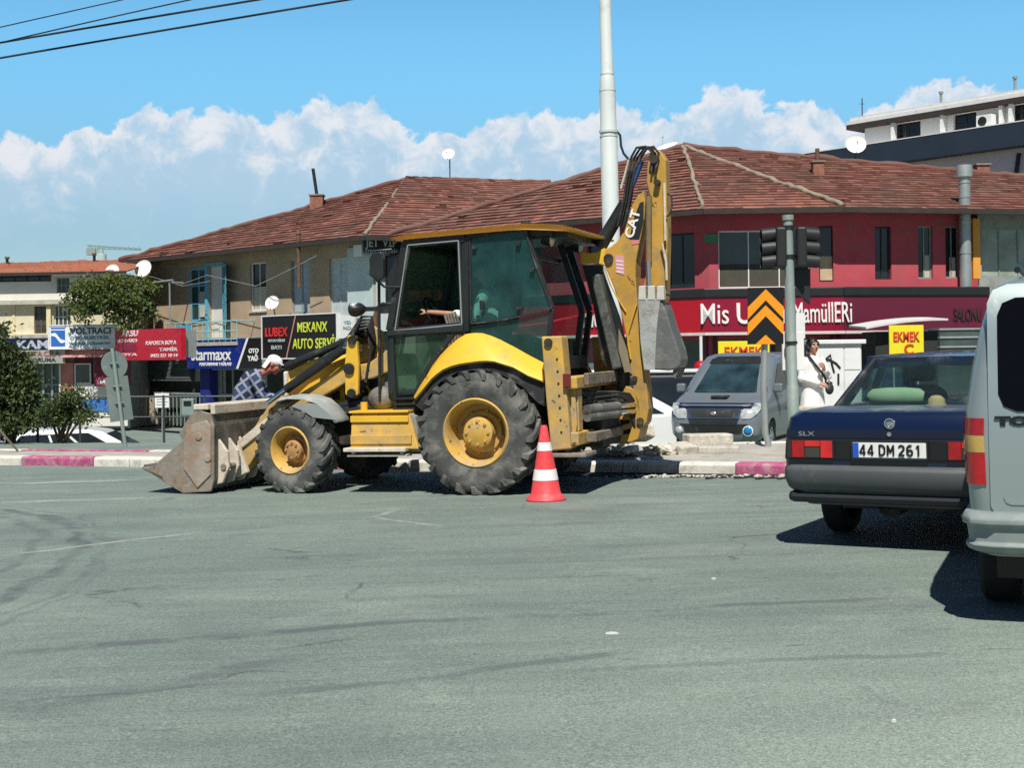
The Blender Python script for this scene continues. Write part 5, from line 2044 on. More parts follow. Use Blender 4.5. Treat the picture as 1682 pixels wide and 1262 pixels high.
# door (frame, upper opening without glass, lower green pane)
for s in (1, -1):
    mb = MB()
    fr = [ML(a, b, YC + 0.02) for a, b in ((672, 403), (755, 395.5), (760.5, 533), (651, 543))]
    for a, b in zip(fr, fr[1:] + fr[:1]):
        mb.bar((a.x, (YC + 0.03) * s, a.z), (b.x, (YC + 0.03) * s, b.z), 0.05, 0.04, (0, 1, 0))
    lo = [ML(a, b, YC + 0.02) for a, b in ((644, 553), (750, 541), (722, 578), (699, 612), (684, 645), (648, 647))]
    for a, b in zip(lo, lo[1:] + lo[:1]):
        mb.bar((a.x, (YC + 0.02) * s, a.z), (b.x, (YC + 0.02) * s, b.z), 0.05, 0.06, (0, 1, 0))
    q1, q2 = ML(640, 548, YC), ML(764, 540, YC)
    mb.bar((q1.x, (YC + 0.02) * s, q1.z), (q2.x, (YC + 0.02) * s, q2.z), 0.06, 0.10, (0, 1, 0))
    dr = mb.build('door', mat('door_black', (0.022, 0.026, 0.026), 0.35, dirt=(0.2, 0.2, 0.18), damt=0.15), bh, bevel=0.008)
    mb = MB()
    mb.ext([(q.x, (YC + 0.01) * s, q.z) for q in lo], (0, -0.008 * s, 0))
    mb.build('lower_pane', g_green, dr)
    mb = MB()
    for a, b in zip(fr, fr[1:] + fr[:1]):
        mb.bar((a.x, (YC + 0.055) * s, a.z), (b.x, (YC + 0.055) * s, b.z), 0.012, 0.014, (0, 1, 0))
    mb.build('door_trim', galv, dr)
    if s > 0:
        mb = MB()
        q = ML(652, 547, YC + 0.06)
        mb.bar((q.x + 0.03, YC + 0.06, q.z), (q.x - 0.12, YC + 0.06, q.z + 0.01), 0.03, 0.04)
        mb.build('door_handle', blk_r, dr)
# front, far and rear panes
mb = MB()
a, b = cn['ft'], cn['fb']
mb.ext([(a.x, -0.68, a.z), (a.x, 0.68, a.z), (b.x, 0.68, b.z), (b.x, -0.68, b.z)], (0.008, 0, 0))
mb.build('windscreen', glass('deep_green_glass', (0.34, 0.56, 0.42), dust=(0.12, 0.22, 0.15), damt=0.7), bh)
p = [cn['ft'], cn['bt'], cn['bb'], cn['fb']]
mb = MB()
mb.ext([(q.x, -YC, q.z) for q in p], (0, 0.008, 0))
mb.build('far_door_pane', glass('deep_green_glass', (0.34, 0.56, 0.42), dust=(0.12, 0.22, 0.15), damt=0.7), bh)
# rear posts of the cab with the open window
mb = MB()
zr, zm = cn['rt'].z, cn['rb'].z
for yy in (-0.74, -0.40):
    mb.bar((cn['rt'].x - 0.03, yy, zr), (cn['rm'].x - 0.01, yy, cn['rm'].z), 0.05, 0.07)
    mb.bar((cn['rm'].x - 0.01, yy, cn['rm'].z), (cn['rb'].x, yy, zm), 0.05, 0.07)
mb.bar((cn['rt'].x - 0.05, 0.7, zr - 0.30), (cn['rt'].x - 0.05, -0.7, zr - 0.30), 0.04, 0.05)
mb.build('rear_window_frame', blk, bh, bevel=0.008)
# work lamps at the back, head lamp in front, mirrors, wiper
for yy in (0.58, -0.55):
    e = MB()
    e.cyl((xr - 0.16, yy, zr - 0.10), (xr - 0.26, yy, zr - 0.12), 0.075, 0.095, n=16)
    o = e.build('work_lamp', blk, bh, smooth=40)
    MB().cyl((xr - 0.258, yy, zr - 0.12), (xr - 0.268, yy, zr - 0.122), 0.085, n=16).build('lens', mat('lamp_lens', (0.55, 0.58, 0.58), 0.15, 0.3), o)
for px, py, s in ((594, 508, 1), (594, 508, -1)):
    q = ML(px, py, 0.78)
    mb = MB()
    secs = []
    for dx, r in ((-0.05, 0.04), (0.0, 0.085), (0.06, 0.105), (0.10, 0.10)):
        secs.append([(q.x + dx, 0.80 * s + 1.25 * r * math.cos(2 * PI * k / 16), q.z + 0.8 * r * math.sin(2 * PI * k / 16)) for k in range(16)])
    mb.loft(secs)
    o = mb.build('head_lamp', blk, bh, smooth=50)
    MB().ball((q.x + 0.06, 0.82 * s, q.z + 0.03), (0.06, 0.10, 0.055)).build('lens', mat('lamp_lens', (0.55, 0.58, 0.58), 0.15, 0.3), o, smooth=180)
    a = ML(640, 507, 0.78)
    mb = MB()
    mb.bar((q.x, 0.78 * s, q.z), (a.x, 0.76 * s, a.z), 0.03, 0.05)
    mb.box(a.x, a.x + 0.12, 0.70 * s, 0.78 * s, a.z - 0.05, a.z + 0.04)
    mb.build('lamp_bracket', blk, bh)
for s in (1, -1):
    mp = mpoly([(606, 425), (612, 415), (626, 413), (630, 425), (630, 455), (622, 462), (608, 452)], 0.95)
    mb = MB()
    mb.ext([(q.x, 0.95 * s, q.z) for q in mp], (0.05, -0.16 * s, 0))
    o = mb.build('mirror', blk, bh, bevel=0.015)
    a, b, c = ML(655, 446, 0.80), ML(630, 471, 0.9), ML(606, 450, 0.93)
    d = ML(611, 412, 0.93)
    mb = MB()
    mb.tube([(ML(657, 472, .78).x, 0.78 * s, ML(657, 472, .78).z), (b.x, 0.88 * s, b.z), (c.x, 0.9 * s, c.z), (d.x, 0.9 * s, d.z), (ML(640, 405, .85).x, 0.8 * s, ML(640, 409, .85).z)], 0.014, 8)
    mb.build('mirror_arm', blk, o, smooth=50)
    # tall inspection rail in front of the cab
    mb = MB()
    q0, q1 = ML(622, 414, 0.78), ML(624, 660, 0.78)
    mb.tube([(q0.x, 0.78 * s, q0.z), (q1.x, 0.78 * s, q1.z)], 0.018, 8)
    for yy in (0,):
        a = ML(655, 498, .78)
        mb.tube([(q0.x, 0.78 * s, ML(622, 500, .78).z), (a.x, 0.76 * s, a.z)], 0.016, 8)
    mb.build('grab_rail', blk, bh, smooth=50)
# rear wheel arch: black liner and yellow outer panel
LIN = [(676, 662), (690, 640), (709, 616), (735, 597), (768, 589), (806, 586), (843, 600), (880, 622), (893, 640), (893, 668), (880, 660), (858, 636), (820, 614), (785, 607), (750, 612), (722, 628), (704, 650), (694, 676)]
for s in (1, -1):
    p = mpoly(LIN, 1.0)
    mb = MB()
    mb.ext([(q.x, 0.98 * s, q.z) for q in p], (0, -0.36 * s, 0))
    mb.build('wheel_arch_liner', blk_r, bh)
FEN = [(681, 654), (694, 626), (709, 599.5), (722, 583), (735, 570), (750, 557), (763, 549), (777, 547), (791, 547.4), (806, 552), (821, 558.6), (845, 571), (870, 585), (891.5, 596)]
FIN = [(682, 655), (694, 640.5), (709, 622), (718, 614), (727.6, 607), (742, 601), (755, 597.5), (768.6, 595.5), (787, 593), (800, 592.5), (812, 593.5), (843, 603), (868, 617), (891.5, 626)]
for s in (1, -1):
    a, b = mpoly(FEN, 0.80), mpoly(FIN, 1.02)
    secs = []
    for q, r in zip(a, b):
        m = q.lerp(r, 0.5)
        secs.append([(q.x, 0.77 * s, q.z), (m.x, 0.94 * s, m.z + 0.02), (r.x, 1.03 * s, r.z), (r.x, 1.0 * s, r.z - 0.02), (m.x, 0.88 * s, m.z - 0.02), (q.x, 0.735 * s, q.z - 0.02)])
    mb = MB()
    mb.loft(secs)
    mb.build('rear_mudguard', yel, bh, smooth=40)
mb = MB()
p = mpoly([(640, 650), (690, 640), (740, 590), (770, 560), (893, 600), (893, 680), (640, 690)], 0.68)
mb.ext(p, (0, -1.36, 0))
mb.build('cab_floor', drk, bh)
# inside the cab: seat, column, levers
zf = ML(700, 640, 0.2).z
sx_ = ML(800, 520, 0.0).x
zseat = ML(790, 545, 0.0).z
mb = MB()
mb.box(sx_ - 0.28, sx_ + 0.30, -0.27, 0.27, zseat - 0.35, zseat)
mb.loft([[(sx_ - 0.24 - 0.10 * t, -0.25 + 0.05 * t * t, zseat + 0.62 * t), (sx_ - 0.24 - 0.10 * t, 0.25 - 0.05 * t * t, zseat + 0.62 * t), (sx_ - 0.36 - 0.12 * t, 0.24 - 0.05 * t * t, zseat + 0.62 * t), (sx_ - 0.36 - 0.12 * t, -0.24 + 0.05 * t * t, zseat + 0.62 * t)] for t in (0, 0.3, 0.6, 0.9, 1.0)])
mb.build('seat', blk_r, bh, bevel=0.04).location.y = 0.18
mb = MB()
q = ML(705, 560, 0.0)
mb.box(q.x - 0.05, q.x + 0.35, -0.35, 0.35, zf, q.z + 0.12)
mb.cyl((q.x + 0.02, 0, q.z + 0.1), (q.x - 0.12, 0, q.z + 0.30), 0.035)
mb.build('console', mat('console_grey', (0.12, 0.13, 0.125), 0.7, dirt=(0.3, 0.3, 0.27), damt=0.3), bh, bevel=0.02).location.y = 0.18
mb = MB()
cx, cz = q.x - 0.13, q.z + 0.32
mb.tube([(cx + 0.07 * math.cos(a), 0.19 * math.sin(a), cz + 0.17 * math.cos(a)) for a in [2 * PI * k / 20 for k in range(21)]], 0.014, 6)
for k in range(3):
    a = 2 * PI * k / 3
    mb.cyl((cx, 0, cz - 0.01), (cx + 0.07 * math.cos(a), 0.19 * math.sin(a), cz + 0.17 * math.cos(a)), 0.012, n=6)
mb.build('steering_wheel', blk, bh, smooth=50).location.y = 0.18
mb = MB()
for k in range(5):
    q = ML(742 + 4 * k, 528, 0.45)
    mb.tube([(q.x, 0.52 - 0.02 * k, zf + 0.3), (q.x + 0.02, 0.52 - 0.02 * k, q.z - 0.05), (q.x + 0.06, 0.5, q.z + 0.07 + 0.01 * k)], 0.014, 6)
mb.build('control_lever', steel_w, bh, smooth=50)
mb = MB()
q = ML(718, 590, 0.6)
mb.cyl((ML(686, 622, .6).x, 0.62, ML(686, 622, .6).z), (ML(712, 566, .6).x, 0.62, ML(712, 566, .6).z), 0.018, n=8)
mb.build('gas_strut', blk, bh)

# ---- rear stabilisers
STB = [(889, 553), (922, 552), (926, 600), (932, 660), (938, 738), (905, 741), (897, 660)]
for s in (1, -1):
    p = mpoly(STB, 1.10)
    mb = MB()
    mb.ext([(q.x, 1.10 * s, q.z) for q in p], (0, -0.24 * s, 0))
    o = mb.build('stabiliser_leg', yel_d, bh, bevel=0.015)
    mb = MB()
    q = ML(901, 563, 1.1)
    mb.cyl((q.x, 1.10 * s, q.z), (q.x, 1.125 * s, q.z), 0.045, n=14)
    for k in range(7):
        q2 = ML(915 + k * 1.2, 590 + 20 * k, 1.1)
        mb.cyl((q2.x, 1.10 * s, q2.z), (q2.x, 1.108 * s, q2.z), 0.012, n=8)
    mb.build('pin', drk, o, smooth=40)
    p2 = mpoly([(918, 620), (938, 618), (944, 640), (948, 700), (940, 730), (926, 700)], 1.0)
    mb = MB()
    mb.ext([(q.x, 1.0 * s, q.z) for q in p2], (0, -0.16 * s, 0))
    mb.build('leg_guide', yel_d, bh, bevel=0.012)
    mb = MB()
    a = ML(920, 742, 1.0)
    mb.box(a.x - 0.32, a.x + 0.16, 0.72 * s, 1.16 * s, a.z - 0.05, a.z - 0.01)
    for dx in (-0.08, 0.04):
        mb.box(a.x + dx - 0.02, a.x + dx + 0.02, 0.85 * s, 1.02 * s, a.z - 0.008, a.z + 0.10)
    mb.build('foot_pad', steel_w, bh, bevel=0.008)
    mb = MB()
    q = ML(930, 622, 1.12)
    mb.box(q.x - 0.05, q.x + 0.03, 1.105 * s, 1.15 * s, q.z - 0.09, q.z + 0.05)
    mb.build('rear_light', mat('dull_red_lens', (0.16, 0.02, 0.02), 0.3), bh, bevel=0.008)
# sideshift frame across the back
XB = ML(945, 640, 0.85).x
xf = XB
zt1, zt0 = ML(950, 618, 0.8).z, ML(950, 638, 0.8).z
zb1, zb0 = ML(950, 708, 0.8).z, ML(950, 730, 0.8).z
mb = MB()
mb.box(xf - 0.08, xf + 0.14, -1.06, 1.06, zt0, zt1)
mb.box(xf - 0.08, xf + 0.14, -1.06, 1.06, zb0, zb1)
for s in (1, -1):
    mb.box(xf - 0.06, xf + 0.12, 0.80 * s, 0.96 * s, zb1 + 0.002, zt0 - 0.002)
mb.build('rear_frame', yel_d, bh, bevel=0.015)
mb = MB()
mb.box(xf + 0.15, xf + 0.19, -0.9, 0.9, zb0, zt1 - 0.03)
mb.box(xf - 0.14, xf - 0.085, -0.7, 0.82, zt0 + 0.03, zt1 + 0.03)
mb.box(xf - 0.20, xf - 0.085, -0.75, 0.80, zb0 + 0.02, zb1 - 0.02)
mb.build('slide_plate', mat('muddy_plate', (0.20, 0.16, 0.12), 0.85, var=0.3, vs=6, dirt=(0.40, 0.34, 0.25), damt=0.35, ds=6, bump=0.5, bs=25), bh, bevel=0.01)
# hoses and swing cylinders behind the frame
mb = MB()
R = random.Random(4)
for k in range(9):
    z = zt0 - 0.05 - 0.026 * k
    yy = 0.75 - 0.05 * (k % 3)
    pts = [(xf - 0.02 - 0.02 * (k % 3), yy, z), (xf - 0.14, yy - 0.4, z + R.uniform(-.02, .02)), (xf - 0.22, 0.0, z + R.uniform(-.03, .03)), (xf - 0.30, -0.3, z - 0.06), (xf - 0.36, -0.42, z - 0.20 - 0.02 * k)]
    mb.tube(pts, 0.016, 8)
mb.build('hydraulic_hose', blk_r, bh, smooth=60)
mb = MB()
for z in (0.40, 0.60):
    zz = zb1 + (zt0 - zb1) * z * 0.8
    mb.cyl((xf - 0.08, 0.72, zz), (xf - 0.24, 0.02, zz), 0.055, n=16)
sc = mb.build('swing_cylinder', steel_d, bh, smooth=40)
mb = MB()
for z in (0.40, 0.60):
    zz = zb1 + (zt0 - zb1) * z * 0.8
    mb.cyl((xf - 0.235, 0.03, zz), (xf - 0.34, -0.38, zz), 0.032, n=12)
mb.build('rod', chrome, sc, smooth=40)
# swing casting that carries the boom
YB = -0.36
KP = [(1028, 634), (1042, 640), (1051, 660), (1052, 705), (1048, 722), (1036, 727), (998, 726), (1006, 717), (1034, 712), (1036, 704), (996, 713), (1002, 704), (1034, 695), (1034, 690), (1000, 690), (1008, 683), (1033, 676), (1030, 662), (1022, 646)]
mb = MB()
plate(mb, KP, YB, YB - 0.40)
mb.build('swing_casting', yel_o, bh, bevel=0.01)
mb = MB()
q = ML(1018, 650, YB)
mb.cyl((q.x, YB - 0.2, zb0), (q.x, YB - 0.2, zt1 + 0.05), 0.08, n=16)
mb.build('king_pin', steel_d, bh, smooth=40)
# boom
BOOM = [(1057, 313), (1060, 330), (1058, 360), (1051, 396), (1044.5, 430), (1044, 455), (1047.5, 500), (1055, 567), (1062, 633), (1065.5, 672), (1062, 694), (1056, 702), (1050, 694), (1037, 624), (1030, 563), (1020, 512), (1008.5, 474), (994, 438), (989, 412), (1003, 405), (1013, 397), (1025, 380), (1038, 337), (1047, 322)]
mb = MB()
plate(mb, BOOM, YB, YB - 0.26)
boom = mb.build('boom', yel_o, bh, bevel=0.014)
mb = MB()
p = mpoly([(953, 412), (966, 415.5), (980, 414), (993, 407), (994, 437), (972, 431), (953, 433)], YB + 0.02)
mb.ext(p, (0, -0.34, 0))
mb.build('boom_elbow', yel, bh, bevel=0.012)
mb = MB()
plate(mb, [(956, 436), (986, 437), (1000, 476), (1016, 520), (1028, 570), (1036, 611), (1003, 613), (988, 590), (974, 500)], YB - 0.05, YB - 0.12)
mb.build('boom_web', blk, bh)
mb = MB()
a, b = ML(981, 452, YB), ML(1017, 606, YB)
mb.bar((a.x, YB + 0.03, a.z), (b.x, YB + 0.03, b.z), 0.11, 0.155, (0, 1, 0))
bc = mb.build('boom_cylinder', mat('paint_flaked_grey', (0.13, 0.14, 0.125), 0.6, 0.2, var=0.3, vs=5, dirt=(0.02, 0.02, 0.02), damt=0.55, ds=5, bump=0.3), bh, bevel=0.02)
mb = MB()
p = mpoly([(1016, 540), (1030, 575), (1036, 611), (1026, 612), (1016, 575)], YB + 0.09)
mb.ext(p, (0, -0.02, 0))
mb.build('cover_plate', mat('khaki_plate', (0.22, 0.19, 0.12), 0.7, var=0.2), bc)
# boom decals
mb = MB()
p = mpoly([(1057.5, 331), (1051, 333), (1040, 362), (1034, 393), (1050, 393), (1057, 362)], YB + 0.001)
mb.ext(p, (0, 0.004, 0))
mb.build('decal', blk, boom)
a, b = ML(1039.5, 392, YB), ML(1052, 346, YB)
dx = (b - a).normalized()
text(None, 'CAT', 0.145, wt, boom, V((a.x, YB + 0.008, a.z)), dx, V((0, 1, 0)).cross(dx) * 1, depth=0.004, bold=0.004, width=(b - a).length, world=False)
mb = MB()
mb.ext(mpoly([(1010, 418), (1024.5, 421), (1026, 452), (1012, 448)], YB + 0.001), (0, 0.004, 0))
mb.mi = 1
mb.ext(mpoly([(1036, 395), (1050.5, 394.5), (1050, 400), (1038, 402)], YB + 0.001), (0, 0.004, 0))
st = mb.build('sticker', [mat('pink_sticker', (0.62, 0.30, 0.36), 0.6), mat('rose_sticker', (0.66, 0.20, 0.24), 0.6)], boom)
mb = MB()
for k, yy_ in enumerate((427, 433, 439, 445)):
    mb.ext(mpoly([(1012.2 + k * 0.2, yy_), (1023.5 + k * .2, yy_ + 1.6), (1023.7 + k * .2, yy_ + 4), (1012.4 + k * .2, yy_ + 2.4)], YB + 0.006), (0, 0.002, 0))
mb.build('print', mat('sticker_print', (0.80, 0.66, 0.68), 0.6), st)
mb = MB()
for px, py, r in ((1000, 425, 0.055), (1052, 692, 0.04), (1043, 622, 0.03)):
    q = ML(px, py, YB)
    mb.cyl((q.x, YB - 0.28, q.z), (q.x, YB + 0.03, q.z), r, n=16)
mb.build('boom_pin', drk, bh, smooth=40)
mb = MB()   # pale pipe along the boom side
pts = [ML(a, b, YB + 0.02) for a, b in ((1046, 500), (1042, 512), (1031, 548), (1032, 566), (1036, 590))]
mb.tube(pts, 0.012, 6)
pts = [ML(a, b, YB + 0.02) for a, b in ((994, 440), (1002, 466), (1012, 486), (1028, 512))]
mb.tube(pts, 0.008, 6)
mb.build('steel_pipe', yel, bh, smooth=60)
# stick cylinder
mb = MB()
a, b = ML(981, 405, YB), ML(1023, 333, YB)
mb.cyl((a.x, YB - 0.10, a.z), (b.x, YB - 0.10, b.z), 0.082, 0.07, n=18)
sc = mb.build('stick_cylinder', blk, bh, smooth=40)
mb = MB()
c = ML(1050, 262, YB)
mb.cyl((b.x, YB - 0.10, b.z), (c.x, YB - 0.10, c.z), 0.036, n=12)
mb.build('rod', chrome_b, sc, smooth=40)
# stick
STK = [(1067, 251), (1063, 272), (1062, 300), (1070, 330), (1070, 380), (1062, 440), (1057, 470), (1060, 486), (1078, 489), (1090, 499), (1094, 490), (1096.5, 385), (1093.5, 262), (1084, 247), (1074, 246)]
mb = MB()
plate(mb, STK, YB - 0.02, YB - 0.24)
mb.build('stick', yel_o, bh, bevel=0.012)
mb = MB()
a, b = ML(1066, 322, YB), ML(1066, 430, YB)
mb.cyl((a.x, YB + 0.01, a.z), (b.x, YB + 0.01, b.z), 0.036, n=14)
sc = mb.build('bucket_cylinder', mat('dusty_cylinder', (0.15, 0.125, 0.08), 0.6, 0.2, dirt=(0.34, 0.22, 0.07), damt=0.4), bh, smooth=40)
MB().cyl((b.x, YB + 0.04, b.z), (ML(1068, 480, YB).x, YB + 0.04, ML(1068, 480, YB).z), 0.028).build('rod', chrome, sc, smooth=40)
mb = MB()
for px, py, r in ((1075, 262, 0.05), (1080, 300, 0.035), (1072, 478, 0.045), (1088, 484, 0.04)):
    q = ML(px, py, YB)
    mb.cyl((q.x, YB - 0.27, q.z), (q.x, YB + 0.06, q.z), r, n=14)
mb.build('stick_pin', drk, bh, smooth=40)
mb = MB()
R = random.Random(8)
for k in range(5):
    o = 1.5 + 2.4 * k
    yy = YB + 0.03 - 0.04 * (k % 4)
    pts = [ML(a, b, YB) for a, b in ((1014 + o, 372), (1024 + o, 330), (1030 + o, 290), (1036 + o * 1.5, 258), (1044 + o * 1.7, 243 + (k % 3)), (1060 + o * 1.3, 241), (1072 + o, 252), (1070 + o * 0.6, 285))]
    mb.tube([(q.x, yy, q.z) for q in pts], 0.014, 8)
pts = [ML(a, b, YB) for a, b in ((1096, 318), (1103, 322), (1104, 338), (1100, 352), (1095, 356))]
mb.tube([(q.x, YB, q.z) for q in pts], 0.011, 8)
mb.build('boom_hose', blk_r, bh, smooth=60)
for ln in (((1091, 300), (1092, 360), (1093, 395)), ((1087, 400), (1094, 430), (1095, 460)), ((1020, 310), (1028, 282), (1033, 262))):
    MB().tube([ML(a, b, YB + 0.03) for a, b in ln], 0.016, 6).build('steel_line', steel_p, bh, smooth=60)
# digging bucket
mb = MB()
SIDE = [(1049, 492), (1086, 493), (1093, 508), (1103, 540), (1115, 574), (1118.5, 590), (1117, 601), (1110, 607), (1098, 609), (1058, 607), (1051, 560)]
p = mpoly(SIDE, YB + 0.08)
mb.ext(p, (0, -0.42, 0))
bkt = mb.build('digging_bucket', mat('bucket_grey', (0.15, 0.155, 0.15), 0.55, 0.3, var=0.25, vs=3, dirt=(0.28, 0.26, 0.22), damt=0.3, ds=4, bump=0.3, bs=18), bh, bevel=0.02)
mb = MB()
p = mpoly([(1048, 490), (1085, 492), (1079, 540), (1076, 608), (1058, 608), (1052, 560)], YB + 0.082)
mb.ext(p, (0, 0.012, 0))
mb.build('bucket_back', mat('scraped_steel', (0.44, 0.46, 0.44), 0.5, 0.3, var=0.2, vs=4, dirt=(0.22, 0.20, 0.17), damt=0.3, ds=5, bump=0.3), bkt, bevel=0.006)
mb = MB()
for x0_ in (1049, 1064, 1079):
    p = mpoly([(x0_, 470), (x0_ + 11, 469), (x0_ + 12, 493), (x0_ - 1, 493)], YB + 0.10)
    mb.ext(p, (0, -0.10, 0))
mb.build('bucket_ear', mat('pale_steel', (0.58, 0.56, 0.50), 0.6, 0.2, dirt=(0.3, 0.25, 0.18), damt=0.3), bkt, bevel=0.008)
mb = MB()
for k in range(4):
    yy = YB + 0.04 - 0.11 * k
    p = mpoly([(1112, 600), (1116, 606), (1110, 622), (1106, 610)], YB)
    mb.ext([(q.x, yy, q.z) for q in p], (0, -0.05, 0))
mb.build('bucket_tooth', steel_d, bkt)
# slack hoses and a tank beside the engine
mb = MB()
for k in range(5):
    pts = [ML(a, b, 0.55) for a, b in ((604, 640 - 3 * k), (612, 560 + 4 * k), (606, 520 + 5 * k), (590, 520 + 6 * k), (566, 556 + 5 * k), (520, 590 + 4 * k))]
    mb.tube([(q.x, 0.48 + 0.03 * k, q.z) for q in pts], 0.018, 8)
for k in range(3):
    pts = [ML(a, b, 0.7) for a, b in ((548, 676 + 4 * k), (580, 668 + 4 * k), (610, 664 + 3 * k), (636, 655 + 3 * k))]
    mb.tube([(q.x, 0.66 + 0.03 * k, q.z) for q in pts], 0.016, 8)
mb.build('loader_hose', blk_r, bh, smooth=60)
mb = MB()
q = ML(625, 655, 0.7)
mb.ball((q.x, 0.66, q.z), (0.16, 0.13, 0.14), 16, 10)
mb.build('air_tank', mat('sooty_tank', (0.22, 0.21, 0.19), 0.6, dirt=(0.04, 0.04, 0.04), damt=0.4), bh, smooth=180)
mb = MB()
for z_ in (655, 664, 672):
    a, b = ML(648, z_, 0.85), ML(684, z_ - 1, 0.85)
    mb.bar((a.x, 0.86, a.z), (b.x, 0.86, b.z), 0.06, 0.022)
a = ML(650, 645, 0.85)
mb.bar((a.x, 0.86, a.z + 0.05), (a.x, 0.86, a.z - 0.22), 0.04, 0.04)
mb.build('cab_step', blk, bh)
# ------------------------------------------------------------------ vehicles
def carM(x, y, th, z=None, roll=0.0):
    z = gz(x, y) if z is None else z
    h = V((math.sin(th), math.cos(th), 0))
    n = V((-roll, 0, 1)).normalized()
    h = (h - n * h.dot(n)).normalized()
    l = n.cross(h)
    M = Matrix((h, l, n)).transposed().to_4x4()
    M.translation = V((x, y, z))
    return M


def rring(x0, x1, w, z, rc=0.12, rf=0.25, n=5):
    """rounded plan outline: rear x0, front x1, half width w"""
    pts = []
    for cx, cy, r, a0 in ((x0 + rc, w - rc, rc, PI / 2), (x0 + rc, -w + rc, rc, PI), (x1 - rf, -w + rf, rf, 1.5 * PI), (x1 - rf, w - rf, rf, 0)):
        for k in range(n + 1):
            a = a0 + PI / 2 * k / n
            pts.append((cx + r * math.cos(a), cy + r * math.sin(a), z))
    return pts


def boolcut(o, cutters):
    """cut closed meshes out of o and bake the result"""
    for c in cutters:
        md = o.modifiers.new('cut', 'BOOLEAN')
        md.operation = 'DIFFERENCE'
        md.solver = 'EXACT'
        md.object = c
    dg = bpy.context.evaluated_depsgraph_get()
    me = bpy.data.meshes.new_from_object(o.evaluated_get(dg))
    o.modifiers.clear()
    old = o.data
    o.data = me
    bpy.data.meshes.remove(old)
    for c in cutters:
        d = c.data
        bpy.data.objects.remove(c)
        bpy.data.meshes.remove(d)
    return o


def arches(parent, xs_, R, w, z):
    out = []
    for x in xs_:
        for s in (1, -1):
            c = MB().cyl((x, (w - 0.30) * s, z), (x, (w + 0.2) * s, z), R, n=32).build('cutter', drk, parent)
            out.append(c)
    bpy.context.view_layer.update()
    return out


def car_wheels(parent, xs_, y, R, w, rimm, name='wheel', nsp=5):
    for x in xs_:
        for s in (1, -1):
            e = bpy.data.objects.new(name, None)
            COL.objects.link(e)
            e.parent = parent
            e.matrix_local = Matrix.Translation((x, y * s, R))
            mb = MB()
            hw = w / 2
            prof = [(R * 0.62, -hw * 0.8), (R * 0.68, -hw), (R * 0.90, -hw * 1.02), (R * 0.985, -hw * 0.80), (R, -hw * 0.5), (R, 0)]
            prof = prof + [(a, -b) for a, b in prof[-2::-1]]
            mb.lathe(prof, (0, 0, 0), (0, s, 0), 36)
            mb.build('tyre', tyre_c, e, smooth=40)
            mb = MB()
            mb.lathe([(R * 0.64, hw * 0.82), (R * 0.60, hw * 0.70), (R * 0.56, hw * 0.3), (R * 0.2, hw * 0.45), (0.001, hw * 0.5)], (0, 0, 0), (0, s, 0), 28)
            for k in range(nsp):
                a = 2 * PI * k / nsp
                mb.bar((R * 0.12 * math.cos(a), s * hw * 0.55, R * 0.12 * math.sin(a)), (R * 0.58 * math.cos(a), s * hw * 0.62, R * 0.58 * math.sin(a)), R * 0.16, 0.03, (0, 1, 0))
            mb.build('rim', rimm, e, smooth=40)


# ---- blue sedan
navy_paint = mat('navy_paint', (0.004, 0.011, 0.042), 0.26, 0.0, var=0.06, coat=0.6, dirt=(0.16, 0.17, 0.18), damt=0.10, ds=2, bump=0.02, bs=3)
sed = thing('sedan', 'dark navy saloon car stopped with its tail towards us and a white number plate', 'car', carM(2.646, 9.199, 0.5625, roll=SLOPE))
mb = MB()
rg = [(0.10, 4.08, 0.66, 0.32, .1), (0.06, 4.15, 0.76, 0.42, .12), (0.05, 4.18, 0.80, 0.60, .1), (0.055, 4.18, 0.80, 0.72, .09), (0.06, 4.16, 0.79, 0.86, .09), (0.075, 4.10, 0.765, 0.955, .1), (0.11, 4.0, 0.73, 0.992, .12), (0.20, 3.9, 0.66, 1.002, .14)]
mb.loft([rring(a, b, w, z, rc) for a, b, w, z, rc in rg])
body = mb.build('body', [navy_paint], sed, smooth=35)
boolcut(body, arches(sed, (1.0, 3.45), 0.34, 0.80, 0.29))
body.data.polygons.foreach_set('use_smooth', [True] * len(body.data.polygons))
body.data.set_sharp_from_angle(angle=rad(35))
mb = MB()
mb.box(0.35, 3.9, -0.45, 0.45, 0.27, 0.34)
mb.cyl((0.35, 0.1, 0.30), (0.95, 0.1, 0.30), 0.09, n=14)
mb.box(0.96, 1.04, -0.6, 0.6, 0.25, 0.33)
mb.build('underbody', drk, sed)
# tail panel: dark strip with the lamps, bumper, plate
mb = MB()
mb.ext([(0.052, 0.775, 0.655), (0.052, -0.775, 0.655), (0.056, -0.765, 0.80), (0.056, 0.765, 0.80)], (-0.012, 0, 0))
mb.build('tail_panel', mat('tail_black', (0.012, 0.012, 0.013), 0.4), sed, bevel=0.006)
mb = MB()
mb.ext([(0.055, 0.76, 0.812), (0.055, -0.76, 0.812), (0.058, -0.755, 0.868), (0.058, 0.755, 0.868)], (-0.010, 0, 0))
tr = mb.build('trim_strip', mat('trim_dark', (0.008, 0.012, 0.03), 0.4), sed)
lens_r = mat('red_lens', (0.36, 0.006, 0.010), 0.12, var=0.25, vs=14, coat=0.5)
lens_b = mat('bright_red_lens', (0.62, 0.02, 0.02), 0.12, var=0.2, vs=10, coat=0.5)
lens_k = mat('smoked_lens', (0.035, 0.02, 0.02), 0.12, coat=0.5)
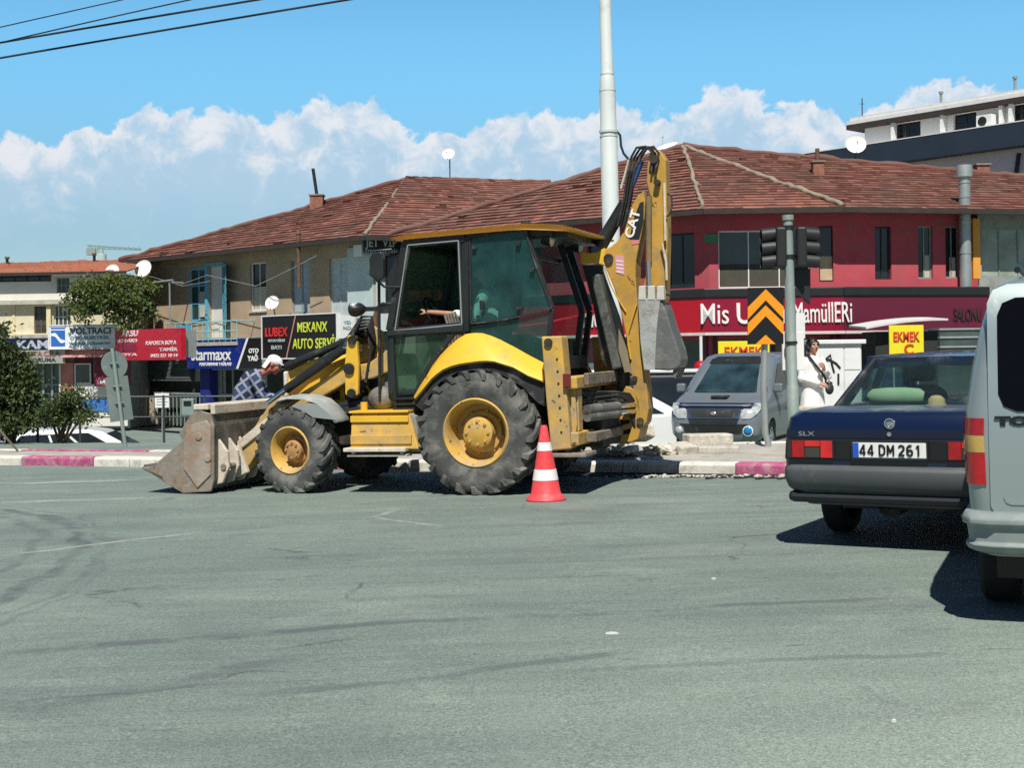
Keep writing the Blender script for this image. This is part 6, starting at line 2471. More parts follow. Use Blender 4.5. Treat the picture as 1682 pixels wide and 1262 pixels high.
for s in (1, -1):
    mb = MB()
    mb.box(0.025, 0.040, min(0.40 * s, 0.755 * s), max(0.40 * s, 0.755 * s), 0.662, 0.795)
    lt = mb.build('tail_light', lens_k, sed, bevel=0.006)
    for (a, b, c, d, m) in ((0.715, 0.735, 0.665, 0.79, lens_k), (0.62, 0.71, 0.668, 0.79, lens_r), (0.50, 0.615, 0.748, 0.79, lens_b), (0.41, 0.495, 0.668, 0.79, lens_b if s > 0 else lens_r)):
        mb = MB()
        mb.box(0.018, 0.0245, min(a * s, b * s), max(a * s, b * s), c, d)
        mb.build('lens', m, lt, bevel=0.003)
    mb = MB()
    mb.box(0.019, 0.0245, min(0.505 * s, 0.61 * s), max(0.505 * s, 0.61 * s), 0.672, 0.742)
    mb.build('reverse_lens', mat('grey_lens', (0.05, 0.045, 0.04), 0.15, coat=0.5), lt)
mb = MB()
mb.box(0.02, 0.034, -0.26, 0.26, 0.672, 0.785)
pl = mb.build('number_plate', mat('plate_white', (0.80, 0.80, 0.78), 0.4, var=0.03), sed, bevel=0.005)
mb = MB()
mb.box(0.0155, 0.0195, 0.215, 0.255, 0.677, 0.78)
mb.build('blue_band', mat('plate_blue', (0.02, 0.10, 0.55), 0.4), pl)
mb = MB()
fr = 0.012
for q in ((-0.27, 0.27, 0.66, 0.671), (-0.27, 0.27, 0.786, 0.797), (-0.272, -0.261, 0.671, 0.786), (0.261, 0.272, 0.671, 0.786)):
    mb.box(0.018, 0.036, *q)
mb.build('plate_frame', blk, pl)
GL = {'4': [((.62, 0), (.62, 1)), ((.62, 1), (0, .28)), ((0, .25), (.85, .25))], 'D': [((.08, 0), (.08, 1)), ((0, .96), (.5, .96)), ((0, .04), (.5, .04)), ((.5, .96), (.82, .74)), ((.82, .78), (.82, .22)), ((.5, .04), (.82, .26))],
      'M': [((.08, 0), (.08, 1)), ((.92, 0), (.92, 1)), ((.08, .98), (.5, .3)), ((.92, .98), (.5, .3))], '2': [((.04, .82), (.3, .96)), ((.28, .96), (.58, .96)), ((.58, .96), (.8, .78)), ((.8, .8), (.8, .6)), ((.8, .62), (.06, .06)), ((0, .05), (.86, .05))],
      '6': [((.74, .96), (.3, .96)), ((.32, .96), (.08, .74)), ((.08, .78), (.08, .22)), ((.08, .26), (.3, .04)), ((.28, .04), (.6, .04)), ((.6, .04), (.8, .2)), ((.8, .18), (.8, .42)), ((.8, .4), (.6, .56)), ((.6, .56), (.1, .5))], '1': [((.5, 0), (.5, 1)), ((.5, .97), (.2, .78))]}
mb = MB()
gx, gi = 0.205, 0
for ch_ in '44 DM 261':
    if ch_ == ' ':
        gx -= 0.022
        continue
    for (a0_, b0_), (a1_, b1_) in GL[ch_]:
        gi += 1
        mb.bar((0.0150 - 0.00004 * gi, gx - a0_ * 0.048, 0.692 + b0_ * 0.074), (0.0150 - 0.00004 * gi, gx - a1_ * 0.048, 0.692 + b1_ * 0.074), 0.0125, 0.003, (1, 0, 0))
    gx -= 0.0575
mb.build('lettering', mat('plate_black', (0.01, 0.01, 0.01), 0.5, var=0), pl)
mb = MB()
secs = []
for (z, x, w) in ((0.40, 0.085, 0.73), (0.44, 0.03, 0.785), (0.51, 0.0, 0.80), (0.585, 0.0, 0.80), (0.612, 0.03, 0.785), (0.617, 0.09, 0.76)):
    sec = [(x + 0.5, w, z), (x + 0.10, w, z), (x + 0.03, w - 0.035, z), (x, w - 0.11, z), (x, -w + 0.11, z), (x + 0.03, -w + 0.035, z), (x + 0.10, -w, z), (x + 0.5, -w, z), (x + 0.5, -w + 0.06, z), (x + 0.14, -w + 0.1, z), (x + 0.14, w - 0.1, z), (x + 0.5, w - 0.06, z)]
    secs.append(sec)
mb.loft(secs)
bmp = mb.build('bumper', mat('bumper_grey', (0.075, 0.085, 0.088), 0.55, var=0.1, dirt=(0.17, 0.18, 0.17), damt=0.2), sed, smooth=50, bevel=0.02, seg=3)
mb = MB()
mb.box(0.045, 0.3, -0.77, 0.77, 0.335, 0.42)
mb.build('valance', mat('valance_dark', (0.015, 0.018, 0.022), 0.5), sed, bevel=0.04)
# badges
mb = MB()
mb.ball((0.062, 0.0, 0.915), (0.006, 0.032, 0.026), 14, 8)
mb.lathe([(0.030, 0), (0.038, 0), (0.038, 0.008), (0.030, 0.008), (0.030, 0)], (0.062, 0, 0.915), (-1, 0, 0), 20)
mb.build('badge', chrome, sed, smooth=40)
MB().loft([[(x, y, z + 0.004 * (1 - abs(y) / 0.7)) for y in (0.66, 0.4, 0.0, -0.4, -0.66)] + [(x, y, z - 0.03) for y in (-0.66, 0, 0.66)] for x, z in ((0.16, 1.0), (0.3, 1.007), (0.72, 1.010))]).build('trunk_lid', mat('dusty_sunlit_navy', (0.085, 0.11, 0.145), 0.35, var=0.25, vs=5, coat=0.3, dirt=(0.24, 0.26, 0.27), damt=0.3), sed, smooth=40)  # dust, plus the sunlit look of the deck put into a paler navy
MB().cyl((0.05, 0, 0.84), (0.038, 0, 0.84), 0.016, n=14).build('trunk_lock', chrome, sed)
text(None, 'SLX', 0.045, galv, sed, (0.0440, 0.665, 0.825), (0, -1, 0), (0, 0, 1), depth=0.003, width=0.12, world=False)
text(None, 'DO\u011eAN', 0.045, galv, sed, (0.0440, -0.52, 0.825), (0, -1, 0), (0, 0, 1), depth=0.003, width=0.19, world=False)
mb = MB()
mb.tube([(0.55, -0.50, 0.30), (0.18, -0.50, 0.30), (0.02, -0.50, 0.285)], 0.027, 14, caps=False)
mb.tube([(0.55, -0.50, 0.30), (0.18, -0.50, 0.30), (0.021, -0.50, 0.285)], 0.022, 14)
mb.build('exhaust_pipe', [steel_w], sed, smooth=50)
# glasshouse
BELT, ROOF = 0.995, 1.40
gp = dict(rl=(0.78, 0.665, BELT), rt=(1.42, 0.535, ROOF - 0.05), ft=(2.45, 0.55, ROOF - 0.04), fl=(3.02, 0.675, BELT), bl=(1.92, 0.69, BELT), bt=(1.95, 0.56, ROOF - 0.035))
P_ = lambda k, s: V((gp[k][0], gp[k][1] * s, gp[k][2]))
mb = MB()
for s in (1, -1):
    mb.loft([[P_('rl', s) + V((-0.02, 0, -0.02)), P_('rl', s) + V((0.22, 0.015 * s, -0.02)), P_('rl', s) + V((0.22, -0.06 * s, -0.02)), P_('rl', s) + V((-0.0, -0.09 * s, -0.02))],
             [P_('rt', s) + V((-0.03, 0, 0)), P_('rt', s) + V((0.12, 0.01 * s, 0)), P_('rt', s) + V((0.12, -0.05 * s, 0)), P_('rt', s) + V((-0.02, -0.07 * s, 0))]])
    for a, b, w in (('bl', 'bt', 0.055), ('fl', 'ft', 0.05), ('rt', 'ft', 0.06)):
        mb.bar(P_(a, s), P_(b, s), w, w)
rf = []
for t in range(7):
    x = 1.38 + (2.52 - 1.38) * t / 6
    zc = ROOF - 0.045 + 0.05 * math.sin(PI * (t + 0.6) / 7.2)
    sec = []
    for k in range(9):
        u = -1 + 2 * k / 8
        sec.append((x, 0.57 * u, zc - 0.055 * abs(u) ** 3))
    sec += [(x, 0.55 * u, zc - 0.07 - 0.02 * abs(u)) for u in (1, 0.5, 0, -0.5, -1)]
    rf.append(sec)
mb.loft(rf)
mb.build('roof', navy_paint, sed, smooth=45)
car_gl = glass('sedan_glass', (0.86, 0.93, 0.90), dust=(0.10, 0.15, 0.14), damt=0.06)
mb = MB()
mb.ext([P_('rl', 1) + V((0.0, -0.06, 0)), P_('rl', -1) + V((0.0, 0.06, 0)), P_('rt', -1) + V((-0.015, 0.05, 0)), P_('rt', 1) + V((-0.015, -0.05, 0))], (0.012, 0, 0.008))
rw = mb.build('rear_window', car_gl, sed)
mb = MB()
co_ = [P_('rl', 1) + V((-0.004, -0.05, 0)), P_('rl', -1) + V((-0.004, 0.05, 0)), P_('rt', -1) + V((-0.02, 0.045, 0.0)), P_('rt', 1) + V((-0.02, -0.045, 0.0))]
for a, b in zip(co_, co_[1:] + co_[:1]):
    mb.bar(a, b, 0.03, 0.03)
mb.build('window_seal', blk_r, rw)
mb = MB()
mb.ext([P_('fl', 1), P_('fl', -1), P_('ft', -1), P_('ft', 1)], (0.01, 0, 0.006))
mb.build('windscreen', car_gl, sed)
for s in (1, -1):
    for a, b, c, d in (('rl', 'bl', 'bt', 'rt'), ('bl', 'fl', 'ft', 'bt')):
        o_ = 0.22 if a == 'rl' else 0.03
        mb = MB()
        mb.ext([P_(a, s) + V((o_, 0, 0)), P_(b, s) - V((0.03, 0, 0)), P_(c, s), P_(d, s) + V((0.12 if d == 'rt' else 0, 0, 0))], (0, 0.006 * s, 0))
        mb.build('side_window', car_gl, sed)
seatm = mat('car_seat', (0.045, 0.042, 0.04), 0.9, var=0.2)
seatb = mat('tan_seat', (0.30, 0.20, 0.14), 0.9, var=0.15)
mb = MB()
mb.box(0.80, 1.30, -0.62, 0.62, 0.955, 0.985)
mb.build('parcel_shelf', mat('shelf', (0.10, 0.11, 0.10), 0.9), sed)
mb = MB()
mb.loft([[(1.32, -0.6, 0.5), (1.45, -0.6, 0.5), (1.45, 0.6, 0.5), (1.32, 0.6, 0.5)], [(1.22, -0.58, .95), (1.34, -0.58, .95), (1.34, 0.58, .95), (1.22, 0.58, .95)]])
mb.build('rear_seat', seatm, sed, bevel=0.03)
for yy, m in ((0.34, seatb), (-0.34, seatm)):
    mb = MB()
    mb.loft([[(2.30, yy - 0.24, 0.5), (2.45, yy - 0.24, 0.5), (2.45, yy + 0.24, 0.5), (2.30, yy + 0.24, 0.5)], [(2.12, yy - 0.22, 1.05), (2.24, yy - 0.22, 1.05), (2.24, yy + 0.22, 1.05), (2.12, yy + 0.22, 1.05)], [(2.10, yy - 0.15, 1.12), (2.2, yy - 0.15, 1.12), (2.2, yy + 0.15, 1.12), (2.10, yy + 0.15, 1.12)]])
    mb.box(2.09, 2.18, yy - 0.14, yy + 0.14, 1.15, 1.31)
    mb.build('front_seat', m, sed, bevel=0.04)
mb = MB()
mb.box(2.75, 3.0, -0.62, 0.62, 0.6, 0.97)
mb.build('dashboard', seatm, sed)
car_wheels(sed, (1.0, 3.45), 0.665, 0.29, 0.175, steel_w)
SM = XF[sed.name]


def insed(x, y, z):
    return SM @ V((x, y, z))


o = thing('cushion', 'pale green bolster cushion lying on the rear shelf of the navy saloon', 'cushion', SM)
MB().tube([(1.06, 0.44, 1.055), (1.055, 0.41, 1.06), (1.05, 0.30, 1.062), (1.05, 0.16, 1.062), (1.055, 0.05, 1.06), (1.06, 0.02, 1.055)], [0.045, 0.066, 0.074, 0.074, 0.066, 0.045], 16).build('cover', mat('pale_green_fabric', (0.34, 0.46, 0.30), 0.9), o, smooth=60)
o = thing('hat', 'round tan straw hat resting on the rear shelf of the navy saloon', 'hat', SM)
mb = MB()
mb.lathe([(0.11, 0), (0.112, 0.012), (0.065, 0.018), (0.06, 0.06), (0.035, 0.085), (0.001, 0.09)], (1.0, -0.09, 0.986), (0, 0, 1), 24)
mb.build('crown', mat('straw', (0.55, 0.38, 0.22), 0.9), o, smooth=50)

# ---- silver van at the right edge
silver = mat('silver_paint', (0.285, 0.345, 0.34), 0.30, 0.35, var=0.04, vs=1, coat=0.5, dirt=(0.40, 0.42, 0.40), damt=0.14, ds=2)
vth = rad(23.5)
VM = carM(3.16, 6.42, vth, roll=SLOPE)
van = thing('van', 'silver people carrier cut off by the right edge with black rear window', 'van', VM)
mb = MB()
rg = [(0.10, 4.15, 0.80, 0.36, .1, .3), (0.06, 4.22, 0.87, 0.50, .12, .3), (0.055, 4.24, 0.885, 0.75, .12, .3), (0.06, 4.2, 0.89, 1.0, .12, .3), (0.075, 3.95, 0.885, 1.13, .12, .3), (0.12, 3.45, 0.855, 1.32, .12, .25), (0.165, 3.15, 0.815, 1.52, .13, .25), (0.22, 2.85, 0.765, 1.70, .15, .25), (0.27, 2.75, 0.72, 1.78, .16, .25), (0.36, 2.6, 0.62, 1.825, .18, .25), (0.5, 2.4, 0.5, 1.84, .2, .25)]
mb.loft([rring(a, b, w, z, rc, rf_) for a, b, w, z, rc, rf_ in rg])
body = mb.build('body', silver, van, smooth=35)
boolcut(body, arches(van, (0.82, 3.45), 0.38, 0.885, 0.31))
body.data.polygons.foreach_set('use_smooth', [True] * len(body.data.polygons))
body.data.set_sharp_from_angle(angle=rad(35))


def vx(z):
    """x of the rear face at height z"""
    zz = [r[3] for r in rg]
    xx = [r[0] for r in rg]
    return float(np.interp(z, zz, xx))


def rear_panel(mb, pts, t, off=0.0):
    """polygon (y,z) laid on the rear face, standing t proud"""
    mb.ext([(vx(z) - off, y, z) for y, z in pts], (-t, 0, 0))
    return mb


def rrect(y0, y1, z0, z1, r, n=5):
    out = []
    for cy, cz, a0 in ((y1 - r, z1 - r, 0), (y0 + r, z1 - r, PI / 2), (y0 + r, z0 + r, PI), (y1 - r, z0 + r, 1.5 * PI)):
        for k in range(n + 1):
            a = a0 + PI / 2 * k / n
            out.append((cy + r * math.cos(a), cz + r * math.sin(a)))
    return out


wy = 0.655


def band(mb, y0, y1, z0, z1, r, o0, o1, nz=8):
    """rounded panel following the curved tail"""
    rows = []
    zs_ = [z0, z0 + r * 0.3, z0 + r] + [z0 + r + (z1 - z0 - 2 * r) * k / nz for k in range(1, nz)] + [z1 - r, z1 - r * 0.3, z1]
    for z in zs_:
        dz = max(0, (z0 + r) - z, z - (z1 - r))
        ins = r - math.sqrt(max(0, r * r - dz * dz))
        rows.append((z, y0 + ins, y1 - ins))
    mb.loft([[(vx(z) - o0, a, z), (vx(z) - o0, b, z), (vx(z) - o1, b, z), (vx(z) - o1, a, z)] for z, a, b in rows])
    return mb


mb = MB()
band(mb, -0.79, 0.765, 0.53, 1.78, 0.10, -0.03, 0.012)
dr = mb.build('tailgate', silver, van, smooth=30)
mb = MB()
band(mb, -0.70, 0.715, 1.115, 1.705, 0.09, 0.0, 0.018)
rw = mb.build('rear_window', mat('black_glass', (0.003, 0.003, 0.004), 0.06, var=0, spec=0.25), dr, smooth=30)
mb = MB()
for zq in ((-0.55, 0.52, 0.63, 0.72),):
    band(mb, -0.55, 0.70, 0.635, 0.715, 0.035, 0.0, 0.018, 2)
mb.build('number_plate_recess', silver, dr, smooth=30)
text(None, 'TOURNEO', 0.062, mat('letter_black', (0.012, 0.012, 0.013), 0.4), dr, (vx(1.045) - 0.016, 0.735, 1.045), (0, -1, 0), (0, 0, 1), depth=0.008, bold=0.004, width=0.55, world=False)
text(None, 'CONNECT', 0.03, MATS['letter_black'], dr, (vx(1.0) - 0.016, 0.45, 1.0), (0, -1, 0), (0, 0, 1), depth=0.006, bold=0.002, width=0.24, world=False)
amber = mat('amber_lens', (0.55, 0.36, 0.10), 0.15, var=0.15, vs=12, coat=0.5)
red_l = mat('van_red_lens', (0.46, 0.012, 0.016), 0.13, var=0.2, vs=16, coat=0.5)
for s in (1, -1):
    mb = MB()
    def lamp(mb, z0, z1):
        secs = []
        for z in (z0, z1):
            w = float(np.interp(z, [r[3] for r in rg], [r[2] for r in rg]))
            x = vx(z)
            secs.append([(x - 0.008, (w - 0.10) * s, z), (x + 0.006, (w - 0.06) * s, z), (x + 0.04, (w - 0.02) * s, z), (x + 0.12, (w + 0.010) * s, z), (x + 0.20, (w + 0.006) * s, z), (x + 0.20, (w - 0.05) * s, z), (x + 0.06, (w - 0.10) * s, z)])
        mb.loft(secs)
    lamp(mb, 0.735, 0.90)
    lt = mb.build('tail_light', red_l, van, smooth=30)
    mb = MB()
    lamp(mb, 0.903, 0.99)
    mb.build('amber_lens', amber, lt, smooth=30)
    mb = MB()
    lamp(mb, 0.993, 1.08)
    mb.build('top_lens', lens_r, lt, smooth=30)
mb = MB()
secs = []
for (z, x, w) in ((0.37, 0.06, 0.83), (0.40, -0.03, 0.885), (0.435, -0.045, 0.90), (0.44, -0.02, 0.88), (0.53, -0.025, 0.89), (0.535, -0.05, 0.91), (0.57, -0.05, 0.91), (0.595, -0.02, 0.90), (0.60, 0.06, 0.87)):
    secs.append([(x + 0.6, w, z), (x + 0.13, w, z), (x + 0.04, w - 0.04, z), (x, w - 0.14, z), (x, -w + 0.14, z), (x + 0.04, -w + 0.04, z), (x + 0.13, -w, z), (x + 0.6, -w, z), (x + 0.6, -w + 0.07, z), (x + 0.2, -w + 0.12, z), (x + 0.2, w - 0.12, z), (x + 0.6, w - 0.07, z)])
mb.loft(secs)
mb.build('bumper', mat('bumper_greygreen', (0.21, 0.25, 0.245), 0.45, var=0.06, dirt=(0.34, 0.36, 0.34), damt=0.2), van, smooth=50, bevel=0.035, seg=3)
mb = MB()
mb.box(0.15, 4.0, -0.75, 0.75, 0.24, 0.40)
mb.build('underbody', drk, van)
for s in (1, -1):
    mb = MB()
    rows = []
    for z in (1.16, 1.3, 1.5, 1.68):
        w = float(np.interp(z, [r[3] for r in rg], [r[2] for r in rg]))
        rows.append([(0.5 + (z - 1.16) * 0.2, (w + 0.012) * s, z), (2.9 - (z - 1.16) * 0.9, (w + 0.012) * s, z), (2.9 - (z - 1.16) * 0.9, (w - 0.03) * s, z), (0.5 + (z - 1.16) * 0.2, (w - 0.03) * s, z)])
    mb.loft(rows)
    mb.build('side_window', MATS['black_glass'], van, smooth=30)
    mb = MB()
    mb.tube([(0.45, 0.62 * s, 1.86), (0.6, 0.62 * s, 1.885), (2.3, 0.62 * s, 1.885), (2.45, 0.62 * s, 1.85)], 0.018, 8)
    mb.build('roof_rail', blk, van, smooth=50)
car_wheels(van, (0.82, 3.45), 0.765, 0.315, 0.20, galv)

# ---- grey minivan parked behind the island, nose towards us
mvp = mat('graphite_paint', (0.21, 0.245, 0.265), 0.30, 0.35, var=0.05, coat=0.6, dirt=(0.2, 0.2, 0.19), damt=0.12)
mth = math.atan2(-0.42, -0.90)
mg = at(1172, 735, 24.4)
mz = -0.47
MVM = carM(mg.x, mg.y, mth, z=mz)
mv = thing('minivan', 'dark grey minivan with a blue fog lamp facing us behind the chevron post', 'van', MVM)
# local x forward; front bumper at x = 0
mb = MB()
rg2 = [(-4.5, -0.10, 0.78, 0.25, .15, .3), (-4.55, 0.0, 0.88, 0.40, .15, .32), (-4.6, 0.0, 0.91, 0.62, .15, .34), (-4.6, -0.04, 0.92, 0.80, .15, .36), (-4.6, -0.14, 0.915, 0.95, .15, .38), (-4.58, -0.42, 0.90, 1.05, .15, .36), (-4.55, -0.78, 0.88, 1.14, .15, .3), (-4.5, -1.18, 0.82, 1.42, .15, .25), (-4.42, -1.62, 0.75, 1.72, .15, .25), (-4.35, -1.80, 0.70, 1.84, .15, .25), (-4.2, -2.0, 0.60, 1.90, .2, .3), (-4.0, -2.3, 0.45, 1.92, .2, .3)]
mb.loft([rring(a, b, w, z, rc, rf_, 6) for a, b, w, z, rc, rf_ in rg2])
body = mb.build('body', mvp, mv, smooth=40)
boolcut(body, arches(mv, (-0.85, -3.7), 0.37, 0.90, 0.32))
body.data.polygons.foreach_set('use_smooth', [True] * len(body.data.polygons))
body.data.set_sharp_from_angle(angle=rad(35))
zz_, xx_, ww_ = [r[3] for r in rg2], [r[1] for r in rg2], [r[2] for r in rg2]
fx = lambda z, y: float(np.interp(z, zz_, xx_)) - max(0, abs(y) - float(np.interp(z, zz_, ww_)) + 0.36) ** 2 * 1.3
fw = lambda z: float(np.interp(z, zz_, ww_))


def fpatch(mb, rows, o0=0.004, o1=0.02, n=7):
    """patch on the nose: rows of (z, y0, y1)"""
    secs = []
    for z, a, b in rows:
        f = [(fx(z, a + (b - a) * k / n) + o1, a + (b - a) * k / n, z) for k in range(n + 1)]
        g = [(x - o1 - 0.05, y, zc) for x, y, zc in f[::-1]]
        secs.append(f + g)
    mb.loft(secs)
    return mb


mb = MB()
fpatch(mb, [(1.165, -0.80, 0.80), (1.30, -0.765, 0.765), (1.50, -0.71, 0.71), (1.68, -0.655, 0.655), (1.73, -0.63, 0.63)], o1=0.02)
mb.build('windscreen', mat('screen_glass', (0.022, 0.045, 0.055), 0.06, var=0.8, vs=1.3, spec=0.9), mv, smooth=40)
mb = MB()
fpatch(mb, [(1.71, -0.64, 0.64), (1.80, -0.60, 0.60), (1.85, -0.5, 0.5)], o1=0.035)
mb.build('sun_visor', blk, mv, smooth=40)
mb = MB()
fpatch(mb, [(0.58, -0.44, 0.44), (0.66, -0.47, 0.47), (0.84, -0.50, 0.50), (0.87, -0.49, 0.49)], o1=0.022)
gr = mb.build('grille', blk, mv, smooth=40)
mb = MB()
fpatch(mb, [(0.865, -0.50, 0.50), (0.885, -0.50, 0.50)], o1=0.03)
fpatch(mb, [(0.70, -0.44, 0.44), (0.715, -0.44, 0.44)], o1=0.03)
for s in (1, -1):
    fpatch(mb, [(0.70, min(0.43 * s, 0.49 * s), max(0.43 * s, 0.49 * s)), (0.88, min(0.47 * s, 0.53 * s), max(0.47 * s, 0.53 * s))], o1=0.028, n=2)
mb.build('grille_frame', chrome, gr, smooth=40)
mb = MB()
mb.ball((fx(0.79, 0) + 0.03, 0, 0.79), (0.012, 0.06, 0.035))
mb.build('badge', mat('badge_pink', (0.6, 0.45, 0.5), 0.2, 0.6), gr, smooth=180)
mb = MB()
fpatch(mb, [(0.895, -0.70, 0.70), (0.985, -0.72, 0.72)], o1=0.035)
mb.build('bonnet_guard', mat('guard_black', (0.012, 0.015, 0.03), 0.2, spec=0.8), mv, smooth=40)
mb = MB()
fpatch(mb, [(0.42, -0.52, 0.52), (0.45, -0.54, 0.54), (0.56, -0.62, 0.62), (0.60, -0.66, 0.66)], o1=0.014)
mb.build('lower_intake', blk, mv, smooth=40)
hl = mat('headlamp_glass', (0.55, 0.58, 0.56), 0.1, 0.3, var=0.35, vs=14, spec=0.9)
for s in (1, -1):
    mb = MB()
    fpatch(mb, [(0.70, min(0.53 * s, 0.70 * s), max(0.53 * s, 0.70 * s)), (0.78, min(0.52 * s, 0.80 * s), max(0.52 * s, 0.80 * s)), (0.88, min(0.56 * s, 0.86 * s), max(0.56 * s, 0.86 * s)), (0.98, min(0.75 * s, 0.885 * s), max(0.75 * s, 0.885 * s))], o1=0.016)
    mb.build('headlight', hl, mv, smooth=40)
    mb = MB()
    mb.ball((fx(0.48, 0.62) + 0.01, 0.66 * s, 0.48), (0.05, 0.085, 0.08), 16, 10)
    f = mb.build('fog_lamp', mat('blue_lens', (0.01, 0.22, 0.48), 0.08, spec=0.9, coat=0.6) if s > 0 else hl, mv, smooth=180)
    mb = MB()
    mb.lathe([(0.08, 0), (0.098, 0), (0.098, 0.03), (0.082, 0.035)], (fx(0.48, 0.62) - 0.0, 0.66 * s, 0.475), (1, 0, 0), 20)
    mb.build('surround', white_m if s > 0 else mvp, f, smooth=40)
    mb = MB()
    rows = []
    for z in (1.20, 1.35, 1.55, 1.70):
        w = fw(z)
        x1 = float(np.interp(z, zz_, xx_)) - 0.32
        rows.append([(x1, (w + 0.010) * s, z), (-2.2, (w + 0.010) * s, z), (-2.2, (w - 0.03) * s, z), (x1, (w - 0.03) * s, z)])
    mb.loft(rows)
    rows = []
    for z in (1.20, 1.35, 1.55, 1.70):
        w = fw(z)
        rows.append([(-2.3, (w + 0.010) * s, z), (-4.2, (w + 0.010) * s, z), (-4.2, (w - 0.03) * s, z), (-2.3, (w - 0.03) * s, z)])
    mb.loft(rows)
    mb.build('side_window', dark_glass, mv, smooth=40)
    mb = MB()
    mb.box(-1.20, -1.05, min(0.88 * s, 1.05 * s), max(0.88 * s, 1.05 * s), 1.16, 1.33)
    mb.build('mirror', mvp, mv, bevel=0.03)
mb = MB()
mb.box(-0.62, -0.38, -0.16, 0.16, 1.065, 1.115)
mb.build('bonnet_scoop', blk, mv, bevel=0.015)
mb = MB()
mb.box(-4.3, -0.3, -0.8, 0.8, 0.2, 0.3)
mb.build('underbody', drk, mv)
car_wheels(mv, (-0.85, -3.7), 0.80, 0.32, 0.2, chrome)


# ---- ordinary parked cars seen small
def parked(name, label, M, paint, wind, kind='hatch', group=None):
    o = thing(name, label, 'car', M, group)
    prof = {'hatch': ([(-2.0, .30), (-2.02, .72), (-1.95, .92), (-1.62, 1.36), (-1.3, 1.45), (0.0, 1.46), (0.35, 1.40), (1.15, .96), (1.85, .82), (2.0, .66), (2.02, .30)],
                      [(-1.72, .98), (-1.45, 1.34), (0.05, 1.38), (0.75, .98)]),
            'van': ([(-2.3, .30), (-2.34, 1.0), (-2.25, 1.75), (-2.0, 1.98), (1.2, 2.0), (1.6, 1.85), (2.15, 1.15), (2.4, .95), (2.42, .30)],
                    [(-2.05, 1.12), (-2.0, 1.78), (1.3, 1.80), (1.78, 1.15)])}[kind]
    W2 = 0.84 if kind == 'hatch' else 0.92
    top = max(z for _, z in prof[0])
    mb = MB()
    tw = lambda z: W2 - (0.16 * max(0, (z - 0.9) / (top - 0.9)) if z > 0.9 else 0.0)
    L = [[(x, tw(z) * f, z) for x, z in prof[0]] for f in (-1, -0.9, 0.9, 1)]
    for i, sec in enumerate(L):
        if i in (0, 3):
            L[i] = [(x * 0.985, y * 0.985, z if z < top - .1 else z - 0.05) for x, y, z in sec]
    mb.loft(L)
    b = mb.build('body', paint, o, bevel=0.03)
    for s in (1, -1):
        mb = MB()
        mb.ext([(x, (tw(z) + 0.004) * s, z) for x, z in prof[1]], (0, -0.02 * s, 0))
        w = mb.build('side_window', wind, o)
        mb = MB()
        for t in (0.42, 0.70) if kind == 'hatch' else (0.3, 0.52, 0.76):
            xa = prof[1][0][0] + (prof[1][3][0] - prof[1][0][0]) * t
            xb = prof[1][1][0] + (prof[1][2][0] - prof[1][1][0]) * t
            za, zb_ = prof[1][0][1], prof[1][1][1]
            mb.bar((xa, (tw(za) + 0.006) * s, za), (xb, (tw(zb_) + 0.006) * s, zb_), 0.05, 0.012, (0, 1, 0))
        mb.build('pillar', paint, w)
        mb = MB()
        mb.box(prof[0][-2][0] - 0.12, prof[0][-2][0] + 0.012, min(0.5 * s, 0.78 * s), max(0.5 * s, 0.78 * s), 0.62, 0.74)
        mb.build('headlight', hl, o)
        mb = MB()
        mb.box(prof[0][1][0] - 0.012, prof[0][1][0] + 0.1, min(0.6 * s, 0.8 * s), max(0.6 * s, 0.8 * s), 0.72, 0.92)
        mb.build('tail_light', lens_r, o)
    for i, j, nm in ((6, 7, 'windscreen') if kind == 'hatch' else (5, 6, 'windscreen'), (3, 2, 'rear_window') if kind == 'hatch' else (2, 1, 'rear_window')):
        a, c = V((prof[0][i][0], 0, prof[0][i][1])), V((prof[0][j][0], 0, prof[0][j][1]))
        a, c = a.lerp(c, 0.12), a.lerp(c, 0.88)
        w = 0.62 if kind == 'hatch' else 0.72
        n_ = V((a.z - c.z, 0, c.x - a.x)).normalized()
        if (n_.x > 0) != (nm == 'windscreen'):
            n_ = -n_
        mb = MB()
        mb.ext([a + V((0, w, 0)), a - V((0, w, 0)), c - V((0, w + .06, 0)), c + V((0, w + .06, 0))], n_ * 0.012)
        mb.build(nm, wind, o)
    car_wheels(o, (-1.3, 1.3), W2 - 0.09, 0.30, 0.18, galv)
    return o


wp_ = mat('white_paint', (0.74, 0.76, 0.76), 0.3, var=0.03, coat=0.5)
bp_ = mat('black_paint_car', (0.02, 0.022, 0.025), 0.25, var=0.05, coat=0.6)
sp_ = mat('silver_car', (0.40, 0.42, 0.43), 0.3, 0.4, var=0.03, coat=0.5)
c = at(1030, 690, 27.0)
parked('parked_car', 'white hatchback showing between the digging arm and the dark grey minivan', carM(c.x, c.y, rad(96), z=-0.72), wp_, dark_glass)
c = at(1085, 650, 31.5)
parked('minibus', 'black minibus with a white roof behind the white hatchback', carM(c.x, c.y, rad(93), z=-1.02), bp_, dark_glass, 'van')
mb = MB()
mb.box(-2.1, 1.4, -0.74, 0.74, 2.002, 2.09)
mb.build('roof_panel', wp_, bpy.data.objects['minibus'], bevel=0.03)
for px, Yc, th, pm, lab in ((150, 31.0, 82, wp_, 'white hatchback parked below the road sign'), (20, 33.5, 84, bp_, 'black hatchback parked behind the low shrub'), (64, 36.0, -88, wp_, 'white car half hidden by the dark tree'), (-30, 31.4, 84, sp_, 'silver car at the far left edge behind the tree')):
    c = at(px, 700, Yc)
    parked('parked_car', lab, carM(c.x, c.y, rad(th), z=gz(c.x, c.y) + 0.1), pm, dark_glass, 'hatch', 'cars parked along the workshops')
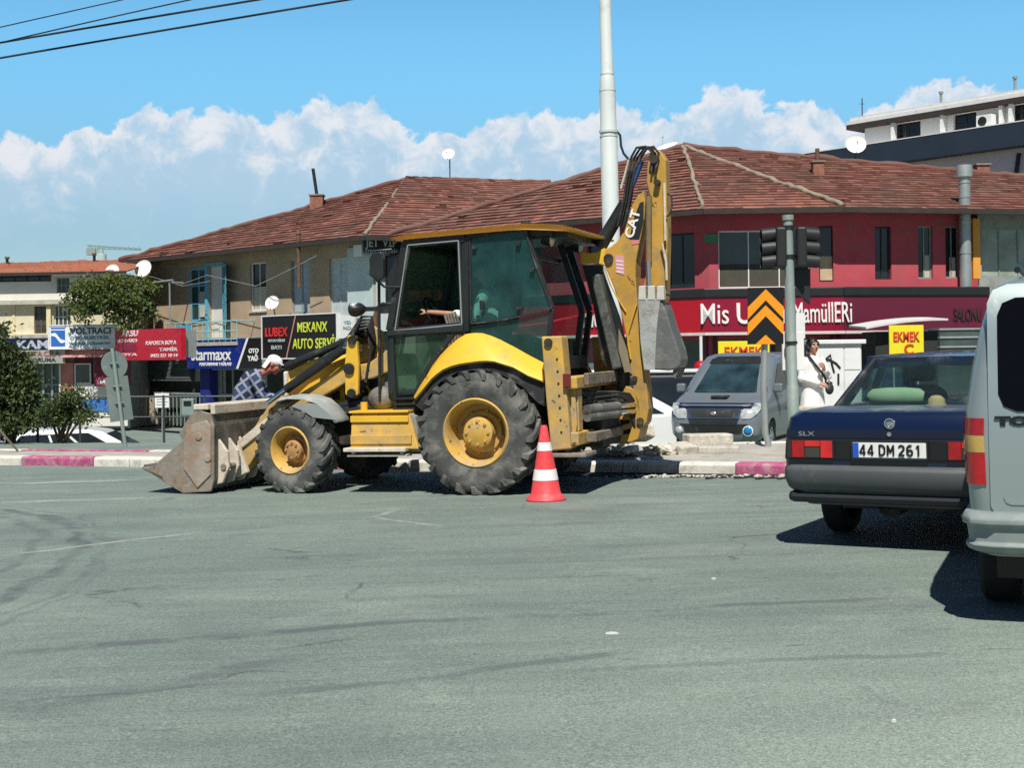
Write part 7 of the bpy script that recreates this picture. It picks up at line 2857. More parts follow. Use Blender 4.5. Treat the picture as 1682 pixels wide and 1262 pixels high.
# ------------------------------------------------------------------ street furniture
# traffic cone
cp = G(897, 822)
cone = thing('traffic_cone', 'red and white traffic cone standing by the big rear tyre', 'traffic cone', Matrix.Translation(cp) @ Matrix.Rotation(-SLOPE, 4, 'Y'))
cr = mat('cone_red', (0.78, 0.065, 0.075), 0.5, var=0.10, dirt=(0.5, 0.25, 0.22), damt=0.14, ds=6)
cw = mat('cone_white', (0.80, 0.79, 0.76), 0.45, var=0.05, dirt=(0.55, 0.52, 0.48), damt=0.15)
Hc = 0.755
rc_ = lambda z: 0.155 + (0.032 - 0.155) * (z - 0.05) / (Hc - 0.05)
mb = MB()
mb.lathe([(0.001, 0.0), (0.198, 0.0), (0.203, 0.012), (0.198, 0.026), (0.172, 0.045), (rc_(0.08), 0.08), (rc_(0.30), 0.30), (rc_(0.58), 0.58), (rc_(0.74), 0.74), (0.028, Hc), (0.018, Hc + 0.002), (0.016, Hc - 0.05)], (0, 0, 0), (0, 0, 1), 36)
mb.build('body', cr, cone, smooth=40)
for z0, z1 in ((0.205, 0.315), (0.50, 0.585)):
    mb = MB()
    mb.lathe([(rc_(z0) + 0.001, z0), (rc_(z0) + 0.0035, z0 + 0.002), (rc_(z1) + 0.0035, z1 - 0.002), (rc_(z1) + 0.001, z1)], (0, 0, 0), (0, 0, 1), 36)
    mb.build('reflective_band', cw, cone, smooth=40)


def post(mb, pts, r, n=14):
    mb.tube(pts, r, n)
    return mb


# chevron board on a bent galvanised post
yb = 18.0
b0 = at(1257, 737, yb)
ch = thing('chevron_sign', 'black board with three orange chevrons on a bent grey post', 'sign', b0)
pp = [at(1259, 742, yb), at(1262, 728, yb), at(1257, 712, yb), at(1254, 640, yb), at(1256, 560, yb), at(1257, 478, yb)]
post(MB(), pp, 0.045).build('post', galv, ch, world=True, smooth=60)
c0_, c1_ = at(1228, 566, yb - 0.07), at(1285, 472, yb - 0.07)
wd, hg = c1_.x - c0_.x, c1_.z - c0_.z
ux = V((1, -0.08, 0)).normalized()


def cpt(u, v, o=0.0):
    return c0_ + ux * (u * wd) + V((0.012 * v, 0, v * hg)) + V((0, -o, 0))


mb = MB()
mb.ext([cpt(0, 0), cpt(1, 0), cpt(1, 1), cpt(0, 1)], (0, 0.02, 0))
mb.build('board', mat('chevron_black', (0.012, 0.012, 0.014), 0.35, var=0), ch, world=True)
ora = mat('chevron_orange', (0.80, 0.30, 0.012), 0.45, var=0.04)
for vb, vt in ((0.44, 0.73), (0.16, 0.45), (None, None)):
    mb = MB()
    if vb is None:
        mb.ext([cpt(0.22, 0.002, .001), cpt(0.78, 0.002, .001), cpt(0.5, 0.165, .001)], (0, -0.006, 0))
    else:
        th = 0.155 if vb > 0.3 else 0.15
        mb.ext([cpt(0.0, vb + 0.0, .001), cpt(0.5, vb + 0.375 - 0.04, .001), cpt(1.0, vb, .001), cpt(1.0, vb + th + 0.06, .001), cpt(0.5, min(0.995, vb + 0.375 + th), .001), cpt(0.0, vb + th + 0.06, .001)], (0, -0.006, 0))
    mb.build('chevron', ora, ch, world=True)
mb = MB()
for v in (0.2, 0.8):
    q = cpt(0.5, v)
    mb.box(q.x - 0.08, q.x + 0.08, q.y + 0.021, q.y + 0.13, q.z - 0.02, q.z + 0.02)
mb.build('clamp', galv, ch, world=True)

# traffic light
yt = 18.6
tb0 = at(1304, 740, yt)
tl = thing('traffic_light', 'grey green pole with a black traffic light head on either side', 'traffic light', tb0)
top_ = at(1294, 358, yt)
bot_ = at(1304.5, 742, yt)
lp = lambda t: bot_.lerp(top_, t)
mb = MB()
mb.tube([bot_, lp(0.28), lp(0.285), lp(0.70), lp(0.705), lp(1.0)], [0.085, 0.085, 0.074, 0.072, 0.069, 0.067], 18)
mb.cyl(lp(0.99), lp(1.012), 0.082, n=18)
mb.build('pole', mat('pole_greygreen', (0.24, 0.30, 0.275), 0.55, 0.1, var=0.12, dirt=(0.36, 0.38, 0.35), damt=0.25), tl, world=True, smooth=40)
mb = MB()
for t in (0.46, 0.83, 0.955):
    mb.cyl(lp(t), lp(t + 0.012), 0.088, n=18)
mb.build('clamp', blk, tl, world=True, smooth=40)
tlb = mat('signal_black', (0.018, 0.020, 0.021), 0.5, var=0.1)
for s, x0 in ((-1, 1272), (1, 1305)):
    zt_, zb_ = at(1290, 374, yt).z, at(1290, 486 if s > 0 else 440, yt).z
    xa = at(1272 if s < 0 else 1306, 400, yt).x
    xb = at(1289 if s < 0 else 1322, 400, yt).x
    zlow = at(1290, 440, yt).z
    mb = MB()
    mb.box(xa, xb, yt - 0.16, yt + 0.16, zlow, zt_)
    hd = mb.build('signal_head', tlb, tl, world=True, bevel=0.03)
    ext_x = (xa if s < 0 else xb)
    for k in range(3):
        z = zt_ - (zt_ - zlow) * (k + 0.5) / 3 * 1.0
        r = 0.105
        mb = MB()
        secs = []
        for t, d in ((0, 0.0), (1, 0.19)):
            sec = []
            for i in range(15):
                a = rad(-50 + 280 * i / 14)
                sec.append((ext_x + s * d, yt + r * math.cos(a), z + r * math.sin(a) - 0.02 * t))
            for i in range(14, -1, -1):
                a = rad(-50 + 280 * i / 14)
                sec.append((ext_x + s * d, yt + (r - 0.012) * math.cos(a), z + (r - 0.012) * math.sin(a) - 0.02 * t))
            secs.append(sec)
        mb.loft(secs)
        mb.build('visor', tlb, hd, world=True, smooth=50)
        mb = MB()
        mb.cyl((ext_x + s * 0.002, yt, z), (ext_x + s * 0.012, yt, z), 0.092, n=20)
        mb.build('lens', mat('lens_%d' % k, ((0.10, 0.008, 0.008), (0.11, 0.06, 0.006), (0.01, 0.07, 0.04))[k], 0.2), hd, world=True)
    mb = MB()
    mb.bar((ext_x - s * 0.1, yt, zt_ - 0.1), (lp(0.9).x, yt, zt_ - 0.1), 0.05, 0.05)
    mb.bar((ext_x - s * 0.1, yt, zlow + 0.1), (lp(0.8).x, yt, zlow + 0.1), 0.05, 0.05)
    mb.build('arm', tlb, tl, world=True)
    if s > 0:
        mb = MB()
        q = at(1304, 440, yt)
        mb.ext([at(1305, 441, yt + .1), at(1331, 441, yt + .1), at(1331, 500, yt + .1), at(1322, 492, yt + .1), at(1308, 470, yt + .1), at(1305, 468, yt + .1)], (0, 0.12, 0))
        mb.build('lower_housing', tlb, tl, world=True, bevel=0.01)
mb = MB()
q0, q1 = at(1285, 609, yt + 0.12), at(1320, 545, yt + 0.12)
mb.box(q0.x, q1.x, yt + 0.10, yt + 0.16, q0.z, q1.z)
o = mb.build('notice_board', white_m, bevel=0.008)
tag(o, 'blank white board fixed to the back of the traffic light pole', 'board')
# electrical base box at the foot of the pole
q = at(1338, 720, 18.9)
o = thing('junction_box', 'low grey concrete junction box at the foot of the traffic light', 'box', q)
zt_ = at(1338, 675, 18.9).z
zg = gz(q.x, q.y) + KH - 0.012
mb = MB()
mb.box(q.x - 0.28, q.x + 0.25, q.y, q.y + 0.5, zg, zt_)
mb.build('body', concrete, o, world=True, bevel=0.015)
mb = MB()
mb.box(q.x - 0.31, q.x + 0.28, q.y - 0.03, q.y + 0.53, zt_ + 0.002, zt_ + 0.05)
mb.build('lid', concrete, o, world=True, bevel=0.01)

# white cabinet with black scrawl
yc_ = 20.6
qa, qb = at(1336, 690, yc_), at(1415, 565, yc_)
cab = thing('utility_cabinet', 'white street cabinet with black spray scrawl behind the person in white', 'cabinet', (qa.x, yc_, gz(qa.x, yc_)))
zg = gz(qa.x, yc_)
xm = at(1386, 600, yc_).x
mb = MB()
mb.box(qa.x, qb.x, yc_, yc_ + 0.45, zg, qb.z)
mb.build('casing', mat('cabinet_white', (0.60, 0.63, 0.57), 0.5, var=0.05, dirt=(0.42, 0.44, 0.38), damt=0.2), cab, world=True, bevel=0.01)
mb = MB()
mb.box(qa.x - 0.05, qb.x + 0.06, yc_ - 0.06, yc_ + 0.5, qb.z + 0.002, qb.z + 0.07)
mb.build('lid', white_m, cab, world=True, bevel=0.01)
mb = MB()
zm_ = at(1400, 608, yc_).z
mb.box(qa.x + 0.02, xm - 0.01, yc_ - 0.012, yc_ - 0.001, zg + 0.1, qb.z - 0.05)
mb.box(xm + 0.01, qb.x - 0.02, yc_ - 0.012, yc_ - 0.001, zm_ + 0.01, qb.z - 0.05)
mb.box(xm + 0.01, qb.x - 0.02, yc_ - 0.012, yc_ - 0.001, zg + 0.1, zm_ - 0.01)
mb.build('door', white_m, cab, world=True)
mb = MB()
for ln in (((1352, 594), (1364, 583), (1366, 597), (1370, 612)), ((1356, 592), (1362, 591), (1373, 597), (1380, 605)), ((1377, 614), (1377, 632))):
    mb.tube([at(a, b, yc_ - 0.014) for a, b in ln], 0.018, 6)
mb.build('scrawl', mat('spray_black', (0.015, 0.015, 0.016), 0.7, var=0), cab, world=True)

# tall white lamp post
yl_ = 19.6
lb0 = at(1008, 700, yl_)
lampp = thing('lamp_post', 'tall white tapered lighting column rising out of the top of the picture', 'lamp post', lb0)
lpt = lambda py, dx=0.0: at(994 + 9.0 * py / 350 + dx, py, yl_)
mb = MB()
mb.tube([lpt(760), lpt(226), lpt(224), lpt(150), lpt(146), lpt(128), lpt(122), lpt(-420)], [0.135, 0.128, 0.122, 0.120, 0.118, 0.108, 0.094, 0.06], 28)
mb.build('column', pole_w, lampp, world=True, smooth=35)
mb = MB()
for py, r, h in ((218, 0.139, 4), (225, 0.134, 2.5), (150, 0.124, 2.5), (123, 0.102, 2.5)):
    mb.cyl(lpt(py), lpt(py - h), r, n=28)
mb.build('collar', pole_w, lampp, world=True, smooth=35)
mb = MB()
mb.tube([lpt(216, 14), lpt(222, 19), lpt(240, 20), lpt(252, 24), lpt(262, 32)], 0.018, 8)
mb.build('cable_tail', cable_m, lampp, world=True, smooth=50)
mb = MB()
tp = lpt(-420)
mb.tube([tp, tp + V((0.0, 0, 0.5)), tp + V((-0.8, 0, 0.9)), tp + V((-1.6, 0, 1.0))], [0.06, 0.055, 0.045, 0.04], 12)
mb.ball(tp + V((-1.9, 0, 0.98)), (0.4, 0.15, 0.09))
mb.build('lamp_head', pole_w, lampp, world=True, smooth=60)

# road sign seen from behind on the left
ys_ = 21.2
bs = at(205, 729, ys_)
rs = thing('road_sign', 'leaning back of a round road sign with a tall grey plate below it', 'road sign', bs)
p0, p1 = at(206, 735, ys_), at(184, 572, ys_)
MB().tube([p0, p1], 0.032, 12).build('post', galv_g, rs, world=True, smooth=50)
axis = (p1 - p0).normalized()
fu = V((0.72, 0.69, 0)).normalized()
nrm = fu.cross(axis).normalized()
if nrm.y > 0:
    nrm = -nrm
fu = axis.cross(nrm).normalized()
back = mat('sign_back', (0.19, 0.25, 0.225), 0.6, 0.15, var=0.10, dirt=(0.30, 0.34, 0.31), damt=0.2)
c = at(190.5, 599, ys_) - nrm * 0.045
mb = MB()
mb.lathe([(0.001, 0), (0.225, 0), (0.228, 0.012), (0.001, 0.012)], c, -nrm, 36)
mb.build('disc', back, rs, world=True, smooth=40)
mb = MB()
c2 = at(198, 655, ys_) - nrm * 0.05
mb.obox(c2, fu * 0.20, axis * 0.36, nrm * 0.006)
mb.build('plate', back, rs, world=True)
mb = MB()
for t in (0.45, 0.62, 0.85):
    q = p0.lerp(p1, t)
    mb.obox(q - nrm * 0.015, fu * 0.07, axis * 0.015, nrm * 0.028)
mb.build('clamp', galv, rs, world=True)
# small white notice on a pole by the workshops
q = at(271, 660, 44)
o = thing('notice_sign', 'small white notice on a thin pole in front of the dark workshop gate', 'sign', (q.x, q.y, gz(q.x, q.y)))
MB().cyl((q.x - 0.1, q.y + 0.03, gz(q.x, q.y)), (q.x - 0.1, q.y + 0.03, at(271, 644, 44).z), 0.03, n=10).build('post', galv, o, world=True)
a, b = at(255, 670, 44), at(278, 646, 44)
mb = MB()
mb.box(a.x, b.x, a.y - 0.03, a.y - 0.005, a.z, b.z)
bd = mb.build('board', white_m, o, world=True)
mb = MB()
for k in range(4):
    z = b.z - 0.1 - 0.09 * k
    mb.box(a.x + 0.06, b.x - 0.06 - 0.05 * (k % 2), a.y - 0.036, a.y - 0.031, z - 0.02, z)
mb.build('print', mat('print_grey', (0.22, 0.26, 0.25), 0.6), bd, world=True)
a, b = at(298, 683, 44.5), at(318, 655, 44.5)
o = thing('payphone', 'grey payphone style box hung beside the workshop gate', 'box', (a.x, a.y, a.z))
mb = MB()
mb.box(a.x, b.x, a.y, a.y + 0.3, a.z, b.z)
mb.build('casing', galv_g, o, world=True, bevel=0.02)
mb = MB()
mb.box(a.x + 0.08, b.x - 0.08, a.y - 0.012, a.y - 0.001, b.z - 0.25, b.z - 0.08)
mb.build('window', dark_glass, o, world=True)
MB().cyl(((a.x + b.x) / 2, a.y + 0.15, gz(a.x, a.y)), ((a.x + b.x) / 2, a.y + 0.15, a.z - 0.002), 0.05).build('post', galv_g, o, world=True)
# guard rail along the drop on the left
rl = thing('guard_rail', 'thin dark pedestrian railing along the far side of the road on the left', 'railing', at(120, 700, 26.5))
r0, r1 = at(-80, 653, 26.6), at(470, 651, 27.6)
mb = MB()
mb.cyl(r0, r1, 0.02, n=8)
mb.cyl(r0 - V((0, 0, 0.42)), r1 - V((0, 0, 0.42)), 0.014, n=8)
mb.build('rail', mat('rail_dark', (0.05, 0.06, 0.06), 0.5), rl, world=True)
for k in range(9):
    q = r0.lerp(r1, k / 8)
    MB().cyl((q.x, q.y, gz(q.x, q.y) - 0.1), (q.x, q.y, q.z + 0.03), 0.026, n=8).build('post', MATS['rail_dark'], rl, world=True)

# bread signs by the bakery
yw = mat('sign_yellow', (0.80, 0.68, 0.02), 0.5, var=0.05)
yr = mat('sign_redtext', (0.55, 0.04, 0.02), 0.6)


def breadsign(px, Y, lab, second=None):
    x0, y0, x1, y1 = px
    a, b = at(x0, y1, Y), at(x1, y0, Y)
    o = thing('bread_sign', lab, 'sign', (a.x, Y, a.z))
    mb = MB()
    mb.box(a.x, b.x, Y, Y + 0.06, a.z, b.z)
    mb.build('board', yw, o, world=True, bevel=0.01)
    mb = MB()
    w, h = b.x - a.x, b.z - a.z
    text(mb, 'EKMEK', h * (0.40 if second else 0.62), None, None, (a.x + w * 0.12, Y - 0.012, a.z + h * (0.52 if second else 0.30)), (1, 0, 0), (0, 0, 1), depth=0.02, bold=h * 0.012, width=w * 0.76)
    if second:
        text(mb, second, h * 0.42, None, None, (a.x + w * 0.42, Y - 0.012, a.z + h * 0.14), (1, 0, 0), (0, 0, 1), depth=0.02, bold=h * 0.012)
    mb.build('lettering', yr, o, world=True, keep=True)
    mb = MB()
    for u in (0.15, 0.85):
        mb.cyl((a.x + w * u, Y + 0.1, gz(a.x, Y)), (a.x + w * u, Y + 0.1, b.z), 0.03, n=8)
    mb.build('leg', galv, o, world=True)
    return o


breadsign((1180, 560, 1264, 596), 40.5, 'wide yellow bread sign with red capitals above the grey minivan roof')
breadsign((1461, 534, 1517, 590), 40.0, 'upright yellow bread sign with red capitals above the navy saloon', '\u00c7')
# dark canopy frame round the second sign and white awning strips
a, b = at(1438, 545, 41.0), at(1540, 530, 41.0)
o = thing('kiosk', 'dark kiosk with a white arched canopy behind the upright yellow sign', 'kiosk', (a.x, 41.0, gz(a.x, 41)))
mb = MB()
mb.box(a.x, b.x, 41.0, 42.6, gz(a.x, 41), a.z)
mb.build('body', inside, o, world=True)
mb = MB()
n = 10
secs = []
for k in range(n + 1):
    t = k / n
    z = a.z + 0.32 * math.sin(PI * (0.15 + 0.85 * t) * 0.55)
    secs.append([(a.x - 0.4 + (b.x - a.x + 0.6) * t, 40.6, z), (a.x - 0.4 + (b.x - a.x + 0.6) * t, 42.7, z + 0.1), (a.x - 0.4 + (b.x - a.x + 0.6) * t, 42.7, z + 0.16), (a.x - 0.4 + (b.x - a.x + 0.6) * t, 40.6, z + 0.06)])
mb.loft(secs)
mb.build('canopy', mat('canopy_white', (0.62, 0.63, 0.60), 0.6), o, world=True, smooth=40)
a, b = at(1525, 586, 41.5), at(1620, 540, 41.5)
o = thing('display_case', 'grey glass display case under the maroon band', 'case', (a.x, 41.5, gz(a.x, 41.5)))
mb = MB()
mb.box(a.x, b.x, 41.5, 42.4, gz(a.x, 41.5), b.z)
mb.build('glazing', grey_glass, o, world=True)
mb = MB()
for z in (0.0, 0.35, 0.7, 1.0):
    zz = a.z + (b.z - a.z) * z
    mb.box(a.x - 0.02, b.x + 0.02, 41.46, 41.497, zz - 0.03, zz + 0.03)
mb.build('frame', galv, o, world=True)
a, b = at(1308, 556, 36), at(1322, 514, 36)
o = thing('banner', 'narrow blank white board standing behind the traffic light pole under the bakery name', 'board', (b.x, 36, gz(b.x, 36)))
MB().box(a.x, b.x, 36, 36.06, a.z, b.z).build('panel', white_m, o, world=True)
MB().cyl((a.x + 0.12, 36.1, gz(b.x, 36)), (a.x + 0.12, 36.1, b.z), 0.03).build('stand', galv, o, world=True)
a = at(1152, 618, 37.0)
o = thing('parasol_stand', 'thin white pole with a round red base beside the bakery', 'stand', (a.x, 37, gz(a.x, 37)))
zt_ = at(1152, 552, 37).z
MB().cyl((a.x, 37, gz(a.x, 37)), (a.x, 37, zt_), 0.045, n=10).build('pole', white_m, o, world=True)
MB().ball((a.x, 37, at(1152, 605, 37).z), (0.22, 0.22, 0.22), 16, 10).build('drum', brightred, o, world=True, smooth=180)

# ------------------------------------------------------------------ dishes
def dish(px, py, Y, rpx, label, aim=(-0.25, -0.9, 0.35), mast=None, wall=None):
    c = at(px, py, Y)
    r = rpx * Y / CAM_F
    ax = V(aim).normalized()
    o = thing('satellite_dish', label, 'satellite dish', c, 'white satellite dishes')
    mb = MB()
    prof = []
    for k in range(9):
        t = k / 8
        prof.append((r * t + 0.0005, 0.22 * r * t * t))
    prof += [(r * 1.01, 0.22 * r + 0.004)] + [(a, h - 0.012) for a, h in prof[::-1]]
    mb.lathe(prof, c - ax * 0.2 * r, ax, 32)
    mb.build('reflector', mat('dish_white', (0.80, 0.80, 0.78), 0.45, var=0.03, dirt=(0.6, 0.58, 0.52), damt=0.1), o, world=True, smooth=60)
    mb = MB()
    dn = (V((0, 0, -1)) - ax * V((0, 0, -1)).dot(ax)).normalized()
    f = c + ax * r * 0.95 + dn * r * 0.25
    mb.tube([c - ax * 0.2 * r + dn * r * 0.98 + ax * 0.22 * r, f], 0.012, 6)
    mb.ball(f, 0.035)
    mb.build('feed_arm', galv, o, world=True)
    mb = MB()
    m = mast if mast else c - ax * 0.6 * r + V((0, 0, -r * 1.3))
    mb.tube([c - ax * 0.25 * r, c - ax * 0.5 * r, V((c.x - ax.x * 0.5 * r, c.y - ax.y * .5 * r, m.z)) if not wall else V(wall)], 0.03, 8)
    mb.build('mast', rust if not wall else galv, o, world=True, smooth=50)
    return o


q = PKs.lerp(PK2, 0.28)
dish(737, 252, q.y, 10.5, 'white dish on a tall thin mast on the ridge of the workshop roof', mast=V((q.x, q.y, q.z - 0.3)))
yA = fA.P(fA.uz(235, 441, 1.6)[0], 0, 1.6).y
dish(235, 441, yA, 15, 'larger white dish under the left eave of the workshop building', wall=fA.P(fA.uz(240, 446)[0], 5.3, 0.0))
dish(184, 446, YF - 0.2, 13, 'white dish just above the vine left of the larger one', mast=fF.P(fF.uz(184, 440)[0], ZF - 0.6, -0.5))
yA = fA.P(fA.uz(447, 497, 0.6)[0], 0, 0.6).y
dish(447, 497, yA, 12, 'white dish against the peach wall above the black garage sign', wall=fA.P(fA.uz(449, 503)[0], fA.uz(449, 503)[1], 0.0))
q = roof_hit(1406, 256)
dish(1406, 236, q.y + 0.3, 16.5, 'big white dish on the roof ridge in front of the modern building', aim=(-0.1, -0.95, 0.3), mast=V((q.x, q.y + 0.5, q.z - 0.4)))
dish(1096, 240, AP.y + 1.0, 18, 'tilted white dish peeping over the roof apex behind the digging arm', aim=(-0.30, -0.30, 0.9), mast=V((at(1096, 240, AP.y + 1).x, AP.y + 1.4, AP.z - 1.2)))

# ------------------------------------------------------------------ overhead cables
for k, ((x0, y0), (x1, y1), r, lab) in enumerate((((0, 41), (185, 0), 0.012, 'uppermost thin overhead cable at the top left'), ((0, 66), (402, 0), 0.022, 'thick middle overhead cable'), ((0, 73), (342, 0), 0.014, 'thin overhead cable crossing just under the thick one'), ((0, 91), (550, 0), 0.022, 'lowest overhead cable running to the top edge'))):
    sl = (y1 - y0) / (x1 - x0)
    pts = []
    for i in range(33):
        t = i / 32
        px = -500 + (x1 + 900 + 500) * t
        py = y0 + sl * px - 26 * 4 * ((px + 500) / (x1 + 1400)) * (1 - (px + 500) / (x1 + 1400)) * (0.25 if k != 2 else 0.9) + (9 if k != 2 else 18)
        Y = 30 - 8 * t
        pts.append(at(px, py - (0 if k != 2 else 2), Y))
    o = MB().tube(pts, r, 6).build('overhead_cable', cable_m, smooth=60)
    tag(o, lab, 'cable', 'cables crossing the sky')
# drooping wires on the workshop front
for (ptsx, lab) in ((((296, 468), (340, 452), (420, 470), (470, 446), (520, 420)), 'slack wire strung across the peach wall'), (((240, 452), (300, 470), (345, 462)), 'short wire from the larger dish to the blue window')):
    pts = [fA.P(*fA.uz(a, b, 0.95), 0.95) for a, b in ptsx]
    o = MB().tube(pts, 0.016, 6).build('wall_wire', galv, smooth=60)
    tag(o, lab, 'wire')

# ------------------------------------------------------------------ distant tower crane and pale silos
yk = 420.0
o = thing('tower_crane', 'far pale green tower crane above the salmon roof', 'crane', at(163, 460, yk))
pg = mat('faded_green', (0.30, 0.42, 0.38), 0.8)
mb = MB()
a, b = at(165, 470, yk), at(164, 405, yk)
for dx in (-0.8, 0.8):
    for dy in (-0.8, 0.8):
        mb.bar((a.x + dx, yk + dy, a.z), (a.x + dx, yk + dy, b.z), 0.3, 0.3)
k = 0
z = a.z
while z < b.z - 1.6:
    s = 1 if k % 2 else -1
    mb.bar((a.x - 0.8 * s, yk - 0.8, z), (a.x + 0.8 * s, yk - 0.8, z + 1.6), 0.2, 0.2)
    z += 1.6
    k += 1
mb.build('mast', pg, o, world=True)
mb = MB()
j0, j1 = at(143, 408, yk), at(232, 411, yk + 15)
for dz in (0, 1.0):
    mb.bar(j0 + V((0, 0, dz)), j1 + V((0, 0, dz * 0.4)), 0.3, 0.3)
for k in range(20):
    p, q = j0.lerp(j1, k / 20), j0.lerp(j1, (k + 1) / 20)
    mb.bar(p + V((0, 0, 1.0 * (k % 2))), q + V((0, 0, 1.0 * ((k + 1) % 2) * 0.8)), 0.2, 0.2)
mb.build('jib', pg, o, world=True)
mb = MB()
mb.box(j0.x, j0.x + 3.0, yk - 1, yk + 1, j0.z - 2.2, j0.z - 0.2)
mb.build('counterweight', mat('faded_grey', (0.26, 0.31, 0.31), 0.8), o, world=True)
mb = MB()
a = at(157, 416, yk - 60)
b = at(171, 416, yk - 60)
o = thing('silo', 'pair of pale round silos far off beside the tower crane', 'silo', (a.x, yk - 60, 0))
for u in (0.25, 0.75):
    x = a.x + (b.x - a.x) * u
    MB().lathe([(0.001, a.z), (1.15, a.z - 0.3), (1.2, a.z - 0.9), (1.2, -3)], (x, yk - 60, 0), (0, 0, 1), 24).build('tank', mat('pale_silo', (0.42, 0.50, 0.48), 0.7), o, world=True, smooth=40)


# ------------------------------------------------------------------ rubble, slabs, litter, tools
def chunk(mb, c, r, R, sq=0.65):
    res = bmesh.ops.create_icosphere(mb.b, subdivisions=1, radius=1.0)
    m = Matrix.Rotation(R.uniform(0, 6.3), 3, 'Z') @ Matrix.Rotation(R.uniform(-.5, .5), 3, 'X')
    s = V((r * R.uniform(.7, 1.5), r * R.uniform(.7, 1.3), r * sq * R.uniform(.7, 1.2)))
    for v in res['verts']:
        q = v.co * R.uniform(0.75, 1.15)
        q = V((max(-.8, min(.8, q.x)), max(-.8, min(.8, q.y)), max(-.75, min(.75, q.z))))
        v.co = V(c) + m @ V((q.x * s.x, q.y * s.y, q.z * s.z))


def heap(name, px0, px1, py, depth, hgt, n, m, seed, label_kind='stuff', rmax=0.13):
    R = random.Random(seed)
    mb = MB()
    a, b = G(px0, py), G(px1, py)
    for k in range(n):
        t = R.random()
        d = R.random() * depth
        p = a.lerp(b, t) + KN * d
        hp = hgt * (1 - abs(2 * t - 1) ** 3) * (1 - (d / depth) ** 2)
        r = R.uniform(0.02, rmax) * (0.5 if R.random() < 0.6 else 1)
        chunk(mb, (p.x, p.y, gz(p.x, p.y) + hp * R.random() + r * 0.2), r, R)
    o = mb.build(name, m)
    o['kind'] = 'stuff'
    return o


heap('rubble', 955, 1042, 770, 0.9, 0.30, 240, rubble_m, 1)
heap('rubble_at_kerb', 1040, 1110, 765, 1.1, 0.26, 200, rubble_m, 2)
heap('rubble_crumbs', 985, 1320, 786, 0.25, 0.02, 150, rubble_m, 3, rmax=0.04)
heap('rubble_on_island', 1100, 1220, 745, 0.6, 0.12, 90, rubble_m, 6, rmax=0.09)
heap('rubble_behind_arm', 1028, 1070, 735, 0.8, 0.32, 120, rubble_m, 9)


def slab(px, py, Y, hx, hy, hz, rz, rx, label, cat='slab', m=None, seed=1, dz=0.0):
    q = at(px, py, Y)
    M = Matrix.Translation(q + V((0, 0, dz))) @ Matrix.Rotation(rz, 4, 'Z') @ Matrix.Rotation(rx, 4, 'X')
    R = random.Random(seed)
    mb = MB()
    vs = bmesh.ops.create_grid(mb.b, x_segments=8, y_segments=3, size=1)['verts']
    mb.b.free()
    mb.b = bmesh.new()
    top = [(-1, -1), (-0.4, -1.05), (0.3, -0.95), (1, -1), (1.05, 0), (0.95, 1), (0, 1.04), (-1, 1)]
    top = [(a * hx * R.uniform(.95, 1.04), b * hy * R.uniform(.93, 1.04)) for a, b in top]
    mb.ext([(a, b, -hz) for a, b in top], (0, 0, 2 * hz))
    o = mb.build('concrete_slab', m or concrete, bevel=0.02)
    o.matrix_world = M
    tag(o, label, cat, 'broken concrete pieces on the island')
    return o


slab(1162, 722, 17.6, 0.31, 0.16, 0.075, 0.15, 0.0, 'upper pale concrete block lying in front of the grey minivan', 'concrete block', rubble_m, 1)
slab(1158, 738, 17.3, 0.42, 0.22, 0.045, -0.05, 0.0, 'wide flat slab under the pale concrete block', 'concrete slab', concrete, 2)
slab(1122, 738, 17.1, 0.16, 0.14, 0.07, 0.6, 0.2, 'small tilted lump of kerb left of the flat slab', 'concrete block', rubble_m, 3)
slab(1045, 712, 17.2, 0.20, 0.15, 0.09, 0.3, -0.3, 'pale lump of concrete behind the foot of the digging arm', 'concrete block', rubble_m, 4)
paper = mat('paper', (0.55, 0.57, 0.55), 0.6, var=0.03)
for px, py, a, b, lab in ((1005, 1043, 0.04, 0.014, 'flattened white wrapper lying in the middle of the road'), (1172, 953, 0.018, 0.008, 'tiny white scrap on the road left of the silver van'), (1468, 1188, 0.011, 0.012, 'white pebble on the road near the bottom right')):
    q = G(px, py)
    mb = MB()
    R = random.Random(px)
    ring = [(a * math.cos(t) * R.uniform(.8, 1.1), b * math.sin(t) * R.uniform(.8, 1.1)) for t in [2 * PI * k / 9 for k in range(9)]]
    mb.loft([[(x, y, 0.002) for x, y in ring], [(x * 0.9, y * 0.9, 0.010 + R.uniform(0, .004)) for x, y in ring], [(x * 0.4, y * 0.4, 0.014) for x, y in ring]])
    o = mb.build('litter', paper)
    o.location = q
    tag(o, lab, 'litter')
# shovel lying with its blade on the road at the left edge
q = G(40, 754)
sh_ = thing('shovel', 'shovel with a dark blade resting on the road at the left edge', 'shovel', q)
mb = MB()
n = 12
secs = []
for k in range(n + 1):
    t = k / n
    w = 0.13 * math.sqrt(max(0.02, 1 - (2 * t - 1) ** 2 * (0.65 if t < 0.5 else 1.0)))
    x = -0.16 + 0.36 * t
    secs.append([(x, -w, 0.045 - 0.02 * t), (x, 0, 0.02 + 0.05 * (1 - t)), (x, w, 0.045 - 0.02 * t), (x, w, 0.055 - 0.02 * t), (x, 0, 0.032 + 0.05 * (1 - t)), (x, -w, 0.055 - 0.02 * t)])
mb.loft(secs)
mb.build('blade', steel_d, sh_, smooth=40)
p0_ = at(38, 751, q.y)
p1_ = at(-4, 703, q.y - 0.1)
p1_ = p0_ + (p1_ - p0_) * 2.6
mb = MB()
mb.tube([q + V((-0.14, 0, 0.07)), p0_.lerp(p1_, 0.08), p0_.lerp(p1_, 0.5), p1_], 0.018, 10)
mb.build('handle', mat('wood_handle', (0.16, 0.14, 0.10), 0.8), sh_, world=True, smooth=50)
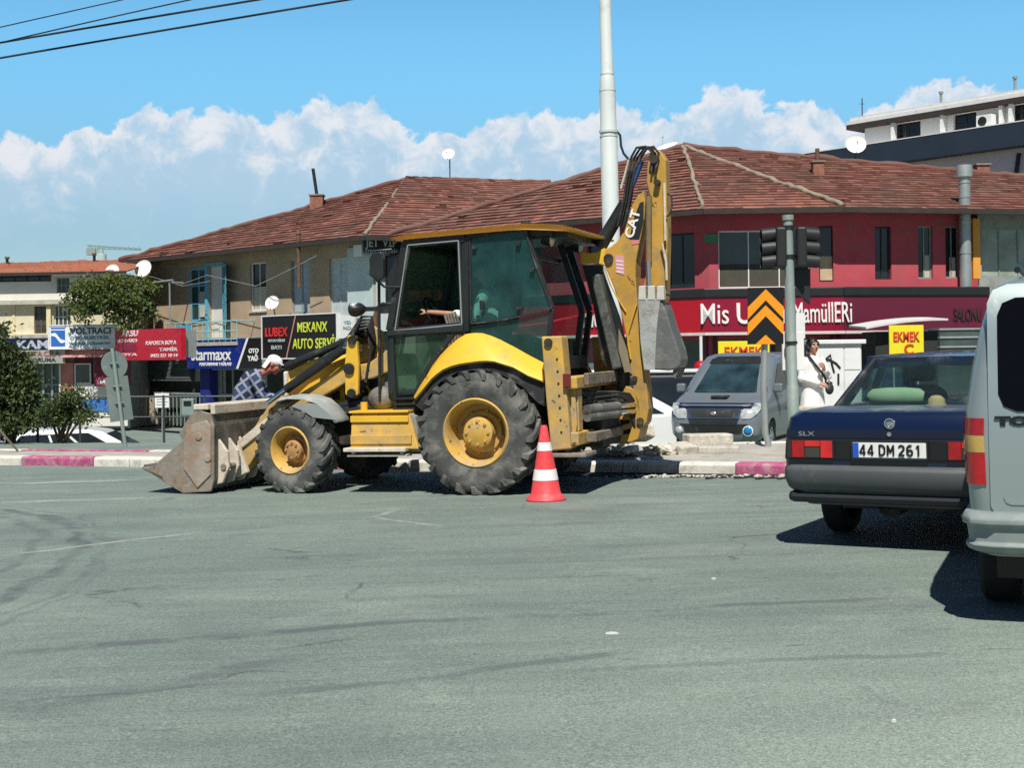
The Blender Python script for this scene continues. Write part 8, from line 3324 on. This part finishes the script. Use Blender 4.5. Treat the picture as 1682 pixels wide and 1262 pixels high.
# ------------------------------------------------------------------ people
skin_m = mat('skin', (0.46, 0.235, 0.155), 0.55, var=0.06, vs=20)
skin_r = mat('sunburnt_skin', (0.40, 0.13, 0.085), 0.55, var=0.08, vs=20)
eye_m = mat('eye_dark', (0.015, 0.012, 0.01), 0.3, var=0)
eyew_m = mat('eye_white', (0.6, 0.58, 0.55), 0.3, var=0)
lip_m = mat('lip', (0.36, 0.10, 0.085), 0.5, var=0)
hair_m = mat('dark_hair', (0.012, 0.009, 0.008), 0.5, var=0.2)


def plaidmat():
    m = bpy.data.materials.new('plaid_flannel')
    m.use_nodes = True
    m.node_tree.nodes.clear()
    N = NT(m.node_tree)
    p = N.n('ShaderNodeBsdfPrincipled')
    o = N.n('ShaderNodeOutputMaterial')
    N.l(p.outputs[0], o.inputs[0])
    co = N.n('ShaderNodeTexCoord').outputs['Object']
    sp = N.n('ShaderNodeSeparateXYZ')
    N.l(N.map(co, rot=(0, rad(35), 0)), sp.inputs[0])
    def stripes(v, f, lo, hi):
        return N.mr(N.m('SINE', N.m('MULTIPLY', v, f)), lo, hi)
    a = stripes(sp.outputs[0], 2 * PI / 0.115, 0.55, 0.8)
    b = stripes(sp.outputs[2], 2 * PI / 0.115, 0.55, 0.8)
    c = N.mix(stripes(sp.outputs[2], 2 * PI / 0.23, -0.1, 0.2), (0.012, 0.018, 0.05), (0.03, 0.05, 0.13))
    c = N.mix(N.m('MULTIPLY', N.m('MAXIMUM', a, b), 0.8), c, (0.30, 0.32, 0.38))
    N.l(c, p.inputs['Base Color'])
    p.inputs['Roughness'].default_value = 0.9
    return m


def limb(mb, pts, rs, n=12):
    mb.tube(pts, rs, n)
    for p, r in zip(pts, rs):
        mb.ball(p, r * 0.995, 12, 8)


def hand(mb, w, d, pn, curl=0.9, side=1, s=1.0):
    """palm + four fingers and a thumb. w: wrist, d: pointing direction, pn: palm normal"""
    w, d, pn = V(w), V(d).normalized(), V(pn).normalized()
    pn = (pn - d * pn.dot(d)).normalized()
    ac = d.cross(pn) * side
    mb.obox(w + d * 0.045 * s, d * 0.045 * s, ac * 0.038 * s, pn * 0.013 * s)
    for k, L in enumerate((0.068, 0.076, 0.071, 0.056)):
        b = w + d * 0.085 * s + ac * (0.029 - 0.0195 * k) * s
        pts = [b]
        dd = d
        for j in range(3):
            dd = (dd * math.cos(curl * 0.55) + pn * math.sin(curl * 0.55)).normalized()
            pts.append(pts[-1] + dd * L * s / 3 * 1.15)
        limb(mb, pts, [0.0095 * s, 0.009 * s, 0.0085 * s, 0.0075 * s], 8)
    b = w + d * 0.025 * s + ac * 0.036 * s
    t1 = b + (d * 0.6 + ac * 0.7 + pn * 0.35).normalized() * 0.035 * s
    t2 = t1 + (d * 0.85 + ac * 0.1 + pn * 0.5).normalized() * 0.032 * s
    limb(mb, [b, t1, t2], [0.0125 * s, 0.011 * s, 0.009 * s], 8)


def remeshed(mb, name, mats, parent, vox, paint=None, smooth_it=4):
    o = mb.build(name, mats, parent)
    md = o.modifiers.new('r', 'REMESH')
    md.mode = 'VOXEL'
    md.voxel_size = vox
    md = o.modifiers.new('s', 'SMOOTH')
    md.iterations = smooth_it
    md.factor = 0.5
    dg = bpy.context.evaluated_depsgraph_get()
    me = bpy.data.meshes.new_from_object(o.evaluated_get(dg))
    o.modifiers.clear()
    old = o.data
    o.data = me
    bpy.data.meshes.remove(old)
    me.materials.clear()
    for m in mats:
        me.materials.append(m)
    for p in me.polygons:
        p.use_smooth = True
        p.material_index = paint(p.center) if paint else 0
    return o


def head_shape(mb, c, fwd, up_, s=1.0):
    """skull, jaw, nose, ears, brow; returns painter centres"""
    c, f, u = V(c), V(fwd).normalized(), V(up_)
    u = (u - f * u.dot(f)).normalized()
    r = f.cross(u)
    m = Matrix((r, f, u)).transposed()
    mb.ball(c + u * 0.025 * s - f * 0.012 * s, (0.074 * s, 0.094 * s, 0.086 * s), 20, 14, m)
    mb.ball(c - u * 0.035 * s + f * 0.022 * s, (0.058 * s, 0.062 * s, 0.072 * s), 16, 12, m)
    mb.ball(c - u * 0.088 * s + f * 0.055 * s, (0.026 * s, 0.022 * s, 0.018 * s), 10, 8, m)
    mb.tube([c + u * 0.022 * s + f * 0.078 * s, c - u * 0.022 * s + f * 0.104 * s, c - u * 0.030 * s + f * 0.084 * s], [0.009 * s, 0.016 * s, 0.012 * s], 8)
    for k in (1, -1):
        mb.ball(c + r * k * 0.076 * s - f * 0.012 * s - u * 0.005 * s, (0.010 * s, 0.022 * s, 0.032 * s), 10, 8, m)
        mb.ball(c + r * k * 0.040 * s + f * 0.062 * s - u * 0.02 * s, (0.022 * s, 0.018 * s, 0.018 * s), 10, 8, m)
        mb.ball(c + r * k * 0.030 * s + f * 0.073 * s + u * 0.026 * s, (0.022 * s, 0.012 * s, 0.007 * s), 10, 8, m)
    mb.ball(c - u * 0.058 * s + f * 0.078 * s, (0.024 * s, 0.010 * s, 0.011 * s), 10, 8, m)
    return c, r, f, u


def face_paint(c, r, f, u, s=1.0):
    def fn(p):
        q = p - c
        a, b, d = q.dot(r) / s, q.dot(u) / s, q.dot(f) / s
        if d > 0.04:
            for k in (1, -1):
                dx, dz = (a - k * 0.031), b - 0.004
                if (dx / 0.017) ** 2 + (dz / 0.009) ** 2 < 1:
                    return 2 if abs(dx) > 0.010 else 1
                if (dx / 0.023) ** 2 + ((b - 0.027) / 0.006) ** 2 < 1:
                    return 1
            if (a / 0.026) ** 2 + ((b + 0.058) / 0.011) ** 2 < 1:
                return 3
        return 0
    return fn


# --- person in white on the island
YP = 19.4
hp = at(1336, 556, YP)
gp_ = gz(hp.x, YP)
SP = (hp.z - gp_) / 1.62
MPn = Matrix.Translation((hp.x - 0.02, YP, gp_)) @ Matrix.Rotation(rad(24), 4, 'Z') @ Matrix.Scale(1.0, 4)
pw = thing('person', 'person in a long white tunic with a black strap, one hand held to the chest', 'person', MPn)
k_ = SP
Q = lambda x, y, z: V((x, y, z)) * k_
mb = MB()
fwd = V((-0.05, -1, 0.04))
hc = head_shape(mb, Q(0.0, -0.02, 1.505), fwd, (0, 0, 1), k_ * 1.0)
limb(mb, [Q(0, 0.0, 1.30), Q(0, -0.005, 1.42)], [0.055 * k_, 0.050 * k_])
limb(mb, [Q(0, 0.01, 0.90), Q(0, 0.0, 1.10), Q(0, 0.0, 1.27)], [0.13 * k_, 0.115 * k_, 0.115 * k_])
limb(mb, [Q(-0.15, 0.01, 1.30), Q(0.15, 0.01, 1.30)], [0.055 * k_] * 2)
armL = [Q(-0.165, 0.01, 1.29), Q(-0.215, -0.02, 1.03), Q(-0.02, -0.20, 0.955)]
armR = [Q(0.165, 0.01, 1.29), Q(0.225, -0.07, 1.06), Q(0.07, -0.19, 1.165)]
for a in (armL, armR):
    limb(mb, a, [0.048 * k_, 0.040 * k_, 0.027 * k_])
hand(mb, armL[2], armL[2] - armL[1] + V((0.1, 0.02, -0.02)), (0.2, 0.6, -0.8), 0.9, 1, k_)
hand(mb, armR[2], armR[2] - armR[1], (0, 1, -0.2), 0.5, -1, k_)
for s in (-1, 1):
    limb(mb, [Q(0.08 * s, 0.01, 0.88), Q(0.085 * s, -0.01, 0.47), Q(0.085 * s, 0.02, 0.08)], [0.085 * k_, 0.055 * k_, 0.038 * k_])
    limb(mb, [Q(0.085 * s, 0.03, 0.045), Q(0.095 * s, -0.13, 0.035)], [0.042 * k_, 0.035 * k_])
remeshed(mb, 'body', [skin_m, eye_m, eyew_m, lip_m], pw, 0.0075, face_paint(*hc, k_))
cl = mat('white_cloth', (0.78, 0.77, 0.75), 0.85, var=0.05, vs=6, bump=0.3, bs=9)
mb = MB()
secs = []
for z, rx, ry in ((0.40, 0.215, 0.17), (0.55, 0.20, 0.155), (0.75, 0.185, 0.15), (0.95, 0.165, 0.14), (1.10, 0.15, 0.13), (1.25, 0.165, 0.13), (1.335, 0.13, 0.10), (1.365, 0.07, 0.07)):
    sec = []
    for i in range(28):
        a = 2 * PI * i / 28
        w = 1 + (0.045 * math.sin(a * 7 + z * 3) * max(0, 0.95 - z) / 0.5)
        sec.append(Q(rx * w * math.cos(a), ry * w * math.sin(a), z))
    secs.append(sec)
mb.loft(secs)
limb(mb, [armL[0], armL[1], armL[1].lerp(armL[2], 0.86)], [0.068 * k_, 0.062 * k_, 0.052 * k_])
limb(mb, [armR[0], armR[1], armR[1].lerp(armR[2], 0.80)], [0.068 * k_, 0.062 * k_, 0.050 * k_])
remeshed(mb, 'tunic', [cl], pw, 0.011, None, 3)
mb = MB()
for s in (-1, 1):
    limb(mb, [Q(0.08 * s, 0.01, 0.60), Q(0.085 * s, -0.01, 0.45), Q(0.085 * s, 0.02, 0.10)], [0.092 * k_, 0.08 * k_, 0.07 * k_])
remeshed(mb, 'trousers', [cl], pw, 0.012, None, 3)
mb = MB()
for s in (-1, 1):
    limb(mb, [Q(0.085 * s, 0.035, 0.05), Q(0.097 * s, -0.135, 0.042)], [0.050 * k_, 0.044 * k_])
remeshed(mb, 'shoe', [blk], pw, 0.01, None, 3)
mb = MB()
c, r, f, u = hc
m = Matrix((r, f, u)).transposed()
mb.ball(c + u * 0.045 * k_ - f * 0.022 * k_, (0.083 * k_, 0.098 * k_, 0.082 * k_), 24, 16, m)
mb.ball(c - u * 0.02 * k_ - f * 0.060 * k_, (0.070 * k_, 0.062 * k_, 0.085 * k_), 18, 12, m)
for s in (1, -1):
    mb.ball(c + u * 0.03 * k_ + f * 0.02 * k_ + r * 0.066 * s * k_, (0.018 * k_, 0.045 * k_, 0.05 * k_), 12, 8, m)
mb.build('hair', hair_m, pw, smooth=180)
mb = MB()
st = [Q(-0.10, -0.02, 1.385), Q(-0.115, -0.105, 1.335), Q(-0.05, -0.155, 1.22), Q(0.06, -0.158, 1.10), Q(0.14, -0.13, 1.01), Q(0.20, -0.05, 0.93), Q(0.21, 0.02, 0.88)]
for a, b in zip(st, st[1:]):
    mb.bar(a, b, 0.012 * k_, 0.032 * k_, (0.5, -0.3, 0.8))
mb.build('strap', blk, pw)
bag = thing('shoulder_bag', 'black rounded bag hanging at the hip of the person in white', 'bag', MPn)
mb = MB()
mb.ball(Q(0.275, -0.04, 0.87), (0.07 * k_, 0.05 * k_, 0.09 * k_), 20, 14)
mb.build('pouch', blk_r, bag, smooth=180)
mb = MB()
mb.tube([Q(0.20, -0.04, 0.92), Q(0.25, -0.06, 0.985), Q(0.32, -0.05, 0.95)], 0.010, 8)
mb.build('handle', blk_r, bag, smooth=60)

# --- workman bending over behind the front bucket
YW = 17.7
wx = at(414, 640, YW).x
wz = gz(wx, YW)
MW = Matrix.Translation((wx, YW, wz)) @ Matrix.Rotation(rad(8), 4, 'Z')
wk = thing('person', 'workman in a blue plaid shirt and white cap bending forward behind the front bucket', 'person', MW)
hz = at(449, 598, YW).z - wz
sc_ = hz / 1.39
Q = lambda x, y, z: V((x, y, z)) * sc_
mb = MB()
fwd = V((0.86, -0.18, -0.48))
hc = head_shape(mb, Q(0.29, -0.02, 1.375), fwd, (0.45, 0, 0.89), sc_ * 1.03)
limb(mb, [Q(0.10, 0, 1.25), Q(0.235, -0.01, 1.335)], [0.058 * sc_, 0.052 * sc_])
limb(mb, [Q(-0.09, 0.0, 0.86), Q(-0.06, 0, 1.02), Q(0.03, 0, 1.20)], [0.135 * sc_, 0.125 * sc_, 0.12 * sc_])
limb(mb, [Q(0.055, -0.17, 1.215), Q(0.055, 0.17, 1.215)], [0.058 * sc_] * 2)
aN = [Q(0.06, -0.19, 1.20), Q(0.13, -0.24, 0.98), Q(0.36, -0.16, 0.955)]
aF = [Q(0.06, 0.19, 1.20), Q(0.16, 0.22, 0.97), Q(0.38, 0.12, 0.93)]
for a in (aN, aF):
    limb(mb, a, [0.052 * sc_, 0.043 * sc_, 0.029 * sc_])
hand(mb, aN[2], aN[2] - aN[1], (0, 0.3, -1), 1.1, -1, sc_)
hand(mb, aF[2], aF[2] - aF[1], (0, -0.3, -1), 1.1, 1, sc_)
for s in (-1, 1):
    limb(mb, [Q(-0.07, 0.10 * s, 0.84), Q(0.10 - 0.03 * s, 0.11 * s, 0.46), Q(-0.04 + 0.02 * s, 0.11 * s, 0.08)], [0.10 * sc_, 0.062 * sc_, 0.042 * sc_])
    limb(mb, [Q(-0.05 + 0.02 * s, 0.11 * s, 0.045), Q(0.14 + 0.02 * s, 0.12 * s, 0.038)], [0.044 * sc_, 0.038 * sc_])
remeshed(mb, 'body', [skin_r, eye_m, eyew_m, lip_m], wk, 0.008, face_paint(*hc, sc_))
mb = MB()
limb(mb, [Q(-0.115, 0.0, 0.84), Q(-0.085, 0, 1.02), Q(0.0, 0, 1.17), Q(0.06, 0, 1.235)], [0.165 * sc_, 0.155 * sc_, 0.15 * sc_, 0.10 * sc_], 18)
limb(mb, [Q(0.05, -0.15, 1.205), Q(0.05, 0.15, 1.205)], [0.085 * sc_] * 2)
for a in (aN, aF):
    limb(mb, [a[0], a[1], a[1].lerp(a[2], 0.82)], [0.078 * sc_, 0.066 * sc_, 0.050 * sc_])
remeshed(mb, 'shirt', [plaidmat()], wk, 0.012, None, 3)
mb = MB()
limb(mb, [Q(-0.03, 0, 0.86), Q(-0.03, 0, 0.80)], [0.15 * sc_, 0.15 * sc_], 18)
for s in (-1, 1):
    limb(mb, [Q(-0.05, 0.09 * s, 0.84), Q(0.11 - 0.03 * s, 0.11 * s, 0.46), Q(-0.03 + 0.02 * s, 0.11 * s, 0.10)], [0.125 * sc_, 0.082 * sc_, 0.07 * sc_])
remeshed(mb, 'jeans', [mat('denim', (0.03, 0.065, 0.14), 0.9, var=0.2, vs=8)], wk, 0.013, None, 3)
mb = MB()
for s in (-1, 1):
    limb(mb, [Q(-0.055 + 0.02 * s, 0.11 * s, 0.055), Q(0.15 + 0.02 * s, 0.12 * s, 0.045)], [0.055 * sc_, 0.048 * sc_])
remeshed(mb, 'boot', [drk], wk, 0.012, None, 3)
mb = MB()
c, r, f, u = hc
m = Matrix((r, f, u)).transposed()
capM = mat('cap_white', (0.80, 0.79, 0.77), 0.8, var=0.04)
mb.ball(c + u * 0.048 * sc_ - f * 0.018 * sc_, (0.088 * sc_, 0.106 * sc_, 0.080 * sc_), 24, 14, m)
mb.loft([[c + f * (0.05 + 0.0 * 1) * sc_ + r * x * sc_ + u * (0.052) * sc_ for x in (-0.08, -0.04, 0, 0.04, 0.08)] + [c + f * 0.05 * sc_ + r * x * sc_ + u * 0.064 * sc_ for x in (0.08, 0.04, 0, -0.04, -0.08)],
         [c + f * (0.15 - 6 * x * x) * sc_ + r * x * 0.8 * sc_ + u * 0.048 * sc_ for x in (-0.08, -0.04, 0, 0.04, 0.08)] + [c + f * (0.15 - 6 * x * x) * sc_ + r * x * 0.8 * sc_ + u * 0.056 * sc_ for x in (0.08, 0.04, 0, -0.04, -0.08)]])
mb.loft([[c - f * 0.05 * sc_ + r * x * sc_ + u * 0.03 * sc_ for x in (-0.086, 0, 0.086)] + [c - f * 0.11 * sc_ + r * x * 0.6 * sc_ + u * 0.03 * sc_ for x in (0.086, 0, -0.086)],
         [c - f * 0.07 * sc_ + r * x * sc_ - u * 0.09 * sc_ for x in (-0.08, 0, 0.08)] + [c - f * 0.125 * sc_ + r * x * 0.7 * sc_ - u * 0.09 * sc_ for x in (0.08, 0, -0.08)]])
mb.build('cap', capM, wk, smooth=50)

# --- machine driver in the cab
dv = thing('person', 'driver in a pale shirt seated in the cab behind the teal side window', 'person', MM @ Matrix.Translation((0, 0.18, 0)))
hcx = ML(801, 446, 0.0)
sxp = ML(822, 530, 0.0)
zs_ = zseat + 0.02
mb = MB()
xs0 = sxp.x + 0.02
hc = head_shape(mb, (hcx.x + 0.0, 0.0, hcx.z), (1, 0.15, -0.25), (0.2, 0, 1))
sh = V((xs0 + 0.03, 0, hcx.z - 0.25))
limb(mb, [sh + V((0, 0, 0.03)), V((hcx.x - 0.01, 0, hcx.z - 0.08))], [0.058, 0.052])
limb(mb, [V((xs0, 0, zs_ + 0.12)), V((xs0 - 0.02, 0, zs_ + 0.28)), sh - V((0, 0, 0.05))], [0.13, 0.125, 0.125])
limb(mb, [sh + V((0, -0.17, -0.02)), sh + V((0, 0.17, -0.02))], [0.058, 0.058])
arms = []
for s in (1, -1):
    a = [sh + V((0, 0.19 * s, -0.03)), sh + V((0.09, 0.25 * s, -0.27)), V((cx - 0.02, 0.17 * s, cz + 0.0))]
    arms.append(a)
    limb(mb, a, [0.05, 0.042, 0.029])
    hand(mb, a[2], (0.8, 0, 0.5), (0.3, -0.6 * s, -0.5), 1.2, s)
    limb(mb, [V((xs0 + 0.02, 0.10 * s, zs_ + 0.10)), V((xs0 + 0.44, 0.14 * s, zs_ + 0.10)), V((xs0 + 0.50, 0.14 * s, zs_ - 0.32))], [0.09, 0.062, 0.042])
    limb(mb, [V((xs0 + 0.49, 0.14 * s, zs_ - 0.36)), V((xs0 + 0.66, 0.15 * s, zs_ - 0.36))], [0.042, 0.038])
remeshed(mb, 'body', [skin_m, eye_m, eyew_m, lip_m], dv, 0.009, face_paint(*hc))
mb = MB()
limb(mb, [V((xs0 - 0.01, 0, zs_ + 0.12)), V((xs0 - 0.03, 0, zs_ + 0.28)), sh - V((0.01, 0, 0.06)), sh + V((0.0, 0, 0.0))], [0.165, 0.16, 0.15, 0.10], 18)
limb(mb, [sh + V((0, -0.155, -0.03)), sh + V((0, 0.155, -0.03))], [0.085, 0.085])
for a in arms:
    limb(mb, [a[0], a[1], a[1].lerp(a[2], 0.4)], [0.078, 0.066, 0.056])
remeshed(mb, 'shirt', [mat('pale_shirt', (0.78, 0.84, 0.78), 0.9, var=0.05)], dv, 0.012, None, 3)
mb = MB()
for s in (1, -1):
    limb(mb, [V((xs0 + 0.0, 0.09 * s, zs_ + 0.10)), V((xs0 + 0.44, 0.14 * s, zs_ + 0.10)), V((xs0 + 0.50, 0.14 * s, zs_ - 0.30))], [0.115, 0.08, 0.065])
remeshed(mb, 'trousers', [mat('dark_trousers', (0.04, 0.045, 0.05), 0.9)], dv, 0.013, None, 3)
c, r, f, u = hc
m = Matrix((r, f, u)).transposed()
mb = MB()
mb.ball(c + u * 0.042 - f * 0.02, (0.080, 0.094, 0.078), 20, 14, m)
mb.ball(c - u * 0.01 - f * 0.045, (0.070, 0.06, 0.06), 16, 10, m)
mb.build('hair', hair_m, dv, smooth=180)


# ------------------------------------------------------------------ plants
def leaves(name, blobs, n, size, m, parent, seed=1, droop=0.3):
    R = random.Random(seed)
    mb = MB()
    lay = mb.b.verts.layers.float.new('tone')
    vol = [b[1][0] * b[1][1] * b[1][2] for b in blobs]
    tot = sum(vol)
    for (c, r, tn), v in zip(blobs, vol):
        k = int(n * v / tot)
        c = V(c)
        twigs = []
        for _ in range(max(3, k // 16)):
            d = V((R.gauss(0, 1), R.gauss(0, 1), R.gauss(0, 1))).normalized()
            t = R.uniform(0.45, 1.02) if R.random() < 0.8 else R.uniform(0.9, 1.22)
            twigs.append((c + V((d.x * r[0], d.y * r[1], d.z * r[2])) * t, d, R.uniform(-0.25, 0.25)))
        for _ in range(k):
            p, d, tt = R.choice(twigs)
            q = p + V((R.gauss(0, 1), R.gauss(0, 1), R.gauss(0, 0.8))) * size * 1.1
            s = size * R.uniform(0.55, 1.25)
            a = (d + V((R.gauss(0, .6), R.gauss(0, .6), R.gauss(0, .5) - droop))).normalized()
            b = a.orthogonal().normalized()
            b = (b * math.cos(R.uniform(0, 6.28)) + a.cross(b) * math.sin(R.uniform(0, 6.28))).normalized()
            nn_ = a.cross(b)
            tone = max(0, min(1, tn + tt + R.gauss(0, 0.16)))
            vs = [mb.b.verts.new(x) for x in (q - a * s * 0.5, q + b * s * 0.26 + nn_ * s * 0.06, q + a * s * 0.5, q - b * s * 0.26 + nn_ * s * 0.06)]
            for w in vs:
                w[lay] = tone
            mb.b.faces.new(vs)
    return mb.build(name, m, parent, world=True, keep=True)


def blobs_px(lst, Y, dy=0.6):
    out = []
    for px, py, rx, rz, tn in lst:
        c = at(px, py, Y)
        k = Y / CAM_F
        out.append(((c.x, c.y + random.uniform(-dy, dy) * 0.5, c.z), (rx * k, max(0.25, rx * k * 0.8), rz * k), tn))
    return out


YT = 26.3
tb = at(18, 712, YT)
tr = thing('tree', 'dark bushy evergreen tree at the left edge with ragged branches', 'tree', (tb.x, YT, gz(tb.x, YT)))
mb = MB()
g0 = V((tb.x, YT, gz(tb.x, YT) - 0.1))
mb.tube([g0, at(16, 690, YT), at(10, 630, YT), at(8, 560, YT)], [0.11, 0.09, 0.06, 0.02], 10)
for a, b in (((14, 680), (60, 650)), ((14, 660), (-30, 620)), ((11, 640), (45, 600)), ((10, 610), (-20, 570)), ((12, 690), (70, 690))):
    mb.tube([at(*a, YT), at((a[0] + b[0]) / 2, (a[1] + b[1]) / 2 - 4, YT), at(*b, YT)], [0.045, 0.03, 0.012], 7)
mb.build('trunk', bark, tr, world=True, smooth=60)
leaves('crown', blobs_px([(12, 562, 14, 26, 0.45), (-12, 585, 26, 36, 0.4), (28, 605, 26, 34, 0.5), (-20, 640, 44, 50, 0.35), (20, 655, 36, 44, 0.45), (44, 640, 20, 30, 0.55), (36, 692, 34, 20, 0.4), (62, 676, 14, 18, 0.6), (-60, 660, 40, 55, 0.4), (-10, 694, 40, 20, 0.35)], YT), 14500, 0.105, leaf_d, tr, 3)
YS = 25.8
tb = at(100, 712, YS)
sh_b = thing('shrub', 'low spreading shrub with sparse branches right of the dark tree', 'shrub', (tb.x, YS, gz(tb.x, YS)))
mb = MB()
g0 = V((tb.x, YS, gz(tb.x, YS) - 0.1))
for b in ((72, 688), (88, 660), (108, 652), (122, 640), (138, 682), (156, 688)):
    mb.tube([g0, at((100 + b[0]) / 2, (700 + b[1]) / 2, YS), at(*b, YS)], [0.035, 0.025, 0.008], 6)
mb.build('stems', bark, sh_b, world=True)
leaves('foliage', blobs_px([(98, 668, 18, 10, 0.5), (118, 652, 12, 10, 0.6), (82, 684, 18, 9, 0.45), (120, 676, 22, 8, 0.5), (146, 684, 13, 6, 0.6), (104, 688, 16, 8, 0.4), (124, 641, 5, 5, 0.7)], YS, 0.4), 3000, 0.085, leaf_d, sh_b, 5)
vq = fA.P(fA.uz(180, 480, 1.4)[0], ZGL, 1.4)
vn = thing('vine', 'leafy grape vine spreading over the pergola and terrace of the workshop building', 'vine', vq)
fo = []
for px, py, rx, rz, tn in ((128, 478, 18, 12, 0.55), (150, 468, 24, 13, 0.65), (176, 462, 26, 10, 0.75), (206, 460, 26, 8, 0.75), (236, 462, 14, 7, 0.7), (150, 492, 26, 14, 0.4), (182, 488, 28, 18, 0.35), (212, 492, 22, 18, 0.35), (140, 512, 14, 14, 0.4), (196, 512, 18, 14, 0.3), (226, 505, 10, 16, 0.35), (216, 528, 14, 12, 0.4), (120, 500, 8, 8, 0.55), (240, 520, 8, 12, 0.4), (248, 470, 10, 10, 0.6), (232, 484, 14, 14, 0.4), (205, 480, 20, 12, 0.5), (246, 500, 8, 16, 0.35), (222, 545, 12, 8, 0.35), (112, 490, 10, 8, 0.5)):
    Yv = fA.P(fA.uz(px, py, 1.5)[0], 0, 1.5).y
    if px < 222:
        Yv = 60.0
    fo += blobs_px([(px, py + 5, rx, rz * 0.9, tn)], Yv, 0.6)
leaves('foliage', fo, 9000, 0.19, leaf_g, vn, 7)
mb = MB()
for a, b, c in (((205, 590), (208, 540), (190, 480)), ((205, 590), (220, 520), (236, 468)), ((190, 480), (160, 480), (128, 482))):
    Yv = 60.2
    mb.tube([at(*a, Yv), at(*b, Yv), at(*c, Yv)], [0.06, 0.045, 0.02], 7)
mb.build('stem', bark, vn, world=True, smooth=60)
